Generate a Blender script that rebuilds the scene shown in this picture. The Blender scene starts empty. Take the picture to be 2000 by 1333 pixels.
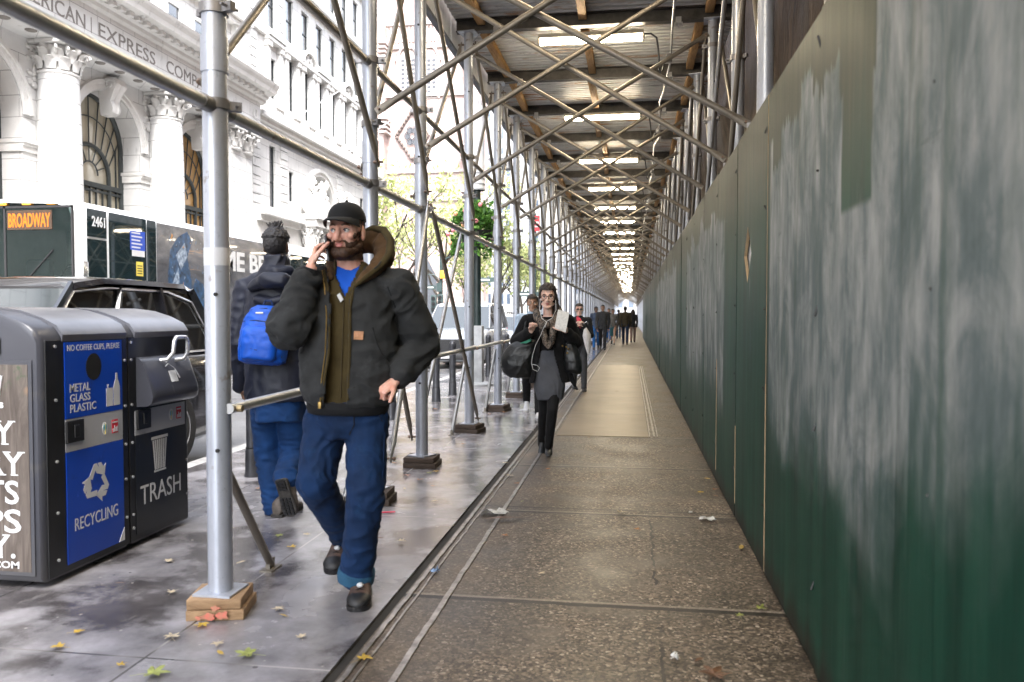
import bpy, bmesh, math, random
import numpy as np
from mathutils import Vector, Matrix, noise as mnoise
R = math.radians
PI = math.pi
SC = bpy.context.scene
COL = SC.collection
random.seed(7)
# ------------------------------------------------------------------ camera geometry
F = 1555.0
CH = 1.36
PH = math.atan((666.5 - 615.0) / F)
PSI = math.atan((1232.0 - 1000.0) * math.cos(PH) / F)
CAMP = Vector((0, 0, CH))
_f = Vector((-math.sin(PSI) * math.cos(PH), math.cos(PSI) * math.cos(PH), -math.sin(PH)))
_r = Vector((math.cos(PSI), math.sin(PSI), 0))
_u = _r.cross(_f)
def ray(px, py): return _f + _r * ((px - 1000) / F) + _u * ((666.5 - py) / F)
def gp(px, py, z=0.0):
    d = ray(px, py); return CAMP + d * ((z - CH) / d.z)
def xp(px, py, X):
    d = ray(px, py); return CAMP + d * (X / d.x)
def yp(px, py, Y):
    d = ray(px, py); return CAMP + d * (Y / d.y)
# ------------------------------------------------------------------ mesh builder
def basis(d, hint=None):
    d = d.normalized()
    h = hint or (Vector((0, 0, 1)) if abs(d.z) < .9 else Vector((1, 0, 0)))
    a = h.cross(d)
    if a.length < 1e-6: a = Vector((1, 0, 0)).cross(d)
    a.normalize()
    return a, d.cross(a)
class MB:
    def __init__(s): s.v = []; s.f = []; s.m = []
    def add(s, vs, fs, mi=0):
        o = len(s.v); s.v.extend([tuple(v) for v in vs])
        s.f.extend([tuple(i + o for i in f) for f in fs]); s.m.extend([mi] * len(fs)); return s
    def join(s, other, mi=None):
        o = len(s.v); s.v.extend(other.v); s.f.extend([tuple(i + o for i in f) for f in other.f])
        s.m.extend(other.m if mi is None else [mi] * len(other.f)); return s
    def box(s, lo, hi, mi=0, bev=0.0):
        x0, y0, z0 = lo; x1, y1, z1 = hi
        if bev <= 0:
            return s.add([(x0,y0,z0),(x1,y0,z0),(x1,y1,z0),(x0,y1,z0),(x0,y0,z1),(x1,y0,z1),(x1,y1,z1),(x0,y1,z1)],
                     [(0,3,2,1),(4,5,6,7),(0,1,5,4),(1,2,6,5),(2,3,7,6),(3,0,4,7)], mi)
        b = bev
        bm = bmesh.new(); bmesh.ops.create_cube(bm, size=1)
        for v in bm.verts:
            v.co = Vector((x0 if v.co.x < 0 else x1, y0 if v.co.y < 0 else y1, z0 if v.co.z < 0 else z1))
        bmesh.ops.bevel(bm, geom=list(bm.edges), offset=b, segments=2, affect='EDGES', profile=.5)
        bm.verts.index_update()
        s.add([v.co.copy() for v in bm.verts], [[v.index for v in f.verts] for f in bm.faces], mi); bm.free(); return s
    def obox(s, c, ax, ay, az, mi=0):
        c = Vector(c); vs = []
        for k in ((-1,-1,-1),(1,-1,-1),(1,1,-1),(-1,1,-1),(-1,-1,1),(1,-1,1),(1,1,1),(-1,1,1)):
            vs.append(c + ax * k[0] + ay * k[1] + az * k[2])
        return s.add(vs, [(0,3,2,1),(4,5,6,7),(0,1,5,4),(1,2,6,5),(2,3,7,6),(3,0,4,7)], mi)
    def beam(s, p0, p1, w, h, mi=0):
        p0 = Vector(p0); p1 = Vector(p1); d = p1 - p0; a, b = basis(d)
        return s.obox((p0 + p1) / 2, d / 2, a * w / 2, b * h / 2, mi)
    def loft(s, rings, mi=0, caps=True, closed=True):
        n = len(rings[0]); vs = [p for r_ in rings for p in r_]; fs = []
        for i in range(len(rings) - 1):
            for j in range(n if closed else n - 1):
                k = (j + 1) % n; fs.append((i*n+j, i*n+k, (i+1)*n+k, (i+1)*n+j))
        if caps:
            fs.append(tuple(range(n))[::-1]); fs.append(tuple((len(rings)-1)*n + j for j in range(n)))
        return s.add(vs, fs, mi)
    def tube(s, p0, p1, r0, r1=None, n=12, mi=0, caps=True):
        p0 = Vector(p0); p1 = Vector(p1); r1 = r0 if r1 is None else r1
        a, b = basis(p1 - p0)
        rg = [[p + (a * math.cos(t) + b * math.sin(t)) * r_ for t in [2*PI*i/n for i in range(n)]] for p, r_ in ((p0, r0), (p1, r1))]
        return s.loft(rg, mi, caps)
    def path(s, pts, r, n=8, mi=0, caps=True, closed=False):
        pts = [Vector(p) for p in pts]; m = len(pts); rs = r if isinstance(r, (list, tuple)) else [r] * m
        rings = []; a = None
        for i in range(m):
            if closed: d = pts[(i+1) % m] - pts[i-1]
            else: d = pts[min(i+1, m-1)] - pts[max(i-1, 0)]
            d.normalize()
            if a is None: a, b = basis(d)
            else:
                a = a - d * a.dot(d); a.normalize(); b = d.cross(a)
            rings.append([pts[i] + (a * math.cos(t) + b * math.sin(t)) * rs[i] for t in [2*PI*k/n for k in range(n)]])
        if closed: rings.append(rings[0]); return s.loft(rings, mi, False)
        return s.loft(rings, mi, caps)
    def lathe(s, prof, c=(0,0,0), n=20, mi=0, sx=1, sy=1):
        c = Vector(c)
        rg = [[c + Vector((r_*math.cos(t)*sx, r_*math.sin(t)*sy, z)) for t in [2*PI*i/n for i in range(n)]] for r_, z in prof]
        return s.loft(rg, mi, True)
    def sphere(s, c, rx, ry=None, rz=None, n=16, m=10, mi=0, rot=None):
        ry = rx if ry is None else ry; rz = rx if rz is None else rz; c = Vector(c); rings = []
        for i in range(m + 1):
            th = PI * (i / m); z = -math.cos(th); q = max(math.sin(th), .02)
            ring = [Vector((q*math.cos(t)*rx, q*math.sin(t)*ry, z*rz)) for t in [2*PI*k/n for k in range(n)]]
            rings.append([c + (rot @ p if rot else p) for p in ring])
        return s.loft(rings, mi, True)
    def cone(s, p0, r0, p1, r1, n=16):
        p0 = Vector(p0); p1 = Vector(p1); d = (p1 - p0); L = d.length; d = d.normalized() if L > 1e-6 else Vector((0,0,1)); a, b = basis(d)
        rings = []
        for q in (-.98, -.8, -.45): rings.append((p0 + d*r0*q, r0*math.sqrt(1-q*q)))
        rings += [(p0, r0), (p0.lerp(p1, .5), (r0+r1)/2), (p1, r1)]
        for q in (.45, .8, .98): rings.append((p1 + d*r1*q, r1*math.sqrt(1-q*q)))
        return s.loft([[p + (a*math.cos(t)+b*math.sin(t))*r_ for t in [2*PI*i/n for i in range(n)]] for p, r_ in rings])
    def limb(s, pts, rads, n=16):
        for i in range(len(pts)-1): s.cone(pts[i], rads[i], pts[i+1], rads[i+1], n)
        return s
    def poly(s, pts, nrm, depth, mi=0):
        """prism: polygon pts (3D, planar) extruded by nrm*depth"""
        n = len(pts); pts = [Vector(p) for p in pts]; q = [p + Vector(nrm) * depth for p in pts]
        fs = [tuple(range(n))[::-1], tuple(range(n, 2*n))] + [(i, (i+1) % n, n + (i+1) % n, n + i) for i in range(n)]
        return s.add(pts + q, fs, mi)
    def text(s, txt, O, U, V, w=None, h=None, depth=.002, mi=0, bold=0.0, sx=None):
        """lettering standing in the plane O + U*x + V*y; fitted to width w and height h"""
        vs, fs = text_mesh(txt, bold)
        xs = [v[0] for v in vs]; ys = [v[1] for v in vs]; x0, x1, y0, y1 = min(xs), max(xs), min(ys), max(ys)
        kh = (h / (y1 - y0)) if h else None; kw = (w / (x1 - x0)) if w else None
        if kh is None: kh = kw
        if kw is None: kw = kh
        O = Vector(O); U = Vector(U).normalized(); V = Vector(V).normalized(); Nn = U.cross(V)
        pts = [O + U*((v[0]-x0)*kw) + V*((v[1]-y0)*kh) + Nn*(depth if v[2] > 0 else -.001) for v in vs]
        return s.add(pts, fs, mi)
    def build(s, name, mats, parent=None, smooth=None, W=None):
        me = bpy.data.meshes.new(name); me.from_pydata(s.v, [], s.f)
        return finish(name, me, mats, parent, smooth, s.m)
_TX = {}
def text_mesh(txt, bold=0.0):
    k = (txt, bold)
    if k not in _TX:
        c = bpy.data.curves.new('t', 'FONT'); c.body = txt; c.extrude = .01; c.offset = bold; c.resolution_u = 3
        o = bpy.data.objects.new('t', c); COL.objects.link(o)
        me = bpy.data.meshes.new_from_object(o.evaluated_get(bpy.context.evaluated_depsgraph_get()))
        _TX[k] = ([tuple(v.co) for v in me.vertices], [tuple(p.vertices) for p in me.polygons])
        bpy.data.objects.remove(o); bpy.data.curves.remove(c); bpy.data.meshes.remove(me)
    return _TX[k]
WM = {}
def finish(name, me, mats, parent=None, smooth=None, mi=None):
    if not isinstance(mats, (list, tuple)): mats = [mats]
    for m_ in mats: me.materials.append(m_)
    if mi is not None and len(mats) > 1: me.polygons.foreach_set('material_index', mi)
    if smooth is None: smooth = 40
    if smooth:
        me.polygons.foreach_set('use_smooth', [True] * len(me.polygons))
        if smooth < 180: me.set_sharp_from_angle(angle=R(smooth))
    me.update()
    o = bpy.data.objects.new(name, me); COL.objects.link(o); WM[o.name] = Matrix.Identity(4)
    if parent is not None:
        o.parent = parent; o.matrix_parent_inverse = WM[parent.name].inverted()
    return o
def tag(o, label, cat, group=None, kind=None):
    o['label'] = label; o['category'] = cat
    if group: o['group'] = group
    if kind: o['kind'] = kind
    return o
def thing(name, label, cat, loc=(0,0,0), group=None):
    o = bpy.data.objects.new(name, None); COL.objects.link(o); o.location = loc; o.empty_display_size = .1
    WM[o.name] = Matrix.Translation(Vector(loc)); return tag(o, label, cat, group)
def struct(o):
    o['kind'] = 'structure'; return o
def dup(root, loc, label=None, rz=None, group=None, scale=None):
    def cp(o, par):
        c = o.copy(); COL.objects.link(c)
        if par is not None: c.parent = par
        for ch in list(o.children): cp(ch, c)
        return c
    r_ = cp(root, None); r_.location = loc
    if rz is not None: r_.rotation_euler = (0, 0, rz)
    if scale: r_.scale = scale
    if label: r_['label'] = label
    if group: r_['group'] = group
    return r_
def evaluated(mb, mods):
    me = bpy.data.meshes.new('tmp'); me.from_pydata(mb.v, [], mb.f); o = bpy.data.objects.new('tmp', me); COL.objects.link(o)
    for typ, kw in mods:
        md = o.modifiers.new('m', typ)
        for k, v in kw.items(): setattr(md, k, v)
    out = bpy.data.meshes.new_from_object(o.evaluated_get(bpy.context.evaluated_depsgraph_get()))
    bpy.data.objects.remove(o); bpy.data.meshes.remove(me); return out
def remesh(mb, voxel, sm=4):
    """many closed overlapping shapes become ONE continuous surface"""
    me = bpy.data.meshes.new('tmp'); me.from_pydata(mb.v, [], mb.f)
    bm = bmesh.new(); bm.from_mesh(me); bmesh.ops.recalc_face_normals(bm, faces=bm.faces)
    mb2 = MB(); bm.verts.index_update(); mb2.add([v.co.copy() for v in bm.verts], [[v.index for v in f.verts] for f in bm.faces]); bm.free(); bpy.data.meshes.remove(me)
    return evaluated(mb2, [('REMESH', dict(mode='VOXEL', voxel_size=voxel, use_smooth_shade=True)), ('SMOOTH', dict(factor=.5, iterations=sm))])
def getv(me):
    a = np.empty(len(me.vertices)*3, np.float32); me.vertices.foreach_get('co', a); return a.reshape(-1, 3)
def getn(me):
    a = np.empty(len(me.vertices)*3, np.float32); me.vertices.foreach_get('normal', a); return a.reshape(-1, 3)
def setv(me, a): me.vertices.foreach_set('co', a.astype(np.float32).ravel()); me.update()
# ------------------------------------------------------------------ node helpers
def newmat(name):
    m = bpy.data.materials.new(name); m.use_nodes = True; nt = m.node_tree; nt.nodes.clear()
    out = nt.nodes.new('ShaderNodeOutputMaterial'); b = nt.nodes.new('ShaderNodeBsdfPrincipled'); nt.links.new(b.outputs[0], out.inputs[0])
    return m, nt, b
def setin(nt, sock, v):
    if isinstance(v, bpy.types.NodeSocket): nt.links.new(v, sock)
    elif isinstance(v, (tuple, list)) and len(v) == 3 and sock.type == 'RGBA': sock.default_value = (*v, 1)
    else: sock.default_value = v
def N(nt, typ, ins=None, **props):
    n = nt.nodes.new(typ)
    for k, v in props.items(): setattr(n, k, v)
    for k, v in (ins or {}).items(): setin(nt, n.inputs[k], v)
    return n
def MA(nt, op, a, b=0.0, c=None, clamp=False):
    n = N(nt, 'ShaderNodeMath', {0: a, 1: b}, operation=op, use_clamp=clamp)
    if c is not None: setin(nt, n.inputs[2], c)
    return n.outputs[0]
def MX(nt, fac, a, b, mode='MIX'):
    n = nt.nodes.new('ShaderNodeMix'); n.data_type = 'RGBA'; n.blend_type = mode
    setin(nt, n.inputs[0], fac); setin(nt, n.inputs[6], a); setin(nt, n.inputs[7], b); return n.outputs[2]
def SS(nt, x, a, b):
    """smoothstep of x between a and b"""
    n = N(nt, 'ShaderNodeMapRange', {0: x, 1: a, 2: b, 3: 0.0, 4: 1.0}, interpolation_type='SMOOTHSTEP'); return n.outputs[0]
def RAMP(nt, fac, stops):
    n = nt.nodes.new('ShaderNodeValToRGB'); e = n.color_ramp.elements
    while len(e) < len(stops): e.new(.5)
    for el, (p, c) in zip(e, stops): el.position = p; el.color = (*c, 1) if len(c) == 3 else c
    setin(nt, n.inputs[0], fac); return n.outputs[0]
def OBJ(nt): return N(nt, 'ShaderNodeTexCoord').outputs['Object']
def XYZ(nt, v):
    n = N(nt, 'ShaderNodeSeparateXYZ', {0: v}); return n.outputs[0], n.outputs[1], n.outputs[2]
def MAP(nt, v, scale=(1,1,1), loc=(0,0,0)): return N(nt, 'ShaderNodeMapping', {0: v, 1: loc, 3: scale}).outputs[0]
def NOI(nt, v, scale, detail=4, rough=.55, dist=0.0): return N(nt, 'ShaderNodeTexNoise', {'Vector': v, 'Scale': scale, 'Detail': detail, 'Roughness': rough, 'Distortion': dist}).outputs[0]
def VOR(nt, v, scale, feature='F1', rnd=1.0): return N(nt, 'ShaderNodeTexVoronoi', {'Vector': v, 'Scale': scale, 'Randomness': rnd}, feature=feature)
def BUMP(nt, h, strength=.3, dist=.01): return N(nt, 'ShaderNodeBump', {'Strength': strength, 'Distance': dist, 'Height': h}).outputs[0]
def mat(name, col, rough=.5, metal=0.0, vary=.15, vs=6.0, bump=0.0, bs=60.0, spec=.5, coat=0.0, rv=.1, stretch=(1,1,1), col2=None, sheen=0.0, trans=0.0):
    m, nt, b = newmat(name); P = MAP(nt, OBJ(nt), stretch)
    n1 = NOI(nt, P, vs, 5, .6)
    c2 = col2 or tuple(c * (1 - vary*1.6) for c in col); c1 = tuple(min(1, c * (1 + vary)) for c in col)
    setin(nt, b.inputs['Base Color'], RAMP(nt, n1, [(.3, c2), (.7, c1)]))
    setin(nt, b.inputs['Roughness'], MA(nt, 'ADD', rough - rv/2, MA(nt, 'MULTIPLY', NOI(nt, P, vs*2.7, 3), rv), clamp=True))
    b.inputs['Metallic'].default_value = metal; b.inputs['Specular IOR Level'].default_value = spec; b.inputs['Coat Weight'].default_value = coat
    b.inputs['Coat Roughness'].default_value = .05
    if sheen: b.inputs['Sheen Weight'].default_value = sheen; b.inputs['Sheen Roughness'].default_value = .5
    if bump: setin(nt, b.inputs['Normal'], BUMP(nt, NOI(nt, P, bs, 4), bump, .01))
    return m
def emit(name, col, strength, base=(.8,.8,.8)):
    m, nt, b = newmat(name); setin(nt, b.inputs['Base Color'], base); setin(nt, b.inputs['Emission Color'], col); b.inputs['Emission Strength'].default_value = strength; return m
ORD = ['first','second','third','fourth','fifth','sixth','seventh','eighth','ninth','tenth','eleventh','twelfth','thirteenth','fourteenth','fifteenth','sixteenth','seventeenth','eighteenth','nineteenth','twentieth']
# ------------------------------------------------------------------ camera, light, world
cam = bpy.data.cameras.new('camera'); co = bpy.data.objects.new('camera', cam); COL.objects.link(co)
cam.sensor_width = 36; cam.lens = F / 2000 * 36; cam.clip_start = .05; cam.clip_end = 1500
co.location = CAMP; co.rotation_euler = (PI/2 - PH, 0, PSI); SC.camera = co
cam.dof.use_dof = True; cam.dof.focus_distance = 7.6; cam.dof.aperture_fstop = 3.2
w = bpy.data.worlds.new('World'); SC.world = w; w.use_nodes = True
wn = w.node_tree; bg = wn.nodes['Background']
sky = wn.nodes.new('ShaderNodeTexSky'); sky.sky_type = 'NISHITA'; sky.sun_disc = False
SUN_EL, SUN_AZ = R(52), R(158)          # azimuth measured clockwise from +Y
sky.sun_elevation = SUN_EL; sky.sun_rotation = SUN_AZ; sky.air_density = 1.0; sky.dust_density = 2.0; sky.ozone_density = 1.0
hs = wn.nodes.new('ShaderNodeHueSaturation'); hs.inputs['Saturation'].default_value = .38; hs.inputs['Value'].default_value = 1.0
wn.links.new(sky.outputs[0], hs.inputs['Color']); wn.links.new(hs.outputs[0], bg.inputs[0]); bg.inputs[1].default_value = .15
sl = bpy.data.lights.new('sun', 'SUN'); sl.energy = 1.5; sl.angle = R(25); sl.color = (1, .97, .93)
so = bpy.data.objects.new('sun', sl); COL.objects.link(so)
dirv = Vector((math.sin(SUN_AZ)*math.cos(SUN_EL), math.cos(SUN_AZ)*math.cos(SUN_EL), math.sin(SUN_EL)))
so.rotation_euler = dirv.to_track_quat('Z', 'Y').to_euler(); so.location = (0, -10, 30)
SC.view_settings.view_transform = 'Standard'; SC.view_settings.look = 'None'; SC.view_settings.exposure = 3.0; SC.view_settings.gamma = 1
cy = SC.cycles
cy.use_denoising = True; cy.max_bounces = 7; cy.diffuse_bounces = 3; cy.glossy_bounces = 3; cy.transmission_bounces = 5; cy.transparent_max_bounces = 8
cy.caustics_reflective = False; cy.caustics_refractive = False; cy.sample_clamp_indirect = 6
# ------------------------------------------------------------------ ground
WX = .69           # face of the hoarding
def sheet(name, x0, x1, y0, y1, z, m):
    mb = MB(); mb.add([(x0,y0,z),(x1,y0,z),(x1,y1,z),(x0,y1,z)], [(0,1,2,3)]); return struct(mb.build(name, m, smooth=0))
def m_asphalt():
    m, nt, b = newmat('asphalt'); P = OBJ(nt)
    n = NOI(nt, P, .5, 5, .6); g = NOI(nt, P, 90, 2)
    c = RAMP(nt, n, [(.3, (.10,.10,.105)), (.7, (.17,.17,.175))]); c = MX(nt, MA(nt, 'MULTIPLY', g, .35), c, (.26,.26,.26))
    setin(nt, b.inputs['Base Color'], c); setin(nt, b.inputs['Roughness'], RAMP(nt, NOI(nt, P, .35, 4), [(.4, (.16,)*3), (.65, (.6,)*3)]))
    setin(nt, b.inputs['Normal'], BUMP(nt, g, .35, .01)); return m
def joint(nt, x, pos, wd):
    return MA(nt, 'LESS_THAN', MA(nt, 'ABSOLUTE', MA(nt, 'SUBTRACT', x, pos)), wd)
def m_wet():
    """dark wet pavement of the street side"""
    m, nt, b = newmat('wet_concrete'); P = OBJ(nt); x, y, z = XYZ(nt, P)
    big = NOI(nt, MAP(nt, P, (1,1,1), (1.7,4.4,0)), 1.0, 4, .58, .8); med = NOI(nt, MAP(nt, P, (1,1,1), (3,7,0)), 3.2, 6, .62); fine = NOI(nt, P, 140, 3, .7)
    c = RAMP(nt, med, [(.25, (.105,.099,.103)), (.5, (.22,.21,.217)), (.75, (.38,.366,.378))])
    c = MX(nt, MA(nt, 'MULTIPLY', SS(nt, fine, .5, .75), .5), c, (.26,.245,.235))
    spots = VOR(nt, P, 5.0).outputs[0]; sp = MA(nt, 'LESS_THAN', MA(nt, 'ADD', spots, MA(nt, 'MULTIPLY', fine, .03)), .075)
    c = MX(nt, MA(nt, 'MULTIPLY', sp, .65), c, (.04,.037,.036))
    # the damp, dark and glossier part of the slabs
    wv = MA(nt, 'ADD', MA(nt, 'MULTIPLY', big, .72), MA(nt, 'MULTIPLY', med, .28)); wetm = MA(nt, 'SUBTRACT', 1.0, SS(nt, MA(nt, 'ADD', wv, MA(nt, 'MULTIPLY', MA(nt, 'SUBTRACT', fine, .5), .06)), .425, .515)); c = MX(nt, 1.0, c, MX(nt, wetm, (1.08,1.08,1.1), (.42,.40,.40)), 'MULTIPLY')
    # pale worn scum marks
    sc_ = SS(nt, NOI(nt, MAP(nt, P, (2.2, 1.0, 1), (5,1,0)), 3.0, 6, .7), .56, .70); c = MX(nt, MA(nt, 'MULTIPLY', sc_, .4), c, (.30,.285,.275))
    sp2 = MA(nt, 'LESS_THAN', MA(nt, 'ADD', VOR(nt, MAP(nt, P, (1,1,1), (4,9,0)), 8.0).outputs[0], MA(nt, 'MULTIPLY', fine, .05)), .085); c = MX(nt, MA(nt, 'MULTIPLY', sp2, .7), c, (.42,.40,.37))  # pale leaf-litter specks, also standing in for glints of water droplets
    j = joint(nt, x, -1.90, .006)
    ym = MA(nt, 'MODULO', MA(nt, 'ADD', y, 100.0 - 3.96), 2.3); j = MA(nt, 'MAXIMUM', j, MA(nt, 'LESS_THAN', ym, .010))
    j2 = joint(nt, x, -3.0, .006); j = MA(nt, 'MAXIMUM', j, j2)
    pj = SS(nt, NOI(nt, P, 1.3, 2), .42, .58)
    c = MX(nt, j, c, MX(nt, pj, (.035,.033,.032), (.42,.40,.39)))
    setin(nt, b.inputs['Base Color'], c)
    wet = RAMP(nt, wv, [(.38, (.03,)*3), (.48, (.09,)*3), (.56, (.22,)*3), (.70, (.40,)*3)])
    setin(nt, b.inputs['Roughness'], wet); b.inputs['Specular IOR Level'].default_value = .8
    h = MA(nt, 'ADD', MA(nt, 'MULTIPLY', fine, .35), MA(nt, 'MULTIPLY', med, .8)); h = MA(nt, 'SUBTRACT', h, MA(nt, 'MULTIPLY', j, .8))
    setin(nt, b.inputs['Normal'], BUMP(nt, h, .22, .012)); return m
def m_aggregate():
    """brown exposed-aggregate slabs with joints, cracks and worn cement"""
    m, nt, b = newmat('aggregate_concrete'); P = OBJ(nt); x, y, z = XYZ(nt, P)
    wp = N(nt, 'ShaderNodeVectorMath', {0: P, 1: N(nt, 'ShaderNodeVectorMath', {0: N(nt, 'ShaderNodeTexNoise', {'Vector': P, 'Scale': 25.0}).outputs[1], 3: .03}, operation='SCALE').outputs[0]}, operation='ADD').outputs[0]
    v = VOR(nt, wp, 88.0); cell = N(nt, 'ShaderNodeSeparateColor', {0: v.outputs['Color']}).outputs[0]
    stone = RAMP(nt, cell, [(0, (.020,.0145,.010)), (.3, (.062,.047,.034)), (.7, (.142,.110,.082)), (.92, (.25,.20,.155)), (1, (.46,.40,.33))])
    med = NOI(nt, P, 2.0, 5, .62, .4); fine = NOI(nt, P, 170, 3)
    worn = SS(nt, NOI(nt, MAP(nt, P, (1,1,1), (9,2,0)), 1.7, 6, .68), .50, .66)
    ed = SS(nt, x, -.50, -.86); worn = MA(nt, 'MAXIMUM', worn, MA(nt, 'MULTIPLY', ed, .8))
    cem = RAMP(nt, fine, [(.3, (.085,.069,.056)), (.7, (.17,.142,.118))])
    c = MX(nt, MA(nt, 'MULTIPLY', worn, .7), stone, cem); c = MX(nt, 1.0, c, RAMP(nt, med, [(.30, (.42,.40,.38)), (.5, (.85,.83,.80)), (.72, (1.35,1.31,1.25))]), 'MULTIPLY')
    j = None
    for yy, wd in ((2.35,.012),(3.70,.020),(5.41,.013),(5.54,.010),(7.09,.017),(8.84,.02),(22.0,.03),(24.0,.02),(26.0,.02),(28.5,.02),(31,.02),(34,.03)):
        q = joint(nt, MA(nt, 'ADD', y, MA(nt, 'MULTIPLY', MA(nt, 'SUBTRACT', NOI(nt, P, 5, 2), .5), .02)), yy, wd); j = q if j is None else MA(nt, 'MAXIMUM', j, q)
    xw = MA(nt, 'ADD', x, MA(nt, 'MULTIPLY', MA(nt, 'SUBTRACT', NOI(nt, P, 9, 3), .5), .07))
    cr = MA(nt, 'MULTIPLY', joint(nt, xw, .13, .007), MA(nt, 'MULTIPLY', SS(nt, NOI(nt, P, 3.1, 2), .44, .56), MA(nt, 'LESS_THAN', y, 5.3)))
    j = MA(nt, 'MAXIMUM', j, cr)
    lt = None
    for yy in (3.70, 5.41, 7.09, 8.84):
        q = joint(nt, y, yy+.035, .012); lt = q if lt is None else MA(nt, 'MAXIMUM', lt, q)
    c = MX(nt, MA(nt, 'MULTIPLY', lt, .55), c, (.30,.26,.21))
    stn = SS(nt, NOI(nt, MAP(nt, P, (1,1,1), (6,13,0)), 2.6, 5, .65), .60, .68); c = MX(nt, MA(nt, 'MULTIPLY', stn, .55), c, (.022,.018,.014))
    c = MX(nt, j, c, (.012,.010,.008)); setin(nt, b.inputs['Base Color'], c)
    setin(nt, b.inputs['Roughness'], RAMP(nt, med, [(.3, (.36,)*3), (.7, (.60,)*3)])); b.inputs['Specular IOR Level'].default_value = .45
    h = MA(nt, 'SUBTRACT', MA(nt, 'MULTIPLY', cell, .5), MA(nt, 'MULTIPLY', j, 1.2)); setin(nt, b.inputs['Normal'], BUMP(nt, h, .35, .008)); return m
def m_hatch():
    m, nt, b = newmat('vault_cover_steel'); P = OBJ(nt); x, y, z = XYZ(nt, P)
    st = NOI(nt, MAP(nt, P, (1.2, 26, 1)), 3, 4, .6); big = NOI(nt, P, 1.4, 3)
    c = RAMP(nt, st, [(.3, (.115,.088,.058)), (.7, (.21,.165,.112))]); c = MX(nt, 1.0, c, RAMP(nt, big, [(.3, (.75,.74,.72)), (.7, (1.1,1.08,1.05))]), 'MULTIPLY')
    ln = None
    for yy in (10.9, 13.1, 15.6, 18.4):
        q = joint(nt, y, yy, .014); ln = q if ln is None else MA(nt, 'MAXIMUM', ln, q)
    c = MX(nt, ln, c, (.07,.055,.04)); setin(nt, b.inputs['Base Color'], c); b.inputs['Metallic'].default_value = .3
    setin(nt, b.inputs['Roughness'], RAMP(nt, st, [(.3, (.36,)*3), (.7, (.52,)*3)])); setin(nt, b.inputs['Normal'], BUMP(nt, st, .15, .004)); return m
M_wet = m_wet(); M_agg = m_aggregate(); M_asph = m_asphalt(); M_hatch = m_hatch()
M_kerb = mat('kerb_granite', (.42,.41,.40), .5, vary=.2, vs=9, bump=.2, bs=120)
M_railmetal = mat('worn_rail_steel', (.34,.31,.28), .35, .6, .35, 14, rv=.3)
M_dark = mat('dark_gap', (.020,.018,.016), .8, vary=.5, vs=3)
sheet('ground', -700, 500, -200, 1200, -.16, M_asph)
sheet('road', -13.6, -4.02, -40, 260, -.13, M_asph)
mb = MB(); mb.box((-4.02,-40,-.155), (-3.87,200,.004), bev=.012); struct(mb.build('kerb', M_kerb))
mb = MB(); mb.box((-13.9,-40,-.155), (-13.6,200,.004), bev=.012); struct(mb.build('kerb', M_kerb))
mb = MB(); mb.box((-3.87,-40,-.15), (-1.13,200,0)); struct(mb.build('pavement', M_wet, smooth=0))
mb = MB(); mb.box((-19.5,-40,-.15), (-13.9,200,0)); struct(mb.build('pavement', mat('far_pavement', (.36,.35,.34), .55, vs=2), smooth=0))
mb = MB(); mb.box((-1.08,-40,-.15), (2.6,200,0)); struct(mb.build('walkway', M_agg, smooth=0))
mb = MB(); mb.box((-1.13,-40,-.15), (-1.08,200,-.012)); struct(mb.build('walkway_gap', M_dark, smooth=0))
# vault edge: two worn steel rails and the steel cover plates with their own rims
def wob(x, y0, y1, wd, h, seed, gaps=()):
    mb = MB(); rg = []; rnd = random.Random(seed); y = y0
    while y <= y1:
        dx = (rnd.random()-.5)*.006; hh = h*(.75 + .5*rnd.random())
        rg.append([Vector((x+dx-wd/2, y, -.01)), Vector((x+dx-wd/2, y, hh)), Vector((x+dx+wd/2, y, hh)), Vector((x+dx+wd/2, y, -.01))]); y += .07 if y < 12 else .6
    return mb.loft(rg)
for xx, wd, h, sd in ((-1.055,.022,.008,1), (-1.015,.010,.005,2), (-.868,.026,.007,3)):
    struct(wob(xx, .8, 60, wd, h, sd).build('walkway_rail', M_railmetal, smooth=30))
mb = MB(); mb.box((-.82, 8.9, .001), (.20, 21.6, .006), bev=.002); struct(mb.build('vault_cover', M_hatch, smooth=0))
for xx, wd, sd in ((.215,.014,4), (.262,.022,5), (.30,.012,6)):
    struct(wob(xx, 8.9, 21.6, wd, .012, sd).build('walkway_rail', M_railmetal, smooth=30))
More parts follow.
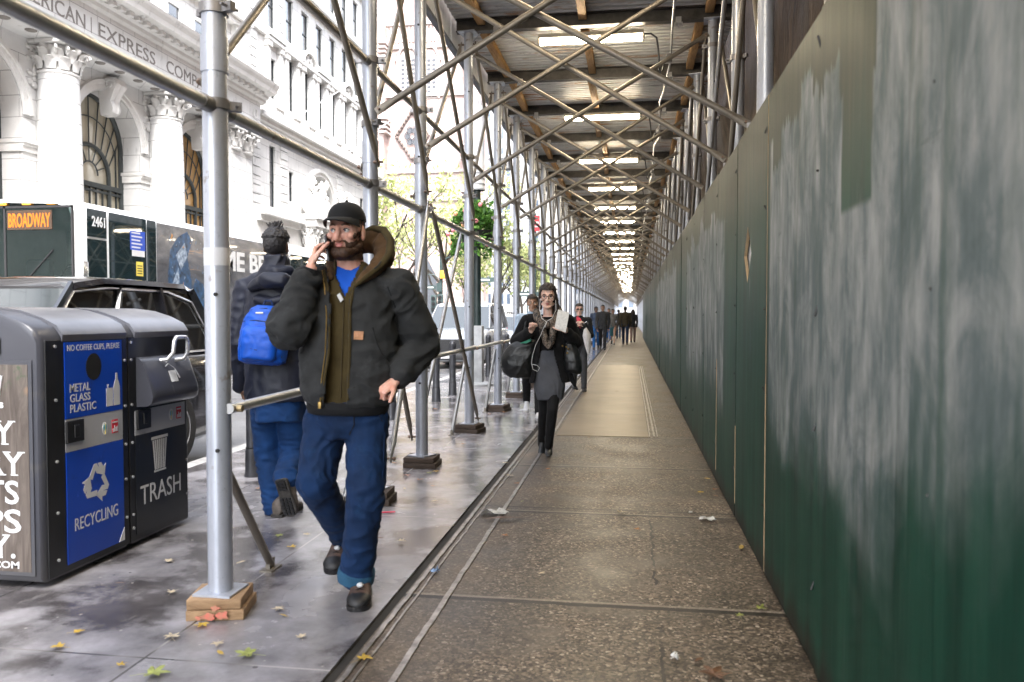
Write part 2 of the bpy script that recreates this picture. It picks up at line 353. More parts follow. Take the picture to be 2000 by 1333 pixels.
# ------------------------------------------------------------------ green plywood hoarding
def m_hoard():
    m, nt, b = newmat('painted_plywood'); P = OBJ(nt); x, y, z = XYZ(nt, P)
    def streak(sy, sz, off, sc=1.0, det=5, ro=.6): return NOI(nt, MAP(nt, P, (1, sy, sz), (off, off*2, off)), sc, det, ro)
    g1 = streak(9, .55, 3); g2 = streak(30, 1.6, 11, 1.0, 6, .7); g3 = NOI(nt, P, 1.1, 4, .6)
    green = RAMP(nt, g1, [(.25, (.002,.017,.011)), (.5, (.004,.040,.026)), (.75, (.011,.066,.043))])
    green = MX(nt, SS(nt, g2, .55, .8), green, (.03,.065,.05))
    olive = RAMP(nt, g2, [(.3, (.010,.014,.007)), (.7, (.045,.047,.025))])
    top = SS(nt, MA(nt, 'ADD', z, MA(nt, 'MULTIPLY', MA(nt, 'SUBTRACT', g1, .5), 1.1)), 1.80, 2.25)
    green = MX(nt, MA(nt, 'MULTIPLY', top, .8), green, olive)
    # roller-painted grey patches, stepped top edge and thin worn lower edge
    st = N(nt, 'ShaderNodeTexWhiteNoise', {'W': MA(nt, 'FLOOR', MA(nt, 'MULTIPLY', y, 4.6))}, noise_dimensions='1D').outputs[0]
    st2 = N(nt, 'ShaderNodeTexWhiteNoise', {'W': MA(nt, 'FLOOR', MA(nt, 'MULTIPLY', y, 1.9))}, noise_dimensions='1D').outputs[0]
    up = MA(nt, 'ADD', 1.98, MA(nt, 'ADD', MA(nt, 'MULTIPLY', st, .20), MA(nt, 'MULTIPLY', st2, .16)))
    up = MA(nt, 'ADD', up, MA(nt, 'MULTIPLY', MA(nt, 'SUBTRACT', g2, .5), .25))
    near = MA(nt, 'LESS_THAN', y, 2.42); up = MA(nt, 'ADD', up, MA(nt, 'MULTIPLY', near, .35))
    mtop = MA(nt, 'SUBTRACT', 1.0, SS(nt, MA(nt, 'SUBTRACT', z, up), -.012, .012))
    lo = MA(nt, 'ADD', MA(nt, 'ADD', .72, MA(nt, 'MULTIPLY', MA(nt, 'LESS_THAN', y, 2.2), .12)), MA(nt, 'ADD', MA(nt, 'MULTIPLY', st2, .14), MA(nt, 'ADD', MA(nt, 'MULTIPLY', MA(nt, 'SUBTRACT', g3, .5), 1.3), MA(nt, 'MULTIPLY', MA(nt, 'SUBTRACT', g2, .5), .22))))
    mlow = SS(nt, MA(nt, 'SUBTRACT', z, lo), -.22, .34)
    yw = MA(nt, 'ADD', y, MA(nt, 'MULTIPLY', MA(nt, 'SUBTRACT', g3, .5), .10))
    def gap(a, c, s): return MA(nt, 'MULTIPLY', SS(nt, yw, a - s, a + s), MA(nt, 'SUBTRACT', 1.0, SS(nt, yw, c - s, c + s)))
    g = MA(nt, 'MAXIMUM', gap(4.20, 6.15, .02), gap(10.2, 12.6, .05))
    g = MA(nt, 'MAXIMUM', g, MA(nt, 'MULTIPLY', gap(2.44, 2.78, .008), SS(nt, z, 1.68, 1.71)))
    g = MA(nt, 'MAXIMUM', g, SS(nt, y, 22.0, 22.3))
    rub = MA(nt, 'MULTIPLY', SS(nt, streak(5, .8, 21, 1.0, 5, .7), .60, .72), .45)
    msk = MA(nt, 'MULTIPLY', MA(nt, 'MULTIPLY', mtop, mlow), MA(nt, 'SUBTRACT', 1.0, MA(nt, 'SUBTRACT', g, MA(nt, 'MULTIPLY', g, rub))))
    thin = MA(nt, 'SUBTRACT', 1.0, MA(nt, 'MULTIPLY', SS(nt, NOI(nt, MAP(nt, P, (1,6,.7), (31,3,9)), 1.5, 6, .68, .4), .46, .74), .5))
    msk = MA(nt, 'MULTIPLY', msk, thin)
    gmix = MA(nt, 'ADD', MA(nt, 'MULTIPLY', streak(6, 1.5, 5, 1.3, 6, .62), .6), MA(nt, 'MULTIPLY', NOI(nt, MAP(nt, P, (1,1.5,1.1), (2,4,1)), 2.1, 6, .66, .8), .5)); grey = RAMP(nt, gmix, [(.32, (.035,.066,.068)), (.50, (.115,.145,.152)), (.68, (.32,.335,.34))])  # blue tint of the grey paint stands in for the sky sheen
    c = MX(nt, msk, green, grey)
    # scuffs, drips, screw heads, grime along the foot
    drip = MA(nt, 'MULTIPLY', SS(nt, streak(60, .6, 17, 1.0, 3), .66, .72), .35); c = MX(nt, drip, c, (.045,.06,.055))
    scf = MA(nt, 'MULTIPLY', SS(nt, NOI(nt, MAP(nt, P, (1, 1.4, 9), (0,0,2)), 1.6, 6, .7), .64, .72), .4); c = MX(nt, scf, c, (.05,.075,.075))
    ft = MA(nt, 'SUBTRACT', 1.0, SS(nt, MA(nt, 'ADD', z, MA(nt, 'MULTIPLY', MA(nt, 'SUBTRACT', g1, .5), .35)), .02, .17)); c = MX(nt, MA(nt, 'MULTIPLY', ft, .9), c, (.014,.013,.010))
    setin(nt, b.inputs['Base Color'], c)
    setin(nt, b.inputs['Roughness'], MA(nt, 'ADD', .40, MA(nt, 'ADD', MA(nt, 'MULTIPLY', g3, .18), MA(nt, 'MULTIPLY', msk, .10)))); b.inputs['Specular IOR Level'].default_value = .14
    h = MA(nt, 'ADD', MA(nt, 'MULTIPLY', g2, .5), MA(nt, 'MULTIPLY', msk, .25)); setin(nt, b.inputs['Normal'], BUMP(nt, MA(nt, 'ADD', h, MA(nt, 'MULTIPLY', g1, .9)), .16, .01)); return m
M_hoard = m_hoard()
M_edge = mat('raw_ply_edge', (.40,.29,.17), .7)
hoard = thing('hoarding', 'long green plywood hoarding with smeared grey paint along the right of the walkway', 'hoarding', (WX, 2, 0))
HT = 2.49; PW = 1.175
y = -2.78; k = 0; rnd = random.Random(3)
DIA = (4.96, 1.72)          # diamond viewing hole
while y < 46:
    a, b_ = y + .004, y + PW - .004; off = (rnd.random()-.5)*.010; dz = (rnd.random()-.5)*.02
    mb = MB()
    if a < DIA[0] < b_:
        cy_, cz = DIA; hw, hh = .15, .17; z0, z1 = .015, HT+dz
        for xx, fl in ((WX+off, False), (WX+off+.018, True)):
            O = [(xx,a,z0),(xx,b_,z0),(xx,b_,z1),(xx,a,z1)]; D = [(xx,cy_,cz-hh),(xx,cy_+hw,cz),(xx,cy_,cz+hh),(xx,cy_-hw,cz)]
            fs = [(0,1,4),(1,5,4),(1,2,5),(2,6,5),(2,3,6),(3,7,6),(3,0,7),(0,4,7)]
            mb.add(O + D, [f if not fl else f[::-1] for f in fs])
        n8 = 8
        mb.add([], [])
        for i in range(4):
            j = (i+1) % 4; mb.f.append((4+i, 4+j, 12+j, 12+i)); mb.m.append(1)
            mb.f.append((i, 8+i, 8+j, j)); mb.m.append(1)
        mb.build('plywood_panel', [M_hoard, M_edge], hoard, smooth=0)
    else:
        mb.box((WX+off, a, .015), (WX+off+.018, b_, HT+dz)); mb.build('plywood_panel', [M_hoard], hoard, smooth=0)
    if k in (5, 6, 7):
        e = MB(); e.box((WX+off-.004, b_-.004, .1), (WX+off+.012, b_+.006, 1.0 if k != 6 else .62)); e.build('split_edge', M_edge, hoard, smooth=0)
    y += PW; k += 1
M_panewhite = mat('reflected_sky_white', (.75,.75,.74), .7)
M_scr = mat('screw_steel', (.06,.06,.06), .4, .5)
rnd = random.Random(9)
for k in range(2, 12):
    for zz in (.35, .95, 1.4, 1.9, 2.35):
        yy = -2.78 + PW*k + .05; mb = MB(); mb.tube((WX-.004, yy, zz+rnd.uniform(-.06,.06)), (WX+.01, yy, zz), .0045, n=8); mb.build('screw', M_scr, hoard)
# pane behind the diamond, painted white for reflected sky; brown sheeted building front behind the hoarding
mb = MB(); mb.box((WX+.030, 4.70, 1.45), (WX+.036, 5.22, 1.99)); o = mb.build('diamond_pane', M_panewhite, smooth=0); tag(o, 'white pane closing the diamond viewing hole in the hoarding', 'pane')
def m_brown():
    m, nt, b = newmat('brown_sheeting'); P = OBJ(nt); n1 = NOI(nt, MAP(nt, P, (1, 2.2, .5)), 1.6, 6, .65, 1.2); n2 = NOI(nt, MAP(nt, P, (1, 5, 1.0)), 2.4, 4, .6, 2.0)
    setin(nt, b.inputs['Base Color'], RAMP(nt, n1, [(.25, (.012,.007,.004)), (.5, (.040,.024,.014)), (.75, (.085,.055,.034))]))
    setin(nt, b.inputs['Roughness'], .62); b.inputs['Specular IOR Level'].default_value = .06; setin(nt, b.inputs['Normal'], BUMP(nt, n2, .6, .04)); return m
mb = MB(); rg = []
for i in range(121):
    yy = -3 + i*.75; rg.append([Vector((1.42 + .05*math.sin(i*1.3+zz*2.1) + .04*math.sin(i*.37+zz*5), yy, zz)) for zz in [0,.6,1.2,1.8,2.4,2.9,3.4,3.9,4.4,5.0,5.6]])
mb.loft(rg, closed=False, caps=False)
bld = thing('scaffolded_building', 'brown sheeted building front behind the hoarding on the right', 'building', (1.5, 20, 0))
mb.build('sheeting', m_brown(), bld, smooth=180)
mb = MB(); mb.box((1.6,-30,0), (14,90,26)); mb.build('wall', mat('brown_stone', (.28,.2,.15), .8, vs=1), bld, smooth=0)
# ------------------------------------------------------------------ sidewalk shed
LX, RX = -1.85, .80
def m_galv(name, base, metal, rough):
    m, nt, b = newmat(name); P = OBJ(nt); rn = N(nt, 'ShaderNodeObjectInfo').outputs['Random']
    n1 = NOI(nt, MAP(nt, P, (1,1,.35)), 5, 5, .65); n2 = NOI(nt, P, 38, 4, .7)
    c = RAMP(nt, n1, [(.3, tuple(v*.74 for v in base)), (.65, base)]); c = MX(nt, MA(nt, 'MULTIPLY', SS(nt, n2, .58, .72), .5), c, tuple(v*.5 for v in base))
    c = MX(nt, MA(nt, 'MULTIPLY', SS(nt, NOI(nt, P, 8, 4, .7), .62, .72), .6), c, (.18,.11,.065))
    c = MX(nt, 1.0, c, MX(nt, rn, (.86,.86,.86), (1.1,1.1,1.1)), 'MULTIPLY')
    setin(nt, b.inputs['Base Color'], c); b.inputs['Metallic'].default_value = metal
    setin(nt, b.inputs['Roughness'], MA(nt, 'ADD', rough, MA(nt, 'MULTIPLY', n2, .2))); setin(nt, b.inputs['Normal'], BUMP(nt, n2, .06, .004)); return m
M_post = m_galv('galvanised_post', (.50,.53,.60), .45, .26)
M_brace = m_galv('weathered_brace', (.27,.24,.20), .55, .34)
M_lite = m_galv('pale_pipe', (.50,.50,.50), .6, .28)
M_clamp = m_galv('clamp_steel', (.30,.29,.29), .7, .35)
M_bolt = m_galv('rusty_bolt', (.22,.15,.11), .6, .4)
def m_wood(name, a, c, sc=(1,1,1)):
    m, nt, b = newmat(name); P = MAP(nt, OBJ(nt), sc); n1 = NOI(nt, P, 5, 6, .65, .8); n2 = NOI(nt, P, 40, 3)
    cc = RAMP(nt, n1, [(.3, a), (.7, c)]); cc = MX(nt, MA(nt, 'MULTIPLY', n2, .4), cc, a); setin(nt, b.inputs['Base Color'], cc); b.inputs['Roughness'].default_value = .75
    setin(nt, b.inputs['Normal'], BUMP(nt, n1, .35, .01)); return m
M_joist = m_wood('orange_timber', (.26,.13,.045), (.66,.40,.16), (6,.6,6))
M_blockA = m_wood('worn_orange_block', (.20,.12,.06), (.55,.36,.20), (1,1,4))
M_blockB = m_wood('dark_wet_block', (.025,.018,.014), (.10,.065,.045), (1,1,6))
M_redpaint = mat('red_paint', (.50,.10,.08), .6, vary=.5, vs=26, col2=(.42,.27,.16))
M_ibeam = mat('dark_beam', (.085,.077,.068), .5, .3, .3, 8)
def m_deck():
    m, nt, b = newmat('corrugated_deck'); P = OBJ(nt); rn = N(nt, 'ShaderNodeObjectInfo').outputs['Random']
    off = N(nt, 'ShaderNodeVectorMath', {0: P, 1: N(nt, 'ShaderNodeCombineXYZ', {0: MA(nt, 'MULTIPLY', rn, 40.0), 1: MA(nt, 'MULTIPLY', rn, 13.0), 2: 0.0}).outputs[0]}, operation='ADD').outputs[0]
    s1 = NOI(nt, MAP(nt, off, (.9, 11, 1)), 1.6, 7, .7); s2 = NOI(nt, MAP(nt, off, (1.6, 40, 1)), 2, 5, .7); rs = NOI(nt, MAP(nt, off, (.55, 4.5, 1)), 1.7, 6, .72)
    c = RAMP(nt, s1, [(.25, (.34,.35,.355)), (.5, (.64,.64,.625)), (.75, (.84,.83,.80))]); c = MX(nt, MA(nt, 'MULTIPLY', SS(nt, s2, .54, .7), .75), c, (.13,.12,.11))
    c = MX(nt, MA(nt, 'MULTIPLY', SS(nt, rs, .52, .64), .85), c, (.42,.22,.09)); setin(nt, b.inputs['Base Color'], c)
    b.inputs['Metallic'].default_value = .1; b.inputs['Roughness'].default_value = .42; return m
M_deck = m_deck()
ZB, ZD = 4.58, 4.73        # underside of the cross beams / of the deck
FR = [-2.3, -.4, 1.5, 3.37, 5.53, 6.92, 9.04, 11.05, 12.90, 14.95]
while FR[-1] < 116: FR.append(FR[-1] + 1.95)
gname = {'L': 'scaffold posts of the kerb-side row', 'R': 'scaffold posts behind the hoarding'}
def clamp_at(mb, p, r=.056, ang=0.0):
    p = Vector(p); mb.tube(p - Vector((0,0,.022)), p + Vector((0,0,.022)), r+.008, n=18)
    ca, sa = math.cos(ang), math.sin(ang); d = Vector((ca, sa, 0)); t = Vector((-sa, ca, 0))
    mb.obox(p + d*(r+.03), d*.028, t*.016, Vector((0,0,.020)))
    mb.obox(p - d*(r+.02), d*.02, t*.012, Vector((0,0,.016)))
    mb.tube(p + d*(r+.035) - t*.05, p + d*(r+.035) + t*.05, .007, n=8)
def make_post(lab, cat_group, clamps, holes=True):
    t = thing('scaffold_post', lab, 'scaffold post', (0,0,0), cat_group)
    b = MB(); b.tube((0,0,.105), (0,0,2.52), .055, n=24); b.tube((0,0,2.52), (0,0,ZB-.01), .0535, n=24); b.tube((0,0,2.44), (0,0,2.60), .060, n=24)
    b.build('pole', M_post, t)
    b = MB(); b.box((-.09,-.09,.095), (.09,.09,.105)); b.build('base_plate', M_post, t, smooth=0)
    b = MB(); b.box((-.10,-.10,ZB-.012), (.10,.10,ZB-.001)); b.obox((.09,0,ZB-.07), Vector((.05,0,.05)), Vector((0,.004,0)), Vector((.003,0,-.003))); b.build('head_plate', M_post, t, smooth=0)
    for z, a in clamps:
        b = MB(); clamp_at(b, (0,0,z), ang=a); b.build('clamp', M_clamp, t)
    if holes:
        for z in (.75, 1.45, 2.75, 3.9):
            b = MB(); b.tube((.02,-.057,z), (.02,-.03,z), .009, n=10); b.build('pin_hole', M_dark, t)
    return t
def make_block(lab, m, red=False):
    t = thing('timber_block', lab, 'timber block', (0,0,0), 'timber blocks under the scaffold posts')
    b = MB(); rr = random.Random(5)
    for i, (z0, z1) in enumerate(((0,.046),(.049,.094))):
        b.box((-.145+rr.uniform(-.01,.01),-.135+rr.uniform(-.012,.012),z0), (.145+rr.uniform(-.01,.01),.135+rr.uniform(-.012,.012),z1), bev=.004)
    b.build('plank', m, t, smooth=30)
    return t
p0 = make_post('x', gname['L'], [(2.30,.6),(2.72,-.3),(3.17,.5)])
r0 = make_post('x', gname['R'], [(2.62,2.8),(3.5,2.4),(4.3,3.0)])
b0 = make_block('x', M_blockA); b1 = make_block('x', M_blockB)
LLAB = {3: 'nearest kerb-side scaffold post, beside the trash and recycling bins', 4: 'kerb-side scaffold post rising behind the head of the man on the phone', 5: 'kerb-side scaffold post just past the left shoulder of the man on the phone',
        6: 'kerb-side scaffold post in front of the hanging flower baskets', 7: 'kerb-side scaffold post left of the woman with the white earphones', 8: 'kerb-side scaffold post right behind the shoulder of the woman in black'}
KICK = []
for i, Y in enumerate(FR):
    if i < 3: continue
    if i in LLAB: lab = LLAB[i]
    elif i < 20: lab = ORD[i-3] + ' kerb-side scaffold post counted from the trash bins'
    else: lab = 'one of the far kerb-side scaffold posts crowding towards the end of the walkway'
    if i == 3: p = p0
    else: p = dup(p0, (0,0,0))
    p.location = (LX, Y, 0); p['label'] = lab; p.rotation_euler = (0, 0, random.uniform(-.5,.5) if i > 3 else 0)
    dark = i != 3
    src = b1 if dark else b0
    blab = lab.replace('scaffold post', 'post').replace('one of the far', 'timber block under one of the far')
    if not blab.startswith('timber'): blab = ('dark wet' if dark else 'splintered orange') + ' timber block under the ' + blab
    if i in (3, 4): bl = src
    else: bl = dup(src, (0,0,0))
    bl.location = (LX, Y, 0); bl['label'] = ' '.join(blab.split()[:16]); bl.rotation_euler = (0,0,random.uniform(-.25,.25))
b0.rotation_euler = (0,0,.22); b0.scale = (.86,.86,1)
b = MB(); [b.poly([Vector((cx_+rx_*math.cos(t)*(1+.35*math.sin(3*t+cx_*90)), -.150, cz_+rz_*math.sin(t)*(1+.3*math.cos(4*t+cx_*50)))) for t in [2*PI*k/16 for k in range(16)]], (0,-1,0), .003) for cx_, cz_, rx_, rz_ in ((-.02,.026,.035,.015),(.05,.030,.03,.017),(.012,.062,.022,.010),(-.07,.020,.015,.010))]; o = b.build('red_paint_mark', M_redpaint, b0, smooth=0)
b = MB(); b.tube((0,0,1.58), (0,0,1.66), .0565, n=24)
b.build('tape_band', mat('clear_tape', (.70,.71,.74), .3), p0)
RYS = [1.5, 3.37] + FR[4:]
for i, Y in enumerate(RYS):
    lab = (ORD[i] + ' scaffold post behind the green hoarding, counted from the near end') if i < 15 else 'one of the far scaffold posts rising behind the green hoarding'
    p = r0 if i == 0 else dup(r0, (0,0,0)); p.location = (RX+.075, Y, 0); p['label'] = lab; p.rotation_euler = (0,0,random.uniform(-.4,.4))
# --- pipes
G_T = 'cross braces spanning the walkway'; G_L = 'diagonal braces of the kerb-side row'; G_R = 'diagonal braces above the hoarding'
def where(i):
    if i in LLAB: return {3:'by the trash bins',4:'behind the man on the phone',5:'past the left shoulder of the man on the phone',6:'by the flower baskets',7:'left of the woman with earphones',8:'behind the woman with earphones'}[i]
    return 'at the ' + ORD[i-3] + ' frame from the trash bins' if i < 20 else None
def pipe(name, p, q, r, m, lab, cat, grp, ends=True, n=10):
    p = Vector(p); q = Vector(q); d = (q-p).normalized(); t = thing(name, lab, cat, p, grp)
    b = MB()
    if ends:
        a, c = basis(d)
        rg = []
        for s_, ra, rb in ((0,.30,1.25),(.06,.30,1.3),(.15,1,1)): rg.append((p + d*s_, ra, rb))
        L = (q-p).length
        for s_, ra, rb in ((.15,1,1),(.06,.30,1.3),(0,.30,1.25)): rg.append((q - d*s_, ra, rb))
        b.loft([[P_ + (a*math.cos(u)*ra + c*math.sin(u)*rb)*r for u in [2*PI*k/n for k in range(n)]] for P_, ra, rb in rg])
    else: b.tube(p, q, r, n=n)
    b.build('pipe', m, t)
    if ends:
        a, c = basis(d)
        for e in (p + d*.03, q - d*.03):
            b = MB(); b.tube(e - a*.035, e + a*.035, .009, n=8); b.tube(e + a*.018, e + a*.027, .016, n=6); b.build('bolt', M_bolt, t)
    return t
for i, Y in enumerate(FR):
    if i < 3: continue
    w_ = where(i); far = w_ is None
    r1, r2 = random.uniform(-.07,.07), random.uniform(-.07,.07)
    yr = Y
    if i > 3:
        pipe('cross_brace', (LX+.06, Y-.05, 2.86+r1), (RX+.02, yr-.05, 4.35+r2), .0235, M_brace, 'cross brace rising to the right ' + w_ if not far else 'one of the far cross braces rising to the right', 'brace', G_T)
    zl = 4.1 if i in (3,4) else 4.32 + r1
    pipe('cross_brace', (LX+.06, Y+.04, zl), (RX-.02, yr+.03, 2.70+r2), .0235, M_brace, 'cross brace falling right ' + w_ if not far else 'one of the far cross braces falling to the right', 'brace', G_T)
    if i + 1 < len(FR):
        Y2 = FR[i+1]
        pipe('diagonal_brace', (LX+.075, Y+.02, 4.48), (LX+.075, Y2-.03, 2.42), .0215, M_brace, 'kerb-side brace sloping down and away ' + w_ if not far else 'one of the far kerb-side diagonal braces sloping away', 'brace', G_L)
        pipe('diagonal_brace', (LX-.075, Y+.02, 2.40), (LX-.075, Y2-.03, 4.45), .0215, M_brace, 'kerb-side brace climbing away ' + w_ if not far else 'one of the far kerb-side diagonal braces climbing away', 'brace', G_L)
        if i > 3:
            pipe('diagonal_brace', (RX+.0, Y+.02, 4.45), (RX+.0, Y2-.03, 2.42), .0215, M_lite if i % 2 else M_brace, 'brace above the hoarding sloping away ' + w_ if not far else 'one of the far diagonal braces above the hoarding sloping away', 'brace', G_R)
            pipe('diagonal_brace', (RX+.14, Y+.02, 2.40), (RX+.14, Y2-.03, 4.45), .0215, M_brace, 'brace above the hoarding climbing away ' + w_ if not far else 'one of the far diagonal braces above the hoarding climbing', 'brace', G_R)
# measured low braces and kick braces (kerb side)
pipe('low_brace', (LX+.075, 7.0, 2.34), (LX+.075, 9.2, .12), .022, M_brace, 'dark low brace running down to the foot of the post by the flower baskets', 'brace', G_L)
pipe('low_brace', (LX-.075, 9.0, 2.33), (LX-.075, 7.1, .30), .022, M_lite, 'pale low brace crossing in front of the flower baskets down to the left', 'brace', G_L)
pipe('low_brace', (LX+.07, 6.92, 2.36), (LX+.07, 5.75, .25), .022, M_lite, 'pale low brace leaning beside the left arm of the man on the phone', 'brace', G_L)
pipe('low_brace', (LX-.07, 5.58, 2.40), (LX-.07, 6.85, .25), .022, M_brace, 'dark low brace partly hidden behind the man on the phone', 'brace', G_L)
def kick(i, top, foot, m, lab):
    t = thing('kick_brace', lab, 'brace', foot, 'kick braces at the feet of the posts'); b = MB(); b.tube(top, Vector(foot)+Vector((0,0,.03)), .021, n=12); b.build('pipe', m, t)
    b = MB(); f = Vector(foot); b.box(f-Vector((.035,.06,0)), f+Vector((.035,.07,.008))); b.obox(f+Vector((0,0,.03)), Vector((.012,0,0)), Vector((0,.03,0)), Vector((0,0,.03))); b.build('foot_plate', M_brace, t, smooth=0)
kick(3, (LX, 3.42, .66), gp(528, 1112), M_brace, 'short grey kick brace at the foot of the post beside the bins')
kick(4, (LX, 5.58, .80), gp(672, 985), M_lite, 'kick brace showing between the legs of the man on the phone')
kick(6, (LX-.03, 9.0, .88), gp(883, 850), M_lite, 'pale kick brace at the post by the flower baskets')
kick(7, (LX-.03, 11.0, .88), gp(948, 805), M_lite, 'pale kick brace left of the woman with earphones')
kick(8, (LX-.03, 12.86, .88), gp(990, 775), M_lite, 'pale kick brace behind the black bag of the woman')
# longitudinal ledgers: one pipe per pair of bays
SEG = [(FR[0], FR[3]-.03), (FR[3]+.03, FR[4]-.03), (FR[4]+.03, FR[5]-.03)] + [(FR[k]+.03, FR[k+2]-.03) for k in range(5, len(FR)-2, 2)]
for j, (ya, yb) in enumerate(SEG):
    wj = ['running off the left edge above the bins', 'between the first two kerb-side posts', 'behind the cap of the man on the phone'][j] if j < 3 else ((ORD[j] + ' length from the near end') if j < 14 else 'among the far lengths')
    for z, nm in ((2.29, 'lower'), (3.15, 'upper')):
        t = thing('ledger_pipe', f'{nm} kerb-side ledger pipe, {wj}', 'pipe', (LX-.02, ya, z), 'ledger pipes of the kerb-side row')
        b = MB(); b.tube((LX-.0, ya, z), (LX-.0, yb, z), .031 if z < 3 else .024, n=14); b.build('pipe', M_lite if z < 3 else M_brace, t)
        for e, s_ in ((ya, 1), (yb, -1)):
            b = MB(); b.tube((LX, e, z), (LX, e+s_*.10, z), .036 if z < 3 else .03, n=14)
            b.build('end_sleeve', M_clamp, t)
RAILS = [(FR[3], FR[4]), (FR[5]-.9, FR[6]), (FR[6], FR[7]), (FR[7], FR[9]), (FR[9], FR[12]), (FR[12], FR[15]), (FR[15], FR[18])]
for j, (ya, yb) in enumerate(RAILS):
    zz = .945 if j == 0 else .98
    t = thing('guard_rail', ['guard rail from the nearest post to behind the man on the phone', 'guard rail behind the left arm of the man on the phone', 'guard rail between the flower basket post and the next', 'guard rail behind the black shoulder bag', 'fifth guard rail from the near post', 'sixth guard rail from the near post', 'farthest guard rail of the kerb-side row'][j], 'guard rail', (LX, ya, zz), 'guard rails of the kerb-side row')
    b = MB(); b.tube((LX+.06, ya-.02, zz-.01), (LX+.06, yb+.02, zz), .0235, n=14); b.build('pipe', M_lite, t)
    b = MB(); b.tube((LX+.03, ya+.02, zz-.012), (LX+.105, ya+.02, zz-.012), .016, n=8); b.build('end_bolt', m_galv('brass_bolt%d' % j, (.5,.38,.2), .7, .3) if j == 0 else M_bolt, t)
# --- deck: beams, corrugated sheets, joists
bt = thing('cross_beam', 'x', 'beam', (0,0,0), 'steel beams under the deck'); b = MB()
b.box((LX-.14,-.05,ZB), (RX+.30,.05,ZB+.012)); b.box((LX-.14,-.05,ZD-.014), (RX+.30,.05,ZD-.002)); b.box((LX-.14,-.005,ZB+.012), (RX+.30,.005,ZD-.014)); b.build('beam_profile', M_ibeam, bt, smooth=0)
for xx in (LX+.33, RX-.30):
    b = MB(); b.box((xx-.03,-.075,ZB-.03), (xx+.03,-.052,ZB+.03)); b.tube((xx,-.064,ZB-.09), (xx,-.064,ZB-.02), .008, n=6); b.box((xx-.045,-.07,ZB-.035), (xx+.045,.02,ZB-.025)); b.box((xx-.045,-.07,ZB-.07), (xx-.035,-.05,ZB-.03)); b.box((xx+.035,-.07,ZB-.07), (xx+.045,-.05,ZB-.03))
    b.build('hook_clamp', M_lite, bt, smooth=0)
BAYL = 1.95
dk = thing('deck_sheet', 'x', 'roof sheet', (0,0,0), 'corrugated sheets of the deck'); b = MB(); rg = []; per = .105; yy = 0.0
while yy < 1.93:
    for a, z in ((0,0), (.045,0), (.058,.026), (.092,.026)):
        if yy + a <= 1.95: rg.append([Vector((x_, yy+a, ZD+.001+z)) for x_ in (LX-.16, -.6, RX+.35)])
    yy += per
rg.append([Vector((x_, 1.95, ZD+.001)) for x_ in (LX-.16, -.6, RX+.35)]); b.loft(rg, closed=False, caps=False); b.build('sheet', M_deck, dk, smooth=0)
js = thing('timber_joist', 'x', 'joist', (0,0,0), 'timber joists under the deck'); b = MB(); b.box((-.045,.06,ZD-.095), (.045,1.89,ZD-.004), bev=.004); b.build('plank', M_joist, js, smooth=30)
first = True
for i, Y in enumerate(FR):
    nm = ('the ' + ORD[i] + ' from the near end') if i < 18 else None
    o = bt if i == 0 else dup(bt, (0,0,0)); o.location = (0, Y, 0); o['label'] = 'dark steel cross beam under the deck, ' + nm if nm else 'one of the far dark cross beams under the deck'
    if i + 1 == len(FR): break
    sy = (FR[i+1]-Y)/BAYL
    o = dk if i == 0 else dup(dk, (0,0,0)); o.location = (0, Y, 0); o.scale = (1, sy, 1); o['label'] = 'rust-streaked corrugated deck sheet, ' + nm if nm else 'one of the far corrugated deck sheets'
    for q, (xx, sd) in enumerate(((LX+.14, 'left'), (-.56, 'middle'), (RX-.02, 'right'))):
        o = js if (i == 0 and q == 0) else dup(js, (0,0,0)); o.location = (xx+random.uniform(-.03,.03), Y, 0); o.scale = (1, sy, 1); o.rotation_euler = (0,0,random.uniform(-.012,.012))
        o['label'] = f'orange timber joist in the {sd} line, {nm}' if nm else f'one of the far timber joists in the {sd} line'
# fascia and outer pipes at the deck's street edge
M_fascia = mat('pale_fascia_board', (.62,.61,.60), .55, vary=.2, vs=4)
M_capdark = mat('dark_edge_strip', (.08,.09,.11), .5)
for j in range(0, len(FR)-2, 2):
    t = thing('fascia_board', ('pale fascia board along the street edge of the deck, ' + ORD[j//2] + ' from the near end') if j < 30 else 'one of the far pale fascia boards of the deck', 'fascia', (LX-.2, FR[j], ZB), 'fascia boards at the deck edge')
    b = MB(); b.box((LX-.235, FR[j]+.01, ZB-.10), (LX-.205, FR[j+2]-.01, ZD+.55)); b.build('board', M_fascia, t, smooth=0)
    b = MB(); b.box((LX-.25, FR[j]+.01, ZB-.14), (LX-.19, FR[j+2]-.01, ZB-.10)); b.build('edge_strip', M_capdark, t, smooth=0)
# --- lamps with cables and the conduit
M_tube = emit('fluorescent_diffuser', (1.0, .84, .60), 12.0)
M_house = mat('lamp_housing', (.62,.56,.46), .5)
M_cable = mat('black_cable', (.03,.03,.03), .5)
lm = thing('fluorescent_lamp', 'x', 'lamp', (0,0,0), 'fluorescent lamps under the deck'); ZL = 4.50
b = MB(); b.box((-.60,-.075,ZL+.035), (.60,.075,ZL+.085), bev=.008); b.box((-.61,-.06,ZL-.02), (-.585,.06,ZL+.035)); b.box((.585,-.06,ZL-.02), (.61,.06,ZL+.035))
for xx in (-.45, .45): b.tube((xx,0,ZL+.08), (xx,0,ZD), .006, n=6)
b.build('housing', M_house, lm, smooth=30)
b = MB(); rg = []
for xx in (-.584, .584): rg.append([Vector((xx, .062*math.cos(t), ZL+.034-.055*math.sin(t))) for t in [PI*k/8 for k in range(9)]])
b.loft(rg); b.build('diffuser', M_tube, lm)
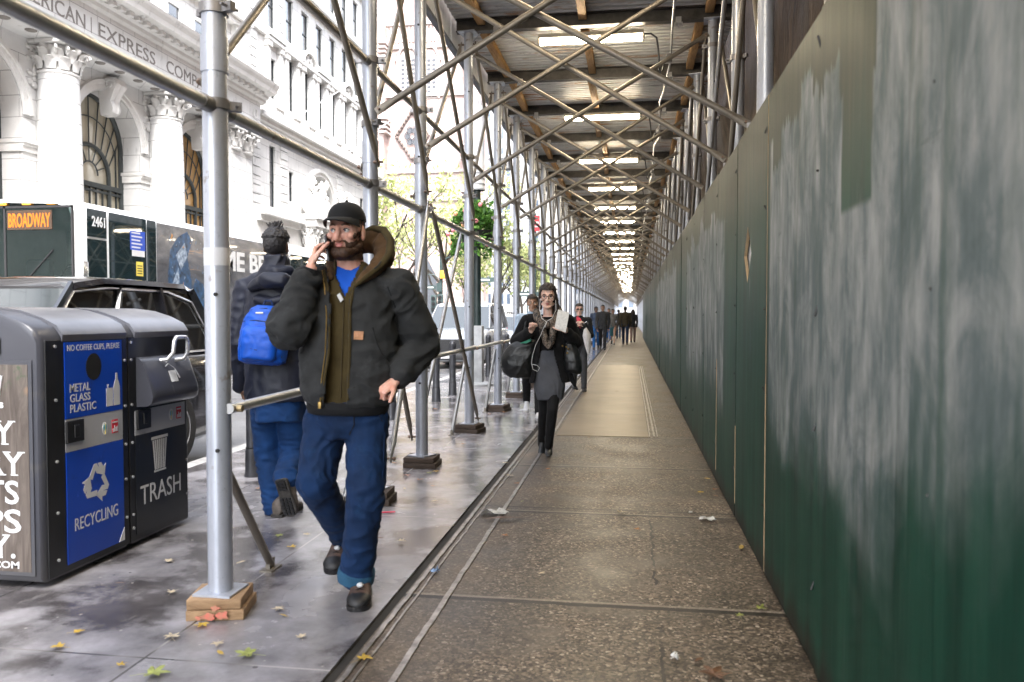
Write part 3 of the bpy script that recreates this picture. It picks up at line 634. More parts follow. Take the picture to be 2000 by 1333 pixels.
b = MB(); pts = [(.60,0,ZL+.05),(.68,0,ZL+.05),(.745,.0,ZL+.0),(.765,.03,ZL-.12),(.775,.06,ZL-.24),(.78,.1,ZL-.33),(.80,.12,ZL-.36),(.815,.12,ZL-.33),(.83,.12,ZL-.26),(.86,.12,ZL-.2)]
b.path(pts, .011, n=8); b.build('cable', M_cable, lm)
LY = [9.28 + 3.65*k for k in range(-3, 29)]
for j, Y in enumerate(LY):
    o = lm if j == 0 else dup(lm, (0,0,0)); o.location = (-.47, Y, 0); o['label'] = ('lit fluorescent lamp hanging under the deck, ' + (['behind the camera','overhead','just above the top edge of the view'] + ['nearest in view'] + [ORD[q] + ' from the front' for q in range(1, 20)])[j]) if j < 14 else 'one of the farthest lit fluorescent lamps under the deck'
t = thing('conduit', 'thin steel conduit hung under the deck along the right side', 'conduit', (.42, 2, 4.32)); b = MB()
pts = [(.42+.03*math.sin(k*1.7), -2+k*.97, 4.33+.05*math.sin(k*2.3)) for k in range(112)]; b.path(pts, .012, n=8); b.build('pipe', M_lite, t)
for Y in LY[2:]:
    b = MB(); b.box((.385, Y+.09, 4.26), (.455, Y+.16, 4.35), bev=.008); b.build('junction_box', M_clamp, t)
# ------------------------------------------------------------------ recycling and trash bins
M_binbody = None
M_bintop = mat('bin_top_plastic', (.12,.122,.14), .30, vary=.2, vs=3, bump=.0, bs=160, spec=.6)
M_black = mat('black_frame', (.012,.012,.013), .35, vary=.2)
def m_grime(name, col, rough, grime, amt=.6):
    m, nt, b = newmat(name); P = OBJ(nt); n1 = NOI(nt, P, 4, 6, .7); n2 = NOI(nt, MAP(nt, P, (1,1,.25)), 22, 4, .7); x, y, z = XYZ(nt, P)
    low = MA(nt, 'SUBTRACT', 1.0, SS(nt, MA(nt, 'ADD', z, MA(nt, 'MULTIPLY', n1, .3)), .15, .55)); f = MA(nt, 'MULTIPLY', MA(nt, 'MAXIMUM', SS(nt, n1, .56, .74), MA(nt, 'MULTIPLY', low, .6)), amt)
    c = MX(nt, f, col, grime); c = MX(nt, MA(nt, 'MULTIPLY', SS(nt, n2, .68, .74), .35), c, tuple(min(1, v*2.2+.08) for v in col)); setin(nt, b.inputs['Base Color'], c)
    setin(nt, b.inputs['Roughness'], MA(nt, 'ADD', rough, MA(nt, 'MULTIPLY', f, .35))); return m
M_blue = m_grime('blue_sign', (.005,.06,.46), .3, (.02,.03,.10), .45)
M_blacks = m_grime('black_sign', (.012,.014,.018), .32, (.04,.038,.036), .5)
M_white = mat('white_print', (.62,.63,.64), .45, vary=.04)
M_band = m_grime('pale_band', (.42,.43,.45), .4, (.20,.19,.18), .6)
M_chrome = mat('brushed_handle', (.72,.72,.72), .28, .6, .1)
M_hole = mat('deep_hole', (.003,.003,.003), .9)
M_yel = mat('yellow_print', (.75,.6,.1), .5); M_red = mat('red_print', (.6,.03,.05), .5); M_cyan = mat('cyan_print', (.1,.5,.65), .5)
M_binbody = m_grime('grey_bin_plastic', (.055,.057,.070), .32, (.10,.095,.09), .6)
BX = -2.86
def bin_shell(name, y0, y1, root):
    """rounded hood profile swept along the kerb direction"""
    prof = [(BX, .03), (BX, 1.24), (BX-.03, 1.295), (BX-.10, 1.335), (BX-.22, 1.372), (BX-.36, 1.388), (BX-.50, 1.375), (BX-.60, 1.34), (BX-.66, 1.27), (BX-.67, 1.1), (BX-.67, .03)]
    b = MB(); rg = []
    cx, cz = BX-.335, .7
    for yy, k in ((y0, .965), (y0+.010, .988), (y0+.03, 1), (y1-.03, 1), (y1-.010, .988), (y1, .965)):
        rg.append([Vector((cx + (x-cx)*k, yy, max(.03, cz + (z-cz)*k))) for x, z in prof])
    b.loft(rg); return b.build(name, M_binbody, root, smooth=35)
def bin_top(y0, y1, root):
    b = MB(); rg = []
    prof = [(BX+.012, 1.232), (BX+.014, 1.258), (BX-.018, 1.306), (BX-.10, 1.346), (BX-.22, 1.383), (BX-.36, 1.400), (BX-.50, 1.388), (BX-.61, 1.35), (BX-.675, 1.27)]
    for yy in (y0, y1): rg.append([Vector((x, yy, z)) for x, z in prof] + [Vector((x-.012 if i > 6 else x-.008, yy, z-.016)) for i, (x, z) in list(enumerate(prof))[::-1]])
    b.loft(rg); b.build('lid', M_bintop, root, smooth=35)
def plate(b, y0, y1, z0, z1, mi=0, x=None, t=.006): x = BX if x is None else x; b.box((x, y0, z0), (x+t, y1, z1), mi)
UY, UZ = Vector((0,1,0)), Vector((0,0,1))
def bolts(root, ys, zs, x):
    for yy in ys:
        for zz in zs:
            b = MB(); b.tube((x, yy, zz), (x+.008, yy, zz), .008, n=10); b.build('bolt', M_chrome, root)
def emblems(b, y, z, x):
    pts = [Vector((x, y+.022*math.cos(t), z+.036*math.sin(t))) for t in [2*PI*k/20 for k in range(20)]]
    b.poly(pts, (1,0,0), .002, 3); b.poly([Vector((x+.002, y+.013*math.cos(t), z+.008+.018*math.sin(t))) for t in [2*PI*k/14 for k in range(14)]], (1,0,0), .001, 4)
    b.box((x+.001, y-.002, z-.03), (x+.004, y+.002, z+.026), 5)
    y += .085; b.box((x, y-.026, z-.035), (x+.002, y+.026, z+.04), 2)
    for q, h in ((-.016,.02),(-.004,.035),(.008,.025),(.018,.03)): b.box((x+.001, y+q-.004, z-.028), (x+.003, y+q+.004, z-.028+h), 1)
    b.box((x+.001, y-.022, z+.022), (x+.003, y+.022, z+.03), 1)
# recycling bin
b1y0, b1y1, b2y0, b2y1 = 3.50, 4.18, 4.185, 4.82
rc = thing('recycling_bin', 'grey street bin with blue RECYCLING panel and a printed advertisement on its near side', 'bin', (BX-.33, 3.84, 0))
bin_shell('body', b1y0, b1y1, rc); bin_top(b1y0+.15, b1y1-.01, rc)
b = MB(); b.box((BX, b1y0+.035, .04), (BX+.008, b1y1-.004, 1.232), bev=.003); b.build('front_frame', M_black, rc, smooth=0)
x = BX+.008; ya, yb = b1y0+.165, b1y1-.055
def m_sign(name, col):
    return mat(name, col, .26, vary=.06, vs=2, coat=.3)
b = MB(); plate(b, ya, yb, .825, 1.218, 0, x, .004); xs = x + .004
b.text('NO COFFEE CUPS, PLEASE', (xs, ya+.02, 1.168), UY, UZ, w=yb-ya-.04, h=.036, depth=.001, mi=1)
hc = ((ya+yb)/2-.01, 1.082)
b.poly([Vector((xs, hc[0]+.062*math.cos(t), hc[1]+.072*math.sin(t))) for t in [2*PI*k/28 for k in range(28)]], (1,0,0), .0015, 6)
for i, wd in enumerate(('METAL', 'GLASS', 'PLASTIC')): b.text(wd, (xs, ya+.035, .960-.053*i), UY, UZ, w=(.155,.155,.20)[i], h=.042, depth=.001, mi=1, bold=.012)
yb0 = yb-.14
b.box((xs, yb0, .855), (xs+.0015, yb0+.055, .955), 1); b.path([(xs+.001, yb0+.015, .955), (xs+.001, yb0+.010, .975), (xs+.001, yb0+.02, .972)], .003, n=4, mi=1)
b.poly([Vector((xs, yb0+.062+q, z_)) for q, z_ in ((0,.855),(.055,.855),(.055,.955),(.045,.985),(.036,1.0),(.034,1.035),(.020,1.035),(.018,1.0),(.009,.985),(0,.955))], (1,0,0), .0015, 1)
SM = [M_blue, M_white, M_red, M_white, M_cyan, M_yel, M_hole]
b.build('upper_sign', SM, rc, smooth=0)
b = MB(); plate(b, ya, yb, .655, .823, 0, x, .003); emblems(b, yb-.155, .735, x+.003); b.build('label_band', [M_band, M_white, M_red, M_white, M_cyan, M_yel, M_hole], rc, smooth=0)
b = MB(); b.box((x+.003, ya-.005, .70), (x+.016, ya+.125, .815), bev=.004); b.box((x+.014, ya+.045, .725), (x+.022, ya+.085, .79), bev=.003); b.build('lock', M_black, rc, smooth=0)
def recycle(b, cy_, cz, s, x, mi):
    for k in range(3):
        a0 = k*2*PI/3
        def P(u, v):
            ca, sa = math.cos(a0), math.sin(a0); return Vector((x, cy_ + (u*ca - v*sa)*s, cz + (u*sa + v*ca)*s))
        b.poly([P(-.62,.30),(P(-.20,.98)),P(.02,.98),P(.26,.60),P(.02,.44),P(-.10,.66),P(-.34,.20)][::1], (1,0,0), .0015, mi)
        b.poly([P(.10,.98),P(.36,.98),P(.52,.74),P(.72,.88),P(.60,.26),P(.04,.46),P(.26,.58)], (1,0,0), .0015, mi)
b = MB(); plate(b, ya, yb, .075, .653, 0, x, .004); recycle(b, (ya+yb)/2, .455, .105, xs, 1)
b.text('RECYCLING', (xs, ya+.055, .235), UY, UZ, w=yb-ya-.11, h=.066, depth=.001, mi=1)
b.poly([Vector((xs, yb-.05, .078)), Vector((xs, yb-.002, .078)), Vector((xs, yb-.002, .15))], (1,0,0), .003, 1)
b.build('lower_sign', SM, rc, smooth=0)
bolts(rc, (b1y0+.10,), (.12,.36,.62,.93,1.2), BX+.007); bolts(rc, (b1y1-.028,), (.2,.42,.62,.84,1.1), BX+.007)
# advertisement on the near side
def m_ad():
    m, nt, b_ = newmat('wood_advertisement'); P = OBJ(nt); x_, y_, z_ = XYZ(nt, P)
    pl = MA(nt, 'FLOOR', MA(nt, 'MULTIPLY', x_, 5.2)); g = NOI(nt, N(nt, 'ShaderNodeVectorMath', {0: MAP(nt, P, (9, 1, .8)), 1: N(nt, 'ShaderNodeCombineXYZ', {0: 0.0, 1: pl, 2: pl}).outputs[0]}, operation='ADD').outputs[0], 2.0, 6, .7, 1.2)
    c = RAMP(nt, g, [(.25, (.035,.025,.02)), (.5, (.10,.08,.068)), (.8, (.21,.18,.155))])
    gr = SS(nt, NOI(nt, P, 14, 5, .7), .52, .68); topm = SS(nt, z_, .93, 1.10); c = MX(nt, MA(nt, 'MULTIPLY', gr, topm), c, (.04,.07,.03))
    glow = MA(nt, 'MULTIPLY', SS(nt, VOR(nt, P, 8).outputs[0], .28, .05), topm); c = MX(nt, glow, c, (.55,.30,.15))
    setin(nt, b_.inputs['Base Color'], c); b_.inputs['Roughness'].default_value = .22; b_.inputs['Coat Weight'].default_value = .4; return m
b = MB(); ys = b1y0-.0005
b.box((BX-.60, ys-.008, .09), (BX-.055, ys, 1.115), 0)
yw = ys-.008; UX = Vector((1,0,0))
# serif words, right-hand ends (the rest lies outside the photograph)
def serif(b, txt, xr, z, h, wl):
    b.text(txt, (xr-wl, yw, z), UX, UZ, w=wl, h=h, depth=.001, mi=1, bold=.014)
    n_ = len(txt.rstrip('.')); cw = wl/ (n_ + (.35 if txt.endswith('.') else 0))
    for i, ch in enumerate(txt.rstrip('.')):
        x0 = xr-wl+i*cw
        feet = {'R': [(.16,0),(.86,0)], 'Y': [(.5,0),(.12,1),(.88,1)], 'T': [(.5,0)], 'P': [(.18,0)], 'A': [(.12,0),(.88,0)], 'S': []}.get(ch, [])
        for u, v in feet: b.box((x0+cw*u-.020, yw-.0012, z+v*(h-.006)), (x0+cw*u+.020, yw, z+v*(h-.006)+.006), 1)
for txt, xr, z, wl in (('RY', BX-.135, .72, .20), ('RRY', BX-.085, .568, .31), ('TS', BX-.115, .425, .19), ('PS', BX-.105, .282, .20), ('AY.', BX-.14, .135+.02, .25)): serif(b, txt, xr, z, .118, wl)
b.text('S.COM', (BX-.31, yw, .105), UX, UZ, w=.19, h=.036, depth=.001, mi=1, bold=.02)
b.text('Stores', (BX-.34, yw, .90), UX, UZ, w=.15, h=.042, depth=.001, mi=1, bold=.03)
b.path([(BX-.36, yw-.001, 1.0), (BX-.33, yw-.001, 1.035), (BX-.285, yw-.001, 1.03), (BX-.285, yw-.001, 1.0), (BX-.33, yw-.001, .965), (BX-.37, yw-.001, .955), (BX-.31, yw-.001, .962), (BX-.25, yw-.001, .958), (BX-.215, yw-.001, .955), (BX-.195, yw-.001, 1.06)], .007, n=6, mi=1)
b.build('advert', [m_ad(), M_white], rc, smooth=0)
b = MB(); b.box((BX-.62, ys-.004, 1.115), (BX-.035, ys+.002, 1.135)); b.box((BX-.055, ys-.006, .07), (BX-.035, ys+.002, 1.115)); b.box((BX-.62, ys-.006, .07), (BX-.055, ys+.002, .09)); b.build('advert_frame', M_binbody, rc, smooth=0)
b = MB(); b.box((BX-.45, ys-.006, 1.165), (BX-.205, ys-.001, 1.245), 0); b.poly([Vector((BX-.30+.075*math.copysign(abs(math.cos(t))**.6, math.cos(t)), ys-.006, 1.205+.028*math.copysign(abs(math.sin(t))**.6, math.sin(t)))) for t in [2*PI*k/24 for k in range(24)]], (0,-1,0), .001, 1)
b.text('R', (BX-.262, ys-.0072, 1.193), UX, UZ, h=.024, depth=.001, mi=0); b.build('badge', [M_black, M_white], rc, smooth=0)
# trash bin
tb = thing('trash_bin', 'grey street bin with black TRASH panel and a tilting hopper with pale handle', 'bin', (BX-.33, 4.50, 0))
bin_shell('body', b2y0, b2y1, tb); bin_top(b2y0+.06, b2y1-.01, tb)
b = MB(); b.box((BX, b2y0+.004, .04), (BX+.008, b2y1-.03, 1.232), bev=.003); b.build('front_frame', M_black, tb, smooth=0)
ya, yb = b2y0+.055, b2y1-.06
b = MB(); plate(b, ya, yb, .655, .80, 0, x, .003); emblems(b, yb-.155, .735, x+.003); b.build('label_band', [M_band, M_white, M_red, M_white, M_cyan, M_yel, M_hole], tb, smooth=0)
b = MB(); b.box((x+.003, ya+.01, .685), (x+.016, ya+.14, .80), bev=.004); b.box((x+.014, ya+.06, .715), (x+.022, ya+.10, .78), bev=.003); b.build('lock', M_black, tb, smooth=0)
b = MB(); plate(b, ya, yb, .075, .653, 0, x, .004)
cy_ = (ya+yb)/2 - .02
for k in range(7):
    u0 = -.075 + k*.0222; b.poly([Vector((xs, cy_+u0, .60)), Vector((xs, cy_+u0+.014, .60)), Vector((xs, cy_+(u0+.012)*.72, .42)), Vector((xs, cy_+(u0+.001)*.72, .42))], (1,0,0), .0015, 1)
b.box((xs, cy_-.085, .605), (xs+.0015, cy_+.085, .622), 1); b.box((xs, cy_-.06, .405), (xs+.0015, cy_+.06, .416), 1)
b.text('TRASH', (xs, ya+.04, .235), UY, UZ, w=yb-ya-.10, h=.115, depth=.001, mi=1); b.build('lower_sign', SM[:0]+[M_blacks, M_white], tb, smooth=0)
b = MB(); rg = []; yl, yr_ = ya+.02, yb-.005
for yy, k in ((yl, .93), (yl+.012, .98), (yl+.03, 1), (yr_-.03, 1), (yr_-.012, .98), (yr_, .93)):
    rg.append([Vector((x + (px_-0)*k, yy, z_)) for px_, z_ in ((0,.82),(.075,.825),(.105,.845),(.112,.88),(.105,.92),(.045,1.08),(.02,1.105),(0,1.11))])
b.loft(rg); b.build('hopper', M_binbody, tb, smooth=50)
hy = (yl+yr_)/2; nx = Vector((.97,0,.25)); b = MB(); sx_ = x+.078
for k in range(5): b.obox(Vector((sx_+.002*k*0+.006-.0*k, hy-.03+.015*k, .985)), Vector((.002,0,.0007)), Vector((0,.004,0)), Vector((-.012,0,.033)))
b.path([(x+.056, hy-.045, 1.045), (x+.052, hy-.005, 1.06), (x+.06, hy+.045, 1.03), (x+.09, hy+.06, .97)], .004, n=5); b.sphere((x+.05, hy-.02, 1.072), .006, n=8, m=6)
b.build('hopper_print', M_white, tb, smooth=0)
b = MB(); hp = [(x+.05, hy-.085, 1.085), (x+.09, hy-.07, 1.09), (x+.115, hy-.05, 1.13), (x+.118, hy-.04, 1.20), (x+.115, hy-.015, 1.222), (x+.112, hy+.09, 1.22), (x+.112, hy+.115, 1.20), (x+.108, hy+.118, 1.125), (x+.09, hy+.105, 1.085), (x+.05, hy+.07, 1.08)]
b.path(hp, .0125, n=10); b.build('handle', M_chrome, tb)
bolts(tb, (b2y0+.028,), (.12,.2,.42,.62,.84,1.1,1.2), BX+.007)
bolts(tb, (b2y1-.045,), (.2,.42,.9), BX+.007)
# ------------------------------------------------------------------ vehicles
M_blkpaint = mat('black_car_paint', (.012,.012,.016), .12, vary=.1, spec=.6, coat=.8)
M_whtpaint = mat('white_car_paint', (.74,.75,.76), .2, vary=.03, coat=.5)
M_silpaint = mat('silver_car_paint', (.45,.47,.50), .22, .3, .05, coat=.5)
def m_glass(name, col, rough=.03):
    m, nt, b = newmat(name); setin(nt, b.inputs['Base Color'], col); b.inputs['Roughness'].default_value = rough; b.inputs['Specular IOR Level'].default_value = .9; b.inputs['Coat Weight'].default_value = .5; b.inputs['Coat Roughness'].default_value = .02; return m
M_glass = m_glass('tinted_glass', (.012,.014,.016)); M_wind = m_glass('windscreen_glass', (.05,.06,.065))
M_tyre = mat('tyre_rubber', (.02,.02,.02), .75, vary=.3, vs=20); M_rim = mat('bright_rim', (.62,.62,.63), .22, .8)
M_trim = mat('bright_trim', (.70,.71,.72), .18, .85); M_plastic = mat('black_plastic', (.02,.02,.022), .5)
M_hl = m_glass('headlamp_glass', (.55,.57,.6), .08); M_tail = m_glass('tail_lamp_red', (.5,.02,.02), .1); M_amber = mat('amber_lens', (.85,.38,.05), .3)
def wheel(root, x, y, z, r, wd, side, name='wheel'):
    b = MB(); prof = [(r*.62,-wd/2),(r*.9,-wd/2),(r*.985,-wd*.38),(r,-wd*.2),(r,wd*.2),(r*.985,wd*.38),(r*.9,wd/2),(r*.62,wd/2)]
    rg = [[Vector((x+h, y+q*math.cos(t), z+q*math.sin(t))) for t in [2*PI*k/32 for k in range(32)]] for q, h in prof]
    b.loft(rg); w_ = b.build('wheel', M_tyre, root, smooth=40)
    b = MB(); xo = x + side*wd*.44
    ring = [Vector((xo, y+r*.62*math.cos(t), z+r*.62*math.sin(t))) for t in [2*PI*k/28 for k in range(29)]]; b.path(ring[:-1], r*.045, n=6, closed=True)
    for k in range(10):
        t = 2*PI*k/10 + (.12 if k % 2 else -.12); b.beam((xo-side*.02, y+r*.10*math.cos(t), z+r*.10*math.sin(t)), (xo, y+r*.6*math.cos(t), z+r*.6*math.sin(t)), r*.07, r*.06)
    b.tube((xo-side*.05, y, z), (xo+side*.01, y, z), r*.13, n=14); b.build('rim', M_rim, w_, smooth=30)
def car(name, label, loc, L, W, H, paint, hood=.36, rake=.62, rear=.94, belt=.56, glass=None, grille=True, trim=True, group=None):
    """front looks along -y; built in world coordinates at loc (centre of the front axle side, on the road)"""
    x0, y0, z0 = loc; t = thing(name, label, 'car', loc, group); hw = W/2; hb = H*belt
    def V(x, y, z): return Vector((x0+x, y0+y, z0+z))
    st = []
    for u, zt, wf, zb in ((0,.46,.80,.30),(.012,.62,.90,.22),(.05,.80,.97,.19),(.12,.90,1,.18),(hood*.7,.965,1,.18),(hood,1.0,1,.18),(.55,1.0,1,.18),(.8,1.0,1,.18),(.93,1.0,1,.2),(.985,.97,.97,.26),(1,.72,.90,.34)):
        y = u*L; top = hb*zt; w_ = hw*wf; b_ = zb*1.0
        st.append([V(-w_*.86,y,b_), V(-w_*.97,y,b_+.06), V(-w_,y,b_+(top-b_)*.55), V(-w_*.985,y,top*.93), V(-w_*.90,y,top), V(0,y,top+.025), V(w_*.90,y,top), V(w_*.985,y,top*.93), V(w_,y,b_+(top-b_)*.55), V(w_*.97,y,b_+.06), V(w_*.86,y,b_)])
    b = MB(); b.loft(st); b.build('body', paint, t, smooth=50)
    # cabin: glass volume, roof, pillars
    yA, yAt, yDt, yD = hood*L*.97, rake*L*.72, rear*L*.97, L*.985
    wb, wt = hw*.93, hw*.80
    def ring(y_b, y_t, s): return None
    b = MB(); zt = H*.955
    P = [V(-wb,yA,hb), V(wb,yA,hb), V(wb,yD,hb), V(-wb,yD,hb), V(-wt,yAt,zt), V(wt,yAt,zt), V(wt,yDt,zt), V(-wt,yDt,zt)]
    b.add(P, [(4,5,6,7),(1,2,6,5),(2,3,7,6),(3,0,4,7)]); b.build('side_glass', glass or M_glass, t, smooth=0)
    b = MB(); e = Vector((0,-.012,.008)); b.add([P[0]+e,P[1]+e,P[5]+e,P[4]+e], [(0,1,2,3)]); b.build('windscreen', M_wind, t, smooth=0)
    b = MB(); rr = []
    for y, z, wf in ((yAt-.06, zt-.02, 1.0), (yAt+.02, zt+.03, 1.03), (yAt+.25*L*.3, H-.005, 1.04), ((yAt+yDt)/2, H, 1.04), (yDt-.15, H-.01, 1.03), (yDt+.03, zt+.02, 1.02), (yDt+.08, zt-.03, 1.0)):
        w_ = wt*wf; rr.append([V(-w_-.02,y,z-.06), V(-w_,y,z-.015), V(-w_*.85,y,z), V(0,y,z+.01), V(w_*.85,y,z), V(w_,y,z-.015), V(w_+.02,y,z-.06)])
    b.loft(rr); b.build('roof', paint, t, smooth=50)
    def side(u, v, s):       # u along 0..1 at belt->roof interpolation
        bot = V(s*wb, yA+(yD-yA)*u, hb); top = V(s*wt, yAt+(yDt-yAt)*u, zt); return bot.lerp(top, v)
    for s in (1, -1):
        for u, wd in ((0,.055),(.36,.07),(.68,.065),(1,.09)):
            b = MB(); o = Vector((s*.012,0,0)); b.beam(side(u,0,s)+o, side(u,1,s)+o, .03, wd if False else .05+wd*.4); b.build('pillar', paint, t, smooth=0)
        if trim:
            b = MB(); b.path([side(.03,.02,s)+Vector((s*.02,0,0)), side(.03,.9,s)+Vector((s*.02,0,0)), side(.25,.97,s)+Vector((s*.02,0,0)), side(.75,.96,s)+Vector((s*.02,0,0)), side(.95,.8,s)+Vector((s*.02,0,0)), side(.97,.05,s)+Vector((s*.02,0,0))], .011, n=6); b.build('window_trim', M_trim, t)
            b = MB(); b.path([side(-.05,-.01,s)+Vector((s*.02,0,0)), side(1.0,-.01,s)+Vector((s*.02,0,0))], .012, n=6); b.build('belt_trim', M_trim, t)
        b = MB(); c = V(s*(hw+.11), yA+.25, hb+.10); b.sphere(c, .10, .07, .085, n=12, m=8); b.beam(c, V(s*hw*.93, yA+.3, hb+.02), .03, .04); b.build('mirror', paint, t)
        for yy in (.50, .72):
            b = MB(); b.tube(V(s*(hw+.012), yy*L-.11, hb*.80), V(s*(hw+.012), yy*L+.11, hb*.80), .014, n=8); b.build('handle', M_trim if trim else paint, t)
        b = MB(); b.box(tuple(V(s*hw*.80-.17, .012*L-.03, hb*.70)), tuple(V(s*hw*.80+.14, .05*L, hb*.86)), bev=.02); b.build('headlight', M_hl, t)
        b = MB(); b.box(tuple(V(s*hw*.88-.06, L*.985, hb*.62)), tuple(V(s*hw*.88+.06, L+.012, hb*.98)), bev=.02); b.build('tail_light', M_tail, t)
        for u in (.19, .79): wheel(t, x0+s*(hw-.12), y0+u*L, z0+.38, .38, .24, s)
    if grille:
        b = MB()
        for k in range(6): b.box(tuple(V(-hw*.52, -.02, .46+.06*k)), tuple(V(hw*.52, .05, .485+.06*k)))
        b.box(tuple(V(-hw*.54, -.005, .44)), tuple(V(hw*.54, .06, .82))); b.build('grille', M_trim if trim else M_plastic, t, smooth=0)
    b = MB(); b.box(tuple(V(-hw*.93, -.06, .26)), tuple(V(hw*.93, .10, .44)), bev=.03); b.build('bumper', M_plastic if not trim else paint, t)
    b = MB(); b.box(tuple(V(-.16, -.075, .30)), tuple(V(.16, -.055, .40))); b.build('number_plate', M_white, t, smooth=0)
    b = MB()
    for u in (.19, .79):
        for s in (1, -1): pass
    return t
car('parked_suv', 'glossy black SUV with bright window trim parked behind the bins', (-5.30, 3.35, -.13), 4.72, 1.96, 1.82, M_blkpaint, hood=.41, rake=.75, rear=.94, belt=.62)
car('parked_suv', 'silver SUV facing the camera beyond the bollards, left of the dark flower post', (-4.95, 21.2, -.13), 4.9, 1.95, 1.85, M_silpaint, hood=.30, belt=.59, trim=False, group=None)
car('parked_car', 'pale car parked behind the silver SUV, seen between the scaffold posts', (-4.95, 28.6, -.13), 4.6, 1.8, 1.5, M_silpaint, hood=.30, belt=.60, trim=False)
car('parked_car', 'white car standing farther up the road right of the dark flower post', (-6.9, 37.0, -.13), 4.7, 1.85, 1.7, M_whtpaint, hood=.3, belt=.58, trim=False)
# ------------------------------------------------------------------ coach
CXr, CXl, CY0, CY1, CT = -9.60, -12.4, 12.75, 26.0, 3.42
bus = thing('coach_bus', 'white and black coach with lit BROADWAY sign and a printed side passing on the road', 'bus', (-10.6, 20, -.13))
M_buswht = mat('white_coach_paint', (.72,.73,.74), .25, vary=.05, coat=.4)
b = MB(); rg = []
for y, s, dz in ((CY0, .93, -.10), (CY0+.05, .975, -.03), (CY0+.18, 1, 0), (CY1-.15, 1, 0), (CY1, .96, -.05)):
    cx = (CXr+CXl)/2; hw = (CXr-CXl)/2*s; tz = CT+dz
    rg.append([Vector((cx+a*hw, y, z)) for a, z in ((-.96,.2),(-1,.32),(-1,tz-.42),(-.985,tz-.22),(-.92,tz-.07),(-.75,tz),(0,tz+.03),(.75,tz),(.92,tz-.07),(.985,tz-.22),(1,tz-.42),(1,.32),(.96,.2))])
b.loft(rg, caps=False); b.f.append(tuple(range(len(b.v)-13, len(b.v)))); b.m.append(0)
b.box((CXl+.1, CY0-.01, .2), (CXr-.1, CY0+.03, 1.25)); b.build('body', M_buswht, bus, smooth=50)
b = MB(); b.box((CXl+.08, CY0+.12, 1.1), (CXr-.08, CY0+.75, 2.05), bev=.05); b.box((CXl+.1, CY0+.1, .9), (CXr-.05, CY0+3.2, 1.0)); b.build('cabin', M_plastic, bus, smooth=30); b = MB(); b.box((CXl+.1, CY0+3.2, .4), (CXr-.05, CY0+3.3, 3.2)); b.build('bulkhead', mat('pale_bulkhead', (.5,.5,.49), .7), bus, smooth=0)
for xs_ in (-10.35, -11.6):
    b = MB(); b.box((xs_-.27, CY0+1.45, 1.0), (xs_+.27, CY0+1.62, 2.45), bev=.06); b.box((xs_-.27, CY0+1.0, 1.4), (xs_+.27, CY0+1.6, 1.55), bev=.04); b.build('seat', mat('grey_seat', (.10,.11,.12), .8), bus)
b = MB(); b.path([(-10.35+.24*math.cos(t), CY0+.85+.08*math.sin(t), 2.12+.20*math.sin(t)) for t in [2*PI*k/20 for k in range(20)]], .018, n=6, closed=True); b.build('steering_wheel', M_plastic, bus)
def m_busside():
    """printed side: dark smoky picture with a blue armoured shape and warm sparks"""
    m, nt, b_ = newmat('printed_side'); P = OBJ(nt); x_, y_, z_ = XYZ(nt, P)
    n1 = NOI(nt, MAP(nt, P, (1,.5,1.2)), 1.3, 6, .65, .5); c = RAMP(nt, n1, [(.25, (.02,.022,.028)), (.5, (.09,.095,.11)), (.8, (.28,.285,.31))])
    sp = MA(nt, 'MULTIPLY', SS(nt, NOI(nt, MAP(nt, P, (1,.25,4.5), (0,3,1)), 2.2, 5, .7), .60, .72), SS(nt, z_, 1.6, 2.4)); c = MX(nt, MA(nt, 'MULTIPLY', sp, .7), c, (.72,.42,.22))
    setin(nt, b_.inputs['Base Color'], c); b_.inputs['Roughness'].default_value = .2; b_.inputs['Coat Weight'].default_value = .4; return m
XS = CXr + .006
def bplate(b, y0, y1, z0, z1, mi=0, t=.008, x=None):
    x = XS if x is None else x; b.box((x, y0, z0), (x+t, y1, z1), mi)
b = MB(); bplate(b, 15.08, 21.4, .95, CT-.18); 
b.text('ME BET', (XS+.009, 17.75, 2.42), UY, UZ, w=2.75, h=.48, depth=.004, mi=1, bold=.03)
b.build('printed_panel', [m_busside(), M_white], bus, smooth=0)
M_arm = mat('blue_armour_print', (.02,.06,.13), .3, vary=.9, vs=9, col2=(.006,.008,.012)); M_armw = mat('pale_armour_print', (.28,.34,.42), .3, vary=.5, vs=12, col2=(.02,.05,.10)); M_orange = mat('orange_glow_print', (.8,.33,.08), .4, vary=.5, vs=8)
b = MB(); rr = random.Random(4)
for pts, mi in (([(17.35,1.0),(18.0,1.0),(18.15,1.55),(17.95,2.2),(18.15,2.55),(17.95,2.75),(17.6,2.6),(17.3,2.3),(17.2,1.7)],0), ([(17.9,1.2),(18.9,1.0),(18.85,1.5),(18.3,1.75)],0), ([(17.5,2.2),(17.85,2.5),(17.95,2.2),(17.7,1.9)],1), ([(17.3,1.5),(17.6,1.95),(17.65,1.5),(17.4,1.2)],1)):
    b.poly([Vector((XS+.008+.001*mi, y-1.75, z+.42)) for y, z in pts], (1,0,0), .002, mi)
for k in range(70):
    y, z = rr.uniform(17.2,18.9), rr.uniform(1.0,2.6); a = rr.uniform(.02,.09); c_ = rr.uniform(-.1,.1); b.poly([Vector((XS+.0105, y-1.75, z+.38)), Vector((XS+.0105, y-1.75+a, z+.38+c_)), Vector((XS+.0105, y-1.75+a*.6, z+.38+c_+a*.6))], (1,0,0), .0015, rr.choice((0,1,1,0,2)))
b.build('printed_figure', [M_arm, M_armw, M_orange], bus, smooth=0)
M_busglass = m_glass('coach_glass', (.010,.022,.026))
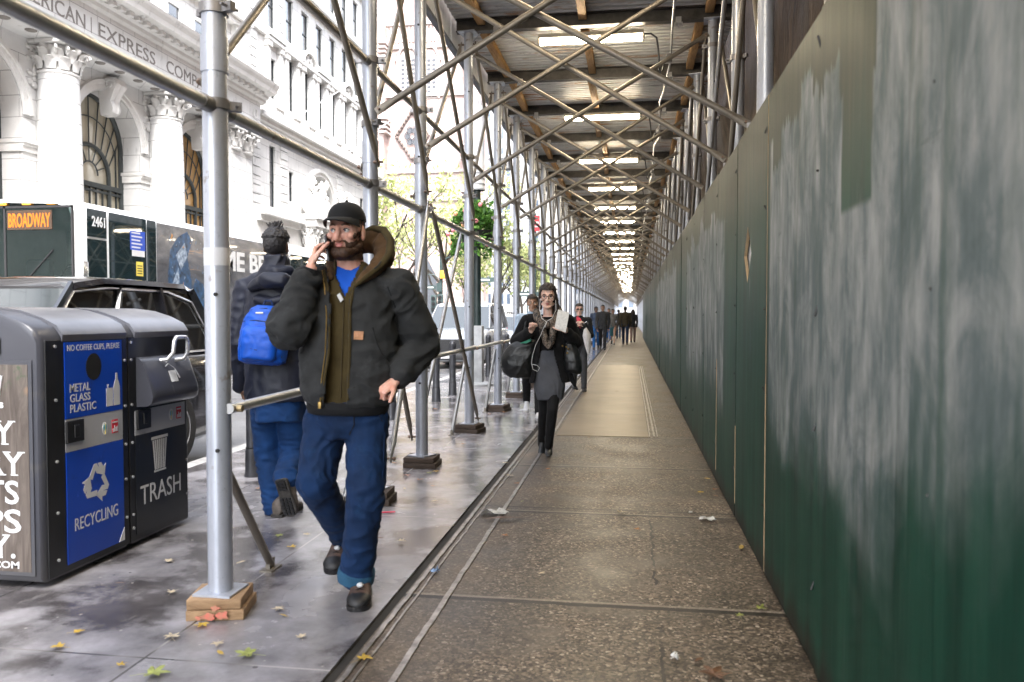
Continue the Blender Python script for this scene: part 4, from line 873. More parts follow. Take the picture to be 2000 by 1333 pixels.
for nm, y0, y1, z0, z1 in (('number_panel', 12.97, 13.5, 2.76, CT-.16), ('driver_window', 12.97, 13.5, 1.9, 2.72), ('door_glass', 13.57, 14.72, 1.05, CT-.16), ('side_window', 14.75, 15.05, 1.05, CT-.16)):
    b = MB(); bplate(b, y0, y1, z0, z1)
    if nm == 'number_panel': b.text('2461', (XS+.009, 13.10, 2.95), UY, UZ, w=.36, h=.19, depth=.003, mi=1, bold=.02)
    if nm == 'door_glass':
        b.box((XS+.008, 14.2, 2.62), (XS+.010, 14.68, 3.0), 2)
        for k in range(5): b.box((XS+.010, 14.24, 2.66+k*.07), (XS+.011, 14.52+.06*(k%2), 2.69+k*.07), 1)
        b.box((XS+.008, 14.25, 2.50), (XS+.010, 14.66, 2.62), 1); b.box((XS+.008, 14.38, 2.12), (XS+.010, 14.6, 2.40), 3)
        for k in range(4): b.box((XS+.010, 14.41, 2.16+k*.05), (XS+.011, 14.57, 2.18+k*.05), 4)
    b.build(nm, [M_busglass, M_white, M_blue, M_yel, M_black], bus, smooth=0)
for k in range(2):
    b = MB(); bplate(b, 21.55+k*1.7, 23.05+k*1.7, 2.35, 3.08); b.build('side_window', M_busglass, bus, smooth=0)
b = MB(); bplate(b, 13.0, CY1-.1, .35, .93, 0, .006); b.build('skirt', M_plastic, bus, smooth=0)
# front: two-piece windscreen, lit sign, marker lamps, mirror
YF = CY0 - .012
M_bwind, _nt, _b = newmat('coach_windscreen'); _o = [n for n in _nt.nodes if n.type == 'OUTPUT_MATERIAL'][0]
_b.inputs['Base Color'].default_value = (.02,.03,.03,1); _b.inputs['Roughness'].default_value = .02; _b.inputs['Specular IOR Level'].default_value = .9
_mx = N(_nt, 'ShaderNodeMixShader', {0: .30, 1: N(_nt, 'ShaderNodeBsdfTransparent', {0: (.80,.90,.88)}).outputs[0], 2: _b.outputs[0]}); _nt.links.new(_mx.outputs[0], _o.inputs[0])
b = MB(); cxm = -11.0
for xa, xb in ((CXl+.22, cxm-.02), (cxm+.02, CXr-.10)): b.box((xa, YF-.03, 1.25), (xb, YF, 3.24), bev=.01)
b.build('windscreen', M_bwind, bus, smooth=30)
M_led = emit('amber_led', (1.0, .20, .005), .30, (.05,.02,.0)); M_ledbox = mat('sign_housing', (.05,.028,.015), .6)
for xa, xb, txt in ((cxm+.06, CXr-.46, 'BROADWAY'), (cxm-1.0, cxm-.12, '5 AV')):
    b = MB(); b.box((xa, YF-.045, 2.86), (xb, YF-.03, 3.20)); 
    if txt == 'BROADWAY': b.text(txt, (xa+.03, YF-.0455, 2.90), UX, UZ, w=xb-xa-.06, h=.25, depth=.003, mi=1, bold=.02)
    else: b.text('O', (xb-.30, YF-.0455, 2.90), UX, UZ, w=.22, h=.25, depth=.003, mi=1, bold=.02)
    b.build('destination_sign', [M_ledbox, M_led], bus, smooth=0)
for k in range(5):
    b = MB(); xx = CXl+.35+k*.48; b.box((xx-.09, YF+.02, CT-.12), (xx+.09, YF+.10, CT-.06), bev=.01); b.build('marker_lamp', M_amber, bus)
b = MB(); b.box((CXr-.01, CY0-.10, 1.9), (CXr+.16, CY0+.06, 2.3), bev=.03); b.beam((CXr-.1, CY0+.05, 2.0), (CXr+.05, CY0-.02, 2.05), .04, .04); b.build('mirror', M_trim, bus)
b = MB()
for a_, c_ in ((CXl+.18, CXl+.22), (cxm-.02, cxm+.02), (CXr-.10, CXr-.07)): b.box((a_, YF-.035, 1.2), (c_, YF-.002, 3.28))
b.box((CXl+.18, YF-.035, 3.24), (CXr-.07, YF-.002, 3.28)); b.build('windscreen_frame', M_plastic, bus, smooth=0)
b = MB(); b.box((CXl+.25, YF-.02, .55), (CXr-.25, YF, .95)); b.build('bumper', M_plastic, bus, smooth=0)
b = MB(); b.path([(cxm+.35, YF-.04, 1.9), (cxm+.95, YF-.04, 2.5)], .015, n=6); b.build('wiper', M_plastic, bus)
for yy in (14.9, 22.6, 23.9): wheel(bus, CXr-.17, yy, .40, .53, .32, 1)
for yy in (14.9, 22.6): wheel(bus, CXl+.17, yy, .40, .53, .32, -1)
# ------------------------------------------------------------------ bollards, posts, signals, signs
M_boll = mat('dark_bollard_paint', (.035,.036,.042), .35, .2, .3, 8, bump=.1, bs=90)
M_green = mat('dark_green_post', (.012,.022,.022), .4, .1, .3, 4)
M_palepost = mat('pale_sleeve', (.62,.63,.64), .45, vary=.08, vs=3)
M_greybase = mat('grey_base', (.28,.29,.30), .5, vary=.2)
def bollard(lab):
    t = thing('bollard', lab, 'bollard', (0,0,0), 'dark bollards along the kerb'); b = MB()
    b.lathe([(.075,0),(.075,.015),(.068,.03),(.064,.22),(.060,.23),(.056,.24),(.056,.90),(.061,.905),(.061,.94),(.055,.955),(.04,.985),(.015,1.0)], n=22); b.build('shaft', M_boll, t)
    b = MB(); b.tube((0,0,.79), (0,0,.815), .0585, n=22); b.tube((0,0,.235), (0,0,.25), .060, n=22); b.build('ring', M_black, t); return t
bo = bollard('x')
bl = [(gp(495,930), 'dark bollard behind the jeans of the man with the blue backpack'), (gp(765,820), 'dark bollard beside the fist of the man on the phone'), (gp(852,785), 'left one of the two dark bollards before the silver SUV'), (gp(884,772), 'right one of the two dark bollards before the silver SUV'),
      (gp(954,734), 'dark bollard just right of the grey flower post base'), (gp(990,727), 'dark bollard behind the black shoulder bag of the woman')] + [(Vector((-3.02, 21.5+2.6*k, 0)), 'one of the small far bollards past the flower post') for k in range(5)]
for i, (p, lab) in enumerate(bl):
    o = bo if i == 0 else dup(bo, (0,0,0)); o.location = (p.x, p.y, 0); o['label'] = lab; o.rotation_euler = (0,0,i*.7); o.scale = (1,1,1 if i < 2 else .92)
# flower post
FP = Vector((-2.93, 15.1, 0))
fp = thing('lamp_post', 'dark green lamp post with pale sleeved top carrying the flower basket', 'lamp post', FP)
b = MB(); b.lathe([(.30,0),(.30,.03),(.22,.05),(.20,.06)], FP, 24); b.box((FP.x-.115, FP.y-.115, .05), (FP.x+.115, FP.y+.115, 1.15), bev=.02); b.build('base', M_greybase, fp, smooth=30)
b = MB(); b.tube(FP+Vector((0,0,1.1)), FP+Vector((0,0,3.75)), .075, .07, n=20); b.build('shaft', M_green, fp)
b = MB(); b.tube(FP+Vector((0,0,3.74)), FP+Vector((0,0,5.35)), .145, n=24); b.build('sleeve', M_palepost, fp)
b = MB()
for z in (3.74,3.84,3.94,4.04): b.tube(FP+Vector((0,0,z)), FP+Vector((0,0,z+.03)), .152, n=24)
for k in range(16):
    t_ = 2*PI*k/16; b.box((FP.x+.14*math.cos(t_)-.012, FP.y+.14*math.sin(t_)-.012, 5.35), (FP.x+.14*math.cos(t_)+.012, FP.y+.14*math.sin(t_)+.012, 5.42))
b.build('band', M_greybase, fp)
b = MB(); b.beam(FP+Vector((0,0,2.75)), FP+Vector((.42,0,2.72)), .03, .03); b.beam(FP+Vector((0,0,2.75)), FP+Vector((-.42,0,2.72)), .03, .03); b.build('bracket', M_green, fp, smooth=0)
def leafmat(name, c1, c2, c3, trl=.35, rough=.5):
    m, nt, b = newmat(name); rn = N(nt, 'ShaderNodeNewGeometry').outputs['Random Per Island']
    c = RAMP(nt, rn, [(0, c1), (.5, c2), (1, c3)]); setin(nt, b.inputs['Base Color'], c); b.inputs['Roughness'].default_value = rough; b.inputs['Specular IOR Level'].default_value = .3
    out = [n for n in nt.nodes if n.type == 'OUTPUT_MATERIAL'][0]; tr = N(nt, 'ShaderNodeBsdfTranslucent', {0: c}); mx = N(nt, 'ShaderNodeMixShader', {0: trl, 1: b.outputs[0], 2: tr.outputs[0]}); nt.links.new(mx.outputs[0], out.inputs[0]); return m
def leaf_cloud(name, centers, size, m, parent, seed=1, per=1, flat=.0, shape=5):
    """one mesh of many small leaf faces, one round each centre point (numpy)"""
    rg = np.random.default_rng(seed); c = np.repeat(np.asarray(centers, float), per, 0); n = len(c)
    s = size*rg.uniform(.6, 1.35, n)
    a = rg.normal(size=(n,3)); a /= np.linalg.norm(a, axis=1)[:,None]; h = rg.normal(size=(n,3)); h[:,2] *= (1-flat); bb = np.cross(a, h); bb /= np.linalg.norm(bb, axis=1)[:,None]+1e-9; cc = np.cross(a, bb)
    if shape == 5: tpl = [(-1,0,0),(-.35,.42,.1),(.35,.40,.12),(1,0,-.15),(.35,-.40,.12),(-.35,-.42,.1)]
    else: tpl = [(-1,0,0),(0,.5,.1),(1,0,-.1),(0,-.5,.1)]
    k = len(tpl); V = np.empty((n,k,3))
    for i, (u, v, w_) in enumerate(tpl): V[:,i] = c + (a*u + bb*v + cc*w_)*s[:,None]
    me = bpy.data.meshes.new(name); me.vertices.add(n*k); me.vertices.foreach_set('co', V.astype(np.float32).ravel())
    me.loops.add(n*k); me.loops.foreach_set('vertex_index', np.arange(n*k, dtype=np.int32)); me.polygons.add(n); me.polygons.foreach_set('loop_start', np.arange(0, n*k, k, dtype=np.int32)); me.polygons.foreach_set('loop_total', np.full(n, k, np.int32))
    me.update(calc_edges=True); me.validate(); return finish(name, me, m, parent, smooth=0)
def blobpts(rg, c, rad, n, hollow=.4, nb=14, br=.42):
    """points spread through uneven clumps inside an ellipsoid"""
    out = []; 
    for _ in range(nb):
        d = rg.normal(size=3); d /= np.linalg.norm(d); q = rg.uniform(hollow, 1-br*.5); cc = np.array(c) + d*q*np.array(rad); r_ = br*rg.uniform(.55, 1.1)*np.array(rad)
        m = n//nb; v = rg.normal(size=(m,3)); v /= np.linalg.norm(v, axis=1)[:,None]; out.append(cc + v*(rg.uniform(.15,1,(m,1))**.45)*r_)
    return np.concatenate(out)
M_basketleaf = leafmat('basket_leaves', (.03,.09,.015), (.07,.19,.03), (.16,.32,.06), .25)
fb = thing('flower_basket', 'round green flower basket with pink ornaments hanging on the lamp post', 'flower basket', FP+Vector((0,0,2.75)))
rg = np.random.default_rng(12); pts = blobpts(rg, (FP.x, FP.y-.05, 3.10), (.56,.56,.50), 2600, .25, 24, .48); pts = pts[pts[:,2] > 2.52]
pts2 = np.array([(FP.x+math.cos(t)*.48, FP.y+math.sin(t)*.48, 2.9-rg.uniform(0,.42)) for t in rg.uniform(0, 2*PI, 500)])
leaf_cloud('foliage', np.concatenate([pts, pts2]), .048, M_basketleaf, fb, 3)
b = MB(); b.lathe([(.05,2.66),(.22,2.70),(.36,2.80),(.40,2.95),(.36,2.95)], (FP.x,FP.y,0), 20); b.build('planter', M_black, fb)
M_pink = mat('pink_flower', (.75,.25,.28), .4, vary=.3); M_orn = mat('orange_flower', (.8,.42,.22), .4)
for i, (px, py) in enumerate(((890,418),(908,412),(885,450),(968,430),(930,432),(966,458),(879,475),(938,400),(952,478),(905,440),(875,458))):
    p = yp(px, py, FP.y-.5); b = MB(); b.sphere((p.x,p.y,p.z), .042, n=10, m=8); b.build('ornament', M_pink if i % 3 else M_orn, fb)
# bishop's-crook lamp, signals, signs, flags, far poles
M_lant = mat('dark_lantern', (.02,.022,.025), .4)
def crook(px, py, Y, lab):
    p = yp(px, py, Y); t = thing('street_lamp', lab, 'street lamp', (p.x+.25,p.y,0)); b = MB(); x = p.x+.25
    b.path([(x,p.y,0),(x,p.y,p.z+.5),(x-.01,p.y,p.z+.9),(x-.12,p.y,p.z+1.05),(x-.22,p.y,p.z+.95),(x-.25,p.y,p.z+.7),(x-.25,p.y,p.z+.3)], [.07,.06,.05,.035,.035,.035,.03], n=10); b.build('pole', M_lant, t)
    b = MB(); b.lathe([(.03,.32),(.10,.26),(.13,.05),(.22,-.06),(.23,-.10),(.10,-.12)], (p.x,p.y,p.z), 16); b.build('lantern', M_lant, t)
crook(991, 325, 24, "dark bishop's crook street lamp between the scaffold posts")
M_sigy = mat('signal_housing', (.035,.06,.06), .5); M_sigo = mat('orange_signal', (.9,.4,.05), .4)
sp = yp(862, 700, 38); sg = thing('traffic_signal', 'dark traffic signal pole with street sign behind the silver SUV', 'traffic signal', (sp.x, 38, 0))
def on(px, py): p = yp(px, py, 38); return p
b = MB(); b.tube((sp.x,38,0), (sp.x,38,on(862,470).z), .10, .07, n=12); b.path([on(862,520), on(872,505), on(890,498), on(905,497)], .035, n=6); b.path([on(862,548), on(848,537), on(835,537), on(825,540)], .03, n=6); b.path([on(862,553), on(885,540), on(903,533)], .015, n=5); b.build('pole', M_sigy, sg)
for px, py in ((849,594),(862,592)):
    p = on(px,py); b = MB(); b.box((p.x-.13,37.75,p.z-.42), (p.x+.13,37.95,p.z+.42), bev=.02); q = b.build('signal_head', M_sigy, sg)
    for k in range(3): b = MB(); b.tube((p.x,37.74,p.z+.27-.27*k), (p.x,37.70,p.z+.27-.27*k), .09, n=12); b.build('lens', M_black, q)
p = on(866,537); b = MB(); b.box((p.x-.12,37.8,p.z-.2), (p.x+.12,38,p.z+.2), bev=.02); b.build('crossing_signal', M_sigo, sg)
p = on(836,562); b = MB(); b.box((p.x-.42,37.9,p.z-.10), (p.x+.42,37.93,p.z+.10)); b.box((p.x-.30,37.89,p.z-.03), (p.x+.30,37.9,p.z+.03), 1); b.build('street_sign', [M_sigy, M_white], sg, smooth=0)
p = on(858,562); b = MB(); b.box((p.x-.1,37.85,p.z-.22), (p.x+.15,37.9,p.z+.22)); b.build('street_sign', M_sigy, sg, smooth=0)
def pole_sign(name, lab, px, py, Y, w_, h, m, cat='sign', parts=()):
    p = yp(px, py, Y); t = thing(name, lab, cat, (p.x, Y, 0)); b = MB(); b.tube((p.x, Y+.06, 0), (p.x, Y+.06, p.z+h/2+.1), .04, n=10); b.build('pole', M_sigy, t)
    b = MB(); b.box((p.x-w_/2, Y-.01, p.z-h/2), (p.x+w_/2, Y+.01, p.z+h/2)); 
    for q in parts: b.box((p.x+q[0]*w_-q[2]*w_/2, Y-.013, p.z+q[1]*h-q[3]*h/2), (p.x+q[0]*w_+q[2]*w_/2, Y-.009, p.z+q[1]*h+q[3]*h/2), 1)
    b.build('sign_plate', [m, M_white], t, smooth=0)
M_redsign = mat('red_sign', (.62,.02,.03), .4)
pole_sign('road_sign', 'red and white sign plate showing above the woman behind the woman in black', 1045, 437, 30, .36, .58, M_redsign, parts=((0,.05,.8,.12),(0,-.2,.8,.08)))
pole_sign('road_sign', 'small far red and white sign over the woman in sunglasses', 1161, 557, 70, .62, .36, M_redsign, parts=((0,0,.3,1),))
pole_sign('street_sign', 'dark street name sign in front of the far trees', 937, 547, 60, 2.2, .36, M_sigy, parts=((0,0,.7,.3),))
pole_sign('street_sign', 'blue-grey street sign left of the head of the woman behind', 1030, 575, 52, 1.5, .30, M_sigy, parts=((0,0,.7,.3),))
# far cream post top (globe planter) and railings
p = yp(966, 612, 34); t = thing('planter_post', 'dark post with an ochre globe left of the woman with glasses', 'post', (p.x,34,0)); b = MB(); b.tube((p.x,34,0),(p.x,34,p.z),.12,n=12); b.build('shaft', M_green, t); b = MB(); b.lathe([(.1,-.2),(.26,-.05),(.30,.1),(.12,.14)], p, 16); b.build('globe', mat('ochre_paint', (.35,.26,.07), .5), t)
# thin pale wires over the road
M_wire = mat('pale_wire', (.6,.6,.6), .5)
for i, (a, c, X) in enumerate((((575,232),(728,138),-11),((725,262),(860,170),-11),((680,300),(730,265),-12))):
    A, B_ = xp(*a, X), xp(*c, X); b = MB(); b.tube(A, B_, .018, n=6); o = b.build('overhead_wire', M_wire); tag(o, ['long pale wire slanting across the white building front', 'pale wire passing before the church tower', 'short pale wire low over the entrance arch'][i], 'wire', 'overhead wires')
# ------------------------------------------------------------------ buildings
FX = -18.0
def m_stone(name, c1, c2, course=.0, dirt=.5):
    m, nt, b = newmat(name); P = OBJ(nt); x, y, z = XYZ(nt, P)
    n1 = NOI(nt, P, .6, 6, .65); n2 = NOI(nt, MAP(nt, P, (1,1,.25)), 2.2, 6, .7); n3 = NOI(nt, P, 30, 3)
    c = RAMP(nt, n1, [(.3, c1), (.7, c2)]); c = MX(nt, MA(nt, 'MULTIPLY', SS(nt, n2, .56, .75), dirt), c, tuple(v*.42 for v in c1)); c = MX(nt, MA(nt, 'MULTIPLY', n3, .2), c, tuple(v*.8 for v in c1))
    h = n3
    if course:
        zz = MA(nt, 'MODULO', MA(nt, 'ADD', z, 100.0), course); j = MA(nt, 'LESS_THAN', zz, .022); row = MA(nt, 'FLOOR', MA(nt, 'DIVIDE', MA(nt, 'ADD', z, 100.0), course))
        yy = MA(nt, 'MODULO', MA(nt, 'ADD', MA(nt, 'ADD', MA(nt, 'ADD', x, y), 200.0), MA(nt, 'MULTIPLY', MA(nt, 'MODULO', row, 2.0), .65)), 1.3); j = MA(nt, 'MAXIMUM', j, MA(nt, 'LESS_THAN', yy, .018))
        c = MX(nt, MA(nt, 'MULTIPLY', j, .75), c, tuple(v*.3 for v in c1)); h = MA(nt, 'SUBTRACT', n3, j)
    setin(nt, b.inputs['Base Color'], c); b.inputs['Roughness'].default_value = .75; setin(nt, b.inputs['Normal'], BUMP(nt, h, .3, .02)); return m
M_marble = m_stone('white_marble', (.54,.535,.525), (.70,.695,.68), .62, .75)
M_marbc = m_stone('carved_marble', (.53,.52,.50), (.70,.69,.67), 0, .95)
M_inset = mat('incised_letter', (.20,.185,.17), .9)
M_wframe = mat('dark_bronze_frame', (.035,.042,.042), .45, .2)
M_paneA = m_glass('warm_pane', (.40,.36,.27), .08); M_paneB = m_glass('amber_pane', (.50,.30,.12), .1); M_paneC = m_glass('dark_pane', (.03,.035,.045), .06); M_paneG = m_glass('pale_pane', (.30,.34,.34), .08)
M_sash = mat('white_sash', (.70,.70,.70), .5)
ab = thing('bank_building', 'white marble building with arched windows, columns and AMERICAN EXPRESS COMPANY carved above', 'building', (FX, 25, 0))
COLS = [10.99, 16.79, 22.59, 28.36, 34.1]; ENT = 9.66
# arcade wall with arched openings
def arch_pts(yc, r, zs, n=20): return [(yc + r*math.cos(t), zs + r*math.sin(t)) for t in [PI*k/n for k in range(n+1)]]
AR, AZS = 1.75, 7.35; AC = [14.0, 19.8, 25.6, 31.4]
b = MB(); D = .95
edges = [8.3] + [16.9, 22.7, 28.5] + [35.0]
for i, yc in enumerate(AC):
    y0, y1 = edges[i], edges[i+1]; ap = arch_pts(yc, AR, AZS)          # right (y large) to left
    up = [Vector((FX, y, z)) for y, z in ap]; tops = [Vector((FX, yc + (y1-yc if y >= yc else yc-y0)*((y-yc)/AR if abs(y-yc) <= AR else 1), ENT+.1)) for y, z in ap]
    tops = [Vector((FX, max(y0, min(y1, yc + (y-yc)/AR*((y1-yc) if y >= yc else (yc-y0)))), ENT+.1)) for y, z in ap]
    vs = up + tops; n = len(up); fs = [(k, k+1, n+k+1, n+k) for k in range(n-1)]; b.add(vs, fs)
    for ye, yw in ((y1, yc+AR), (y0, yc-AR)):
        b.add([(FX,ye,0),(FX,yw,0),(FX,yw,AZS),(FX,ye,ENT+.1)], [(0,1,2,3)])
    # reveal
    rv = [(yc+AR, 0)] + ap + [(yc-AR, 0)]; o_ = len(b.v)
    b.add([Vector((FX, y, z)) for y, z in rv] + [Vector((FX-D, y, z)) for y, z in rv], [(k, k+1, len(rv)+k+1, len(rv)+k) for k in range(len(rv)-1)])
b.box((FX-12, -30, 0), (FX-.001, 8.3, 24)); b.box((FX-12, 8.3, ENT+.1), (FX-.002, 35.5, 24)); b.box((FX-1, 35.0, 0), (FX-.002, 35.5, ENT+.1)); b.build('wall', M_marble, ab, smooth=30)
# archivolts, keystone consoles, impost mouldings
for yc in AC:
    b = MB(); rr = [(FX+.02, AR+.02), (FX+.07, AR+.06), (FX+.07, AR+.22), (FX+.11, AR+.24), (FX+.11, AR+.36), (FX-.02, AR+.40)]
    rg = [[Vector((x, yc+q*math.cos(t), AZS+q*math.sin(t))) for x, q in rr] for t in [PI*k/28 for k in range(29)]]
    b.loft(rg, closed=False, caps=False); b.build('arch_moulding', M_marbc, ab, smooth=30)
    b = MB(); rg = []
    for z, dx, hw in ((9.50,.42,.30),(9.30,.50,.29),(9.05,.36,.26),(8.75,.22,.24),(8.50,.30,.22),(8.35,.26,.2),(8.27,.10,.18)): rg.append([Vector((FX-.2, yc-hw, z)), Vector((FX+dx, yc-hw, z)), Vector((FX+dx+.03, yc-hw*.4, z)), Vector((FX+dx-.03, yc, z)), Vector((FX+dx+.03, yc+hw*.4, z)), Vector((FX+dx, yc+hw, z)), Vector((FX-.2, yc+hw, z))])
    b.loft(rg)
    for s in (-1, 1):
        b.path([(FX+.25+.2*math.cos(t)*q, yc+s*.30, 9.27+.2*math.sin(t)*q) for t, q in [(k*.5, 1-k*.06) for k in range(14)]], .035, n=6)
    b.build('keystone', M_marbc, ab, smooth=40)
    for s in (-1, 1):
        y = yc+s*AR; b = MB(); y_in, y_out = (y-.06*s, y+.85*s); lo, hi = min(y_in,y_out), max(y_in,y_out)
        b.box((FX-.9, lo, 6.42), (FX+.10, hi, 6.5)); b.box((FX-.9, lo-.02, 6.5), (FX+.14, hi+.02, 6.62)); b.box((FX-.9, lo, 6.25), (FX+.05, hi, 6.42)); b.build('impost', M_marbc, ab, smooth=0)
    # carved spandrels
    for s in (-1, 1):
        b = MB(); rr2 = random.Random(int(yc*10)+s)
        for k in range(34):
            u, v = rr2.random(), rr2.random(); y = yc + s*(2.0+.75*u); z = 8.3+1.15*v
            if math.hypot(y-yc, z-AZS) < AR+.42: continue
            b.sphere((FX+.02, y, z), .06, rr2.uniform(.05,.13), rr2.uniform(.05,.13), 7, 5)
        if b.v: b.build('carved_spandrel', M_marbc, ab)
# big arched windows
def big_window(yc, m1, m2):
    X = FX-.80; b = MB(); f = None
    pts = [(yc+AR, 2.5)] + arch_pts(yc, AR, AZS, 24) + [(yc-AR, 2.5)]
    pane = MB(); n = len(pts); pane.add([Vector((X-.05, y, z)) for y, z in pts], [tuple(range(n))])
    half = MB(); 
    b.path([(X, y, z) for y, z in pts], .11, n=6)
    r2 = 1.02
    in_ = [(yc+r2, 2.5)] + arch_pts(yc, r2, 6.3, 18) + [(yc-r2, 2.5)]; b.path([(X+.02, y, z) for y, z in in_], .075, n=6)
    b.path([(X+.01, yc+.44*math.cos(t), 6.3+.44*math.sin(t)) for t in [PI*k/14 for k in range(15)]], .028, n=5)
    for k in range(1, 8):
        t = PI*k/8; b.tube((X, yc+.44*math.cos(t), 6.3+.44*math.sin(t)), (X, yc+1.0*math.cos(t), 6.3+1.0*math.sin(t)), .022, n=5)
    for k in range(1, 10):
        t = PI*k/10; b.tube((X, yc+1.05*math.cos(t), 6.3+1.05*math.sin(t)), (X, yc+1.86*math.cos(t), AZS+1.86*math.sin(t)), .024, n=5)
    b.path([(X, yc+1.46*math.cos(t), 6.85+1.46*math.sin(t)) for t in [PI*k/20 for k in range(21)]], .022, n=5)
    b.box((X-.05, yc-AR, 5.85), (X+.10, yc+AR, 6.02)); b.box((X-.05, yc-AR, 5.70), (X+.05, yc+AR, 5.78))
    for q in (-1.45, -.68, -.34, 0, .34, .68, 1.45): b.box((X-.03, yc+q-.02, 2.5), (X+.03, yc+q+.02, 5.85))
    for z in (3.4, 4.6): b.box((X-.03, yc-AR, z), (X+.03, yc+AR, z+.05))
    for q in (-1.45, 1.45): b.box((X-.02, yc+q-.02, 5.9), (X+.02, yc+q+.02, 7.4)); 
    fr = b.build('window', M_wframe, ab, smooth=30); pane.build('pane', m1, fr, smooth=0)
big_window(14.0, M_paneG, 0); big_window(19.8, M_paneB, 0); big_window(25.6, M_paneA, 0); big_window(31.4, M_paneB, 0)
# columns: shaft, base, capital with leaves and volutes
def capital(b, c, r, z0, z1, n=2):
    h = z1-z0; b.lathe([(r*.96,z0-.12),(r*1.06,z0-.10),(r*1.08,z0-.04),(r*.92,z0),(r*.95,z0+h*.5),(r*1.12,z0+h*.86),(r*1.2,z1-.12)], c, 20)
    for row, (zz, hh, rr_, nn) in enumerate(((z0, h*.42, r*.98, 10), (z0+h*.26, h*.44, r*1.02, 10))):
        for k in range(nn):
            t = 2*PI*(k+.5*row)/nn; d = Vector((math.cos(t), math.sin(t), 0)); s_ = Vector((-math.sin(t), math.cos(t), 0)); w_ = r*.30
            P0 = Vector((c[0],c[1],zz)) + d*rr_; pl = []
            for q, o_, ww in ((0,0,.75),(.5,.02,1),(.85,.07,.9),(1.0,.17,.6),(.93,.24,.35)): 
                m_ = P0 + Vector((0,0,hh*q)) + d*(o_*r/.6+.03); pl.append([m_ - s_*w_*ww, m_ + d*.05, m_ + s_*w_*ww, m_ - d*.05])
            b.loft(pl)
    for k in range(4):
        t = PI/4 + PI/2*k; d = Vector((math.cos(t), math.sin(t), 0))
        for s in (-.16, .16):
            s_ = Vector((-math.sin(t), math.cos(t), 0))*s; ct = Vector((c[0],c[1],z1-.30)) + d*r*1.22 + s_
            b.path([ct + d*(.17*(1-j*.06)*math.cos(j*.6)) + Vector((0,0,.17*(1-j*.06)*math.sin(j*.6))) for j in range(13)], .05, n=6)
    for k in range(4): t = PI/2*k; b.sphere((c[0]+r*1.12*math.cos(t), c[1]+r*1.12*math.sin(t), z1-.18), .13, n=9, m=7)
    a = r*1.38; b.box((c[0]-a, c[1]-a, z1-.12), (c[0]+a, c[1]+a, z1), bev=.02)
for y in COLS[:4]:
    c = (FX+.42, y, 0); b = MB(); b.lathe([(.66,1.2),(.655,4),(.62,7.2),(.57,8.80)], c, 26); cs = b.build('column', M_marble, ab, smooth=50)
    b = MB(); b.box((c[0]-.85,y-.85,0), (c[0]+.85,y+.85,.75)); b.lathe([(.82,.75),(.84,.85),(.80,.93),(.70,1.0),(.76,1.1),(.74,1.18),(.66,1.22)], c, 26); b.build('base', M_marbc, cs, smooth=40)
    b = MB(); capital(b, c, .57, 8.82, ENT); b.build('capital', M_marbc, cs, smooth=40)
y = COLS[4]; b = MB(); b.box((FX-.5, y-1.0, 0), (FX+.55, y+1.0, 8.82)); cs = b.build('corner_pier', M_marble, ab, smooth=0)
b = MB()
for q in (-.62, .62): capital(b, (FX+.25, y+q*.85, 0), .50, 8.82, ENT)
b.box((FX-.3, y-.98, 8.82), (FX+.3, y+.98, ENT)); b.build('capital', M_marbc, cs, smooth=40)
# entablature with the carved name, cornice
b = MB(); EX = FX+.98; y0, y1 = -30, 35.2
b.box((FX-.5,y0,ENT), (EX-.08,y1-.02,ENT+.26)); b.box((FX-.5,y0,ENT+.26), (EX,y1,ENT+.52)); b.box((FX-.5,y0,ENT+.52), (EX-.05,y1-.01,11.16))
b.build('entablature', M_marble, ab, smooth=0)
b = MB(); prof = [(x_, z_-.46) for x_, z_ in [(EX-.05,11.62),(EX+.06,11.70),(EX+.08,11.82),(EX+.22,11.86),(EX+.24,11.98),(EX+.62,12.06),(EX+.66,12.22),(EX+.76,12.36),(EX+.80,12.46),(FX-.5,12.62),(FX-.5,11.62)]]
b.loft([[Vector((x, y, z)) for x, z in prof] for y in (y0, 35.5)]); b.build('cornice', M_marbc, ab, smooth=0)
for k in range(24, 76):
    b = MB(); b.box((EX+.06, k*.46, 11.40), (EX+.40, k*.46+.22, 11.53)); b.build('dentil', M_marbc, ab, smooth=0)
for y in [12+1.02*k for k in range(23)]:
    b = MB(); b.sphere((FX+.66, y, ENT-.005), .17, .17, .05, 12, 6); b.build('soffit_rosette', M_inset, ab)
for txt, yy, ww in (('AMERICAN', 19.95, 3.22), ('EXPRESS', 23.81, 3.1), ('COMPANY', 27.62, 3.62)):
    b = MB(); b.text(txt, (EX-.05, yy, 10.36), UY, UZ, w=ww, h=.46, depth=.012)
    b.build('carved_word', M_inset, ab, smooth=0)
b = MB(); b.box((EX-.052, 23.44, 10.34), (EX-.04, 23.47, 10.84)); b.build('carved_line', M_inset, ab, smooth=0)
b = MB(); b.path([(EX-.04, 34.6, 10.55)] , .02) if False else b.path([(EX+.0, 34.6+.16*math.cos(t), 10.55+.2*math.sin(t)) for t in [2*PI*k/18 for k in range(18)]], .03, n=6, closed=True); b.build('medallion', M_marbc, ab)
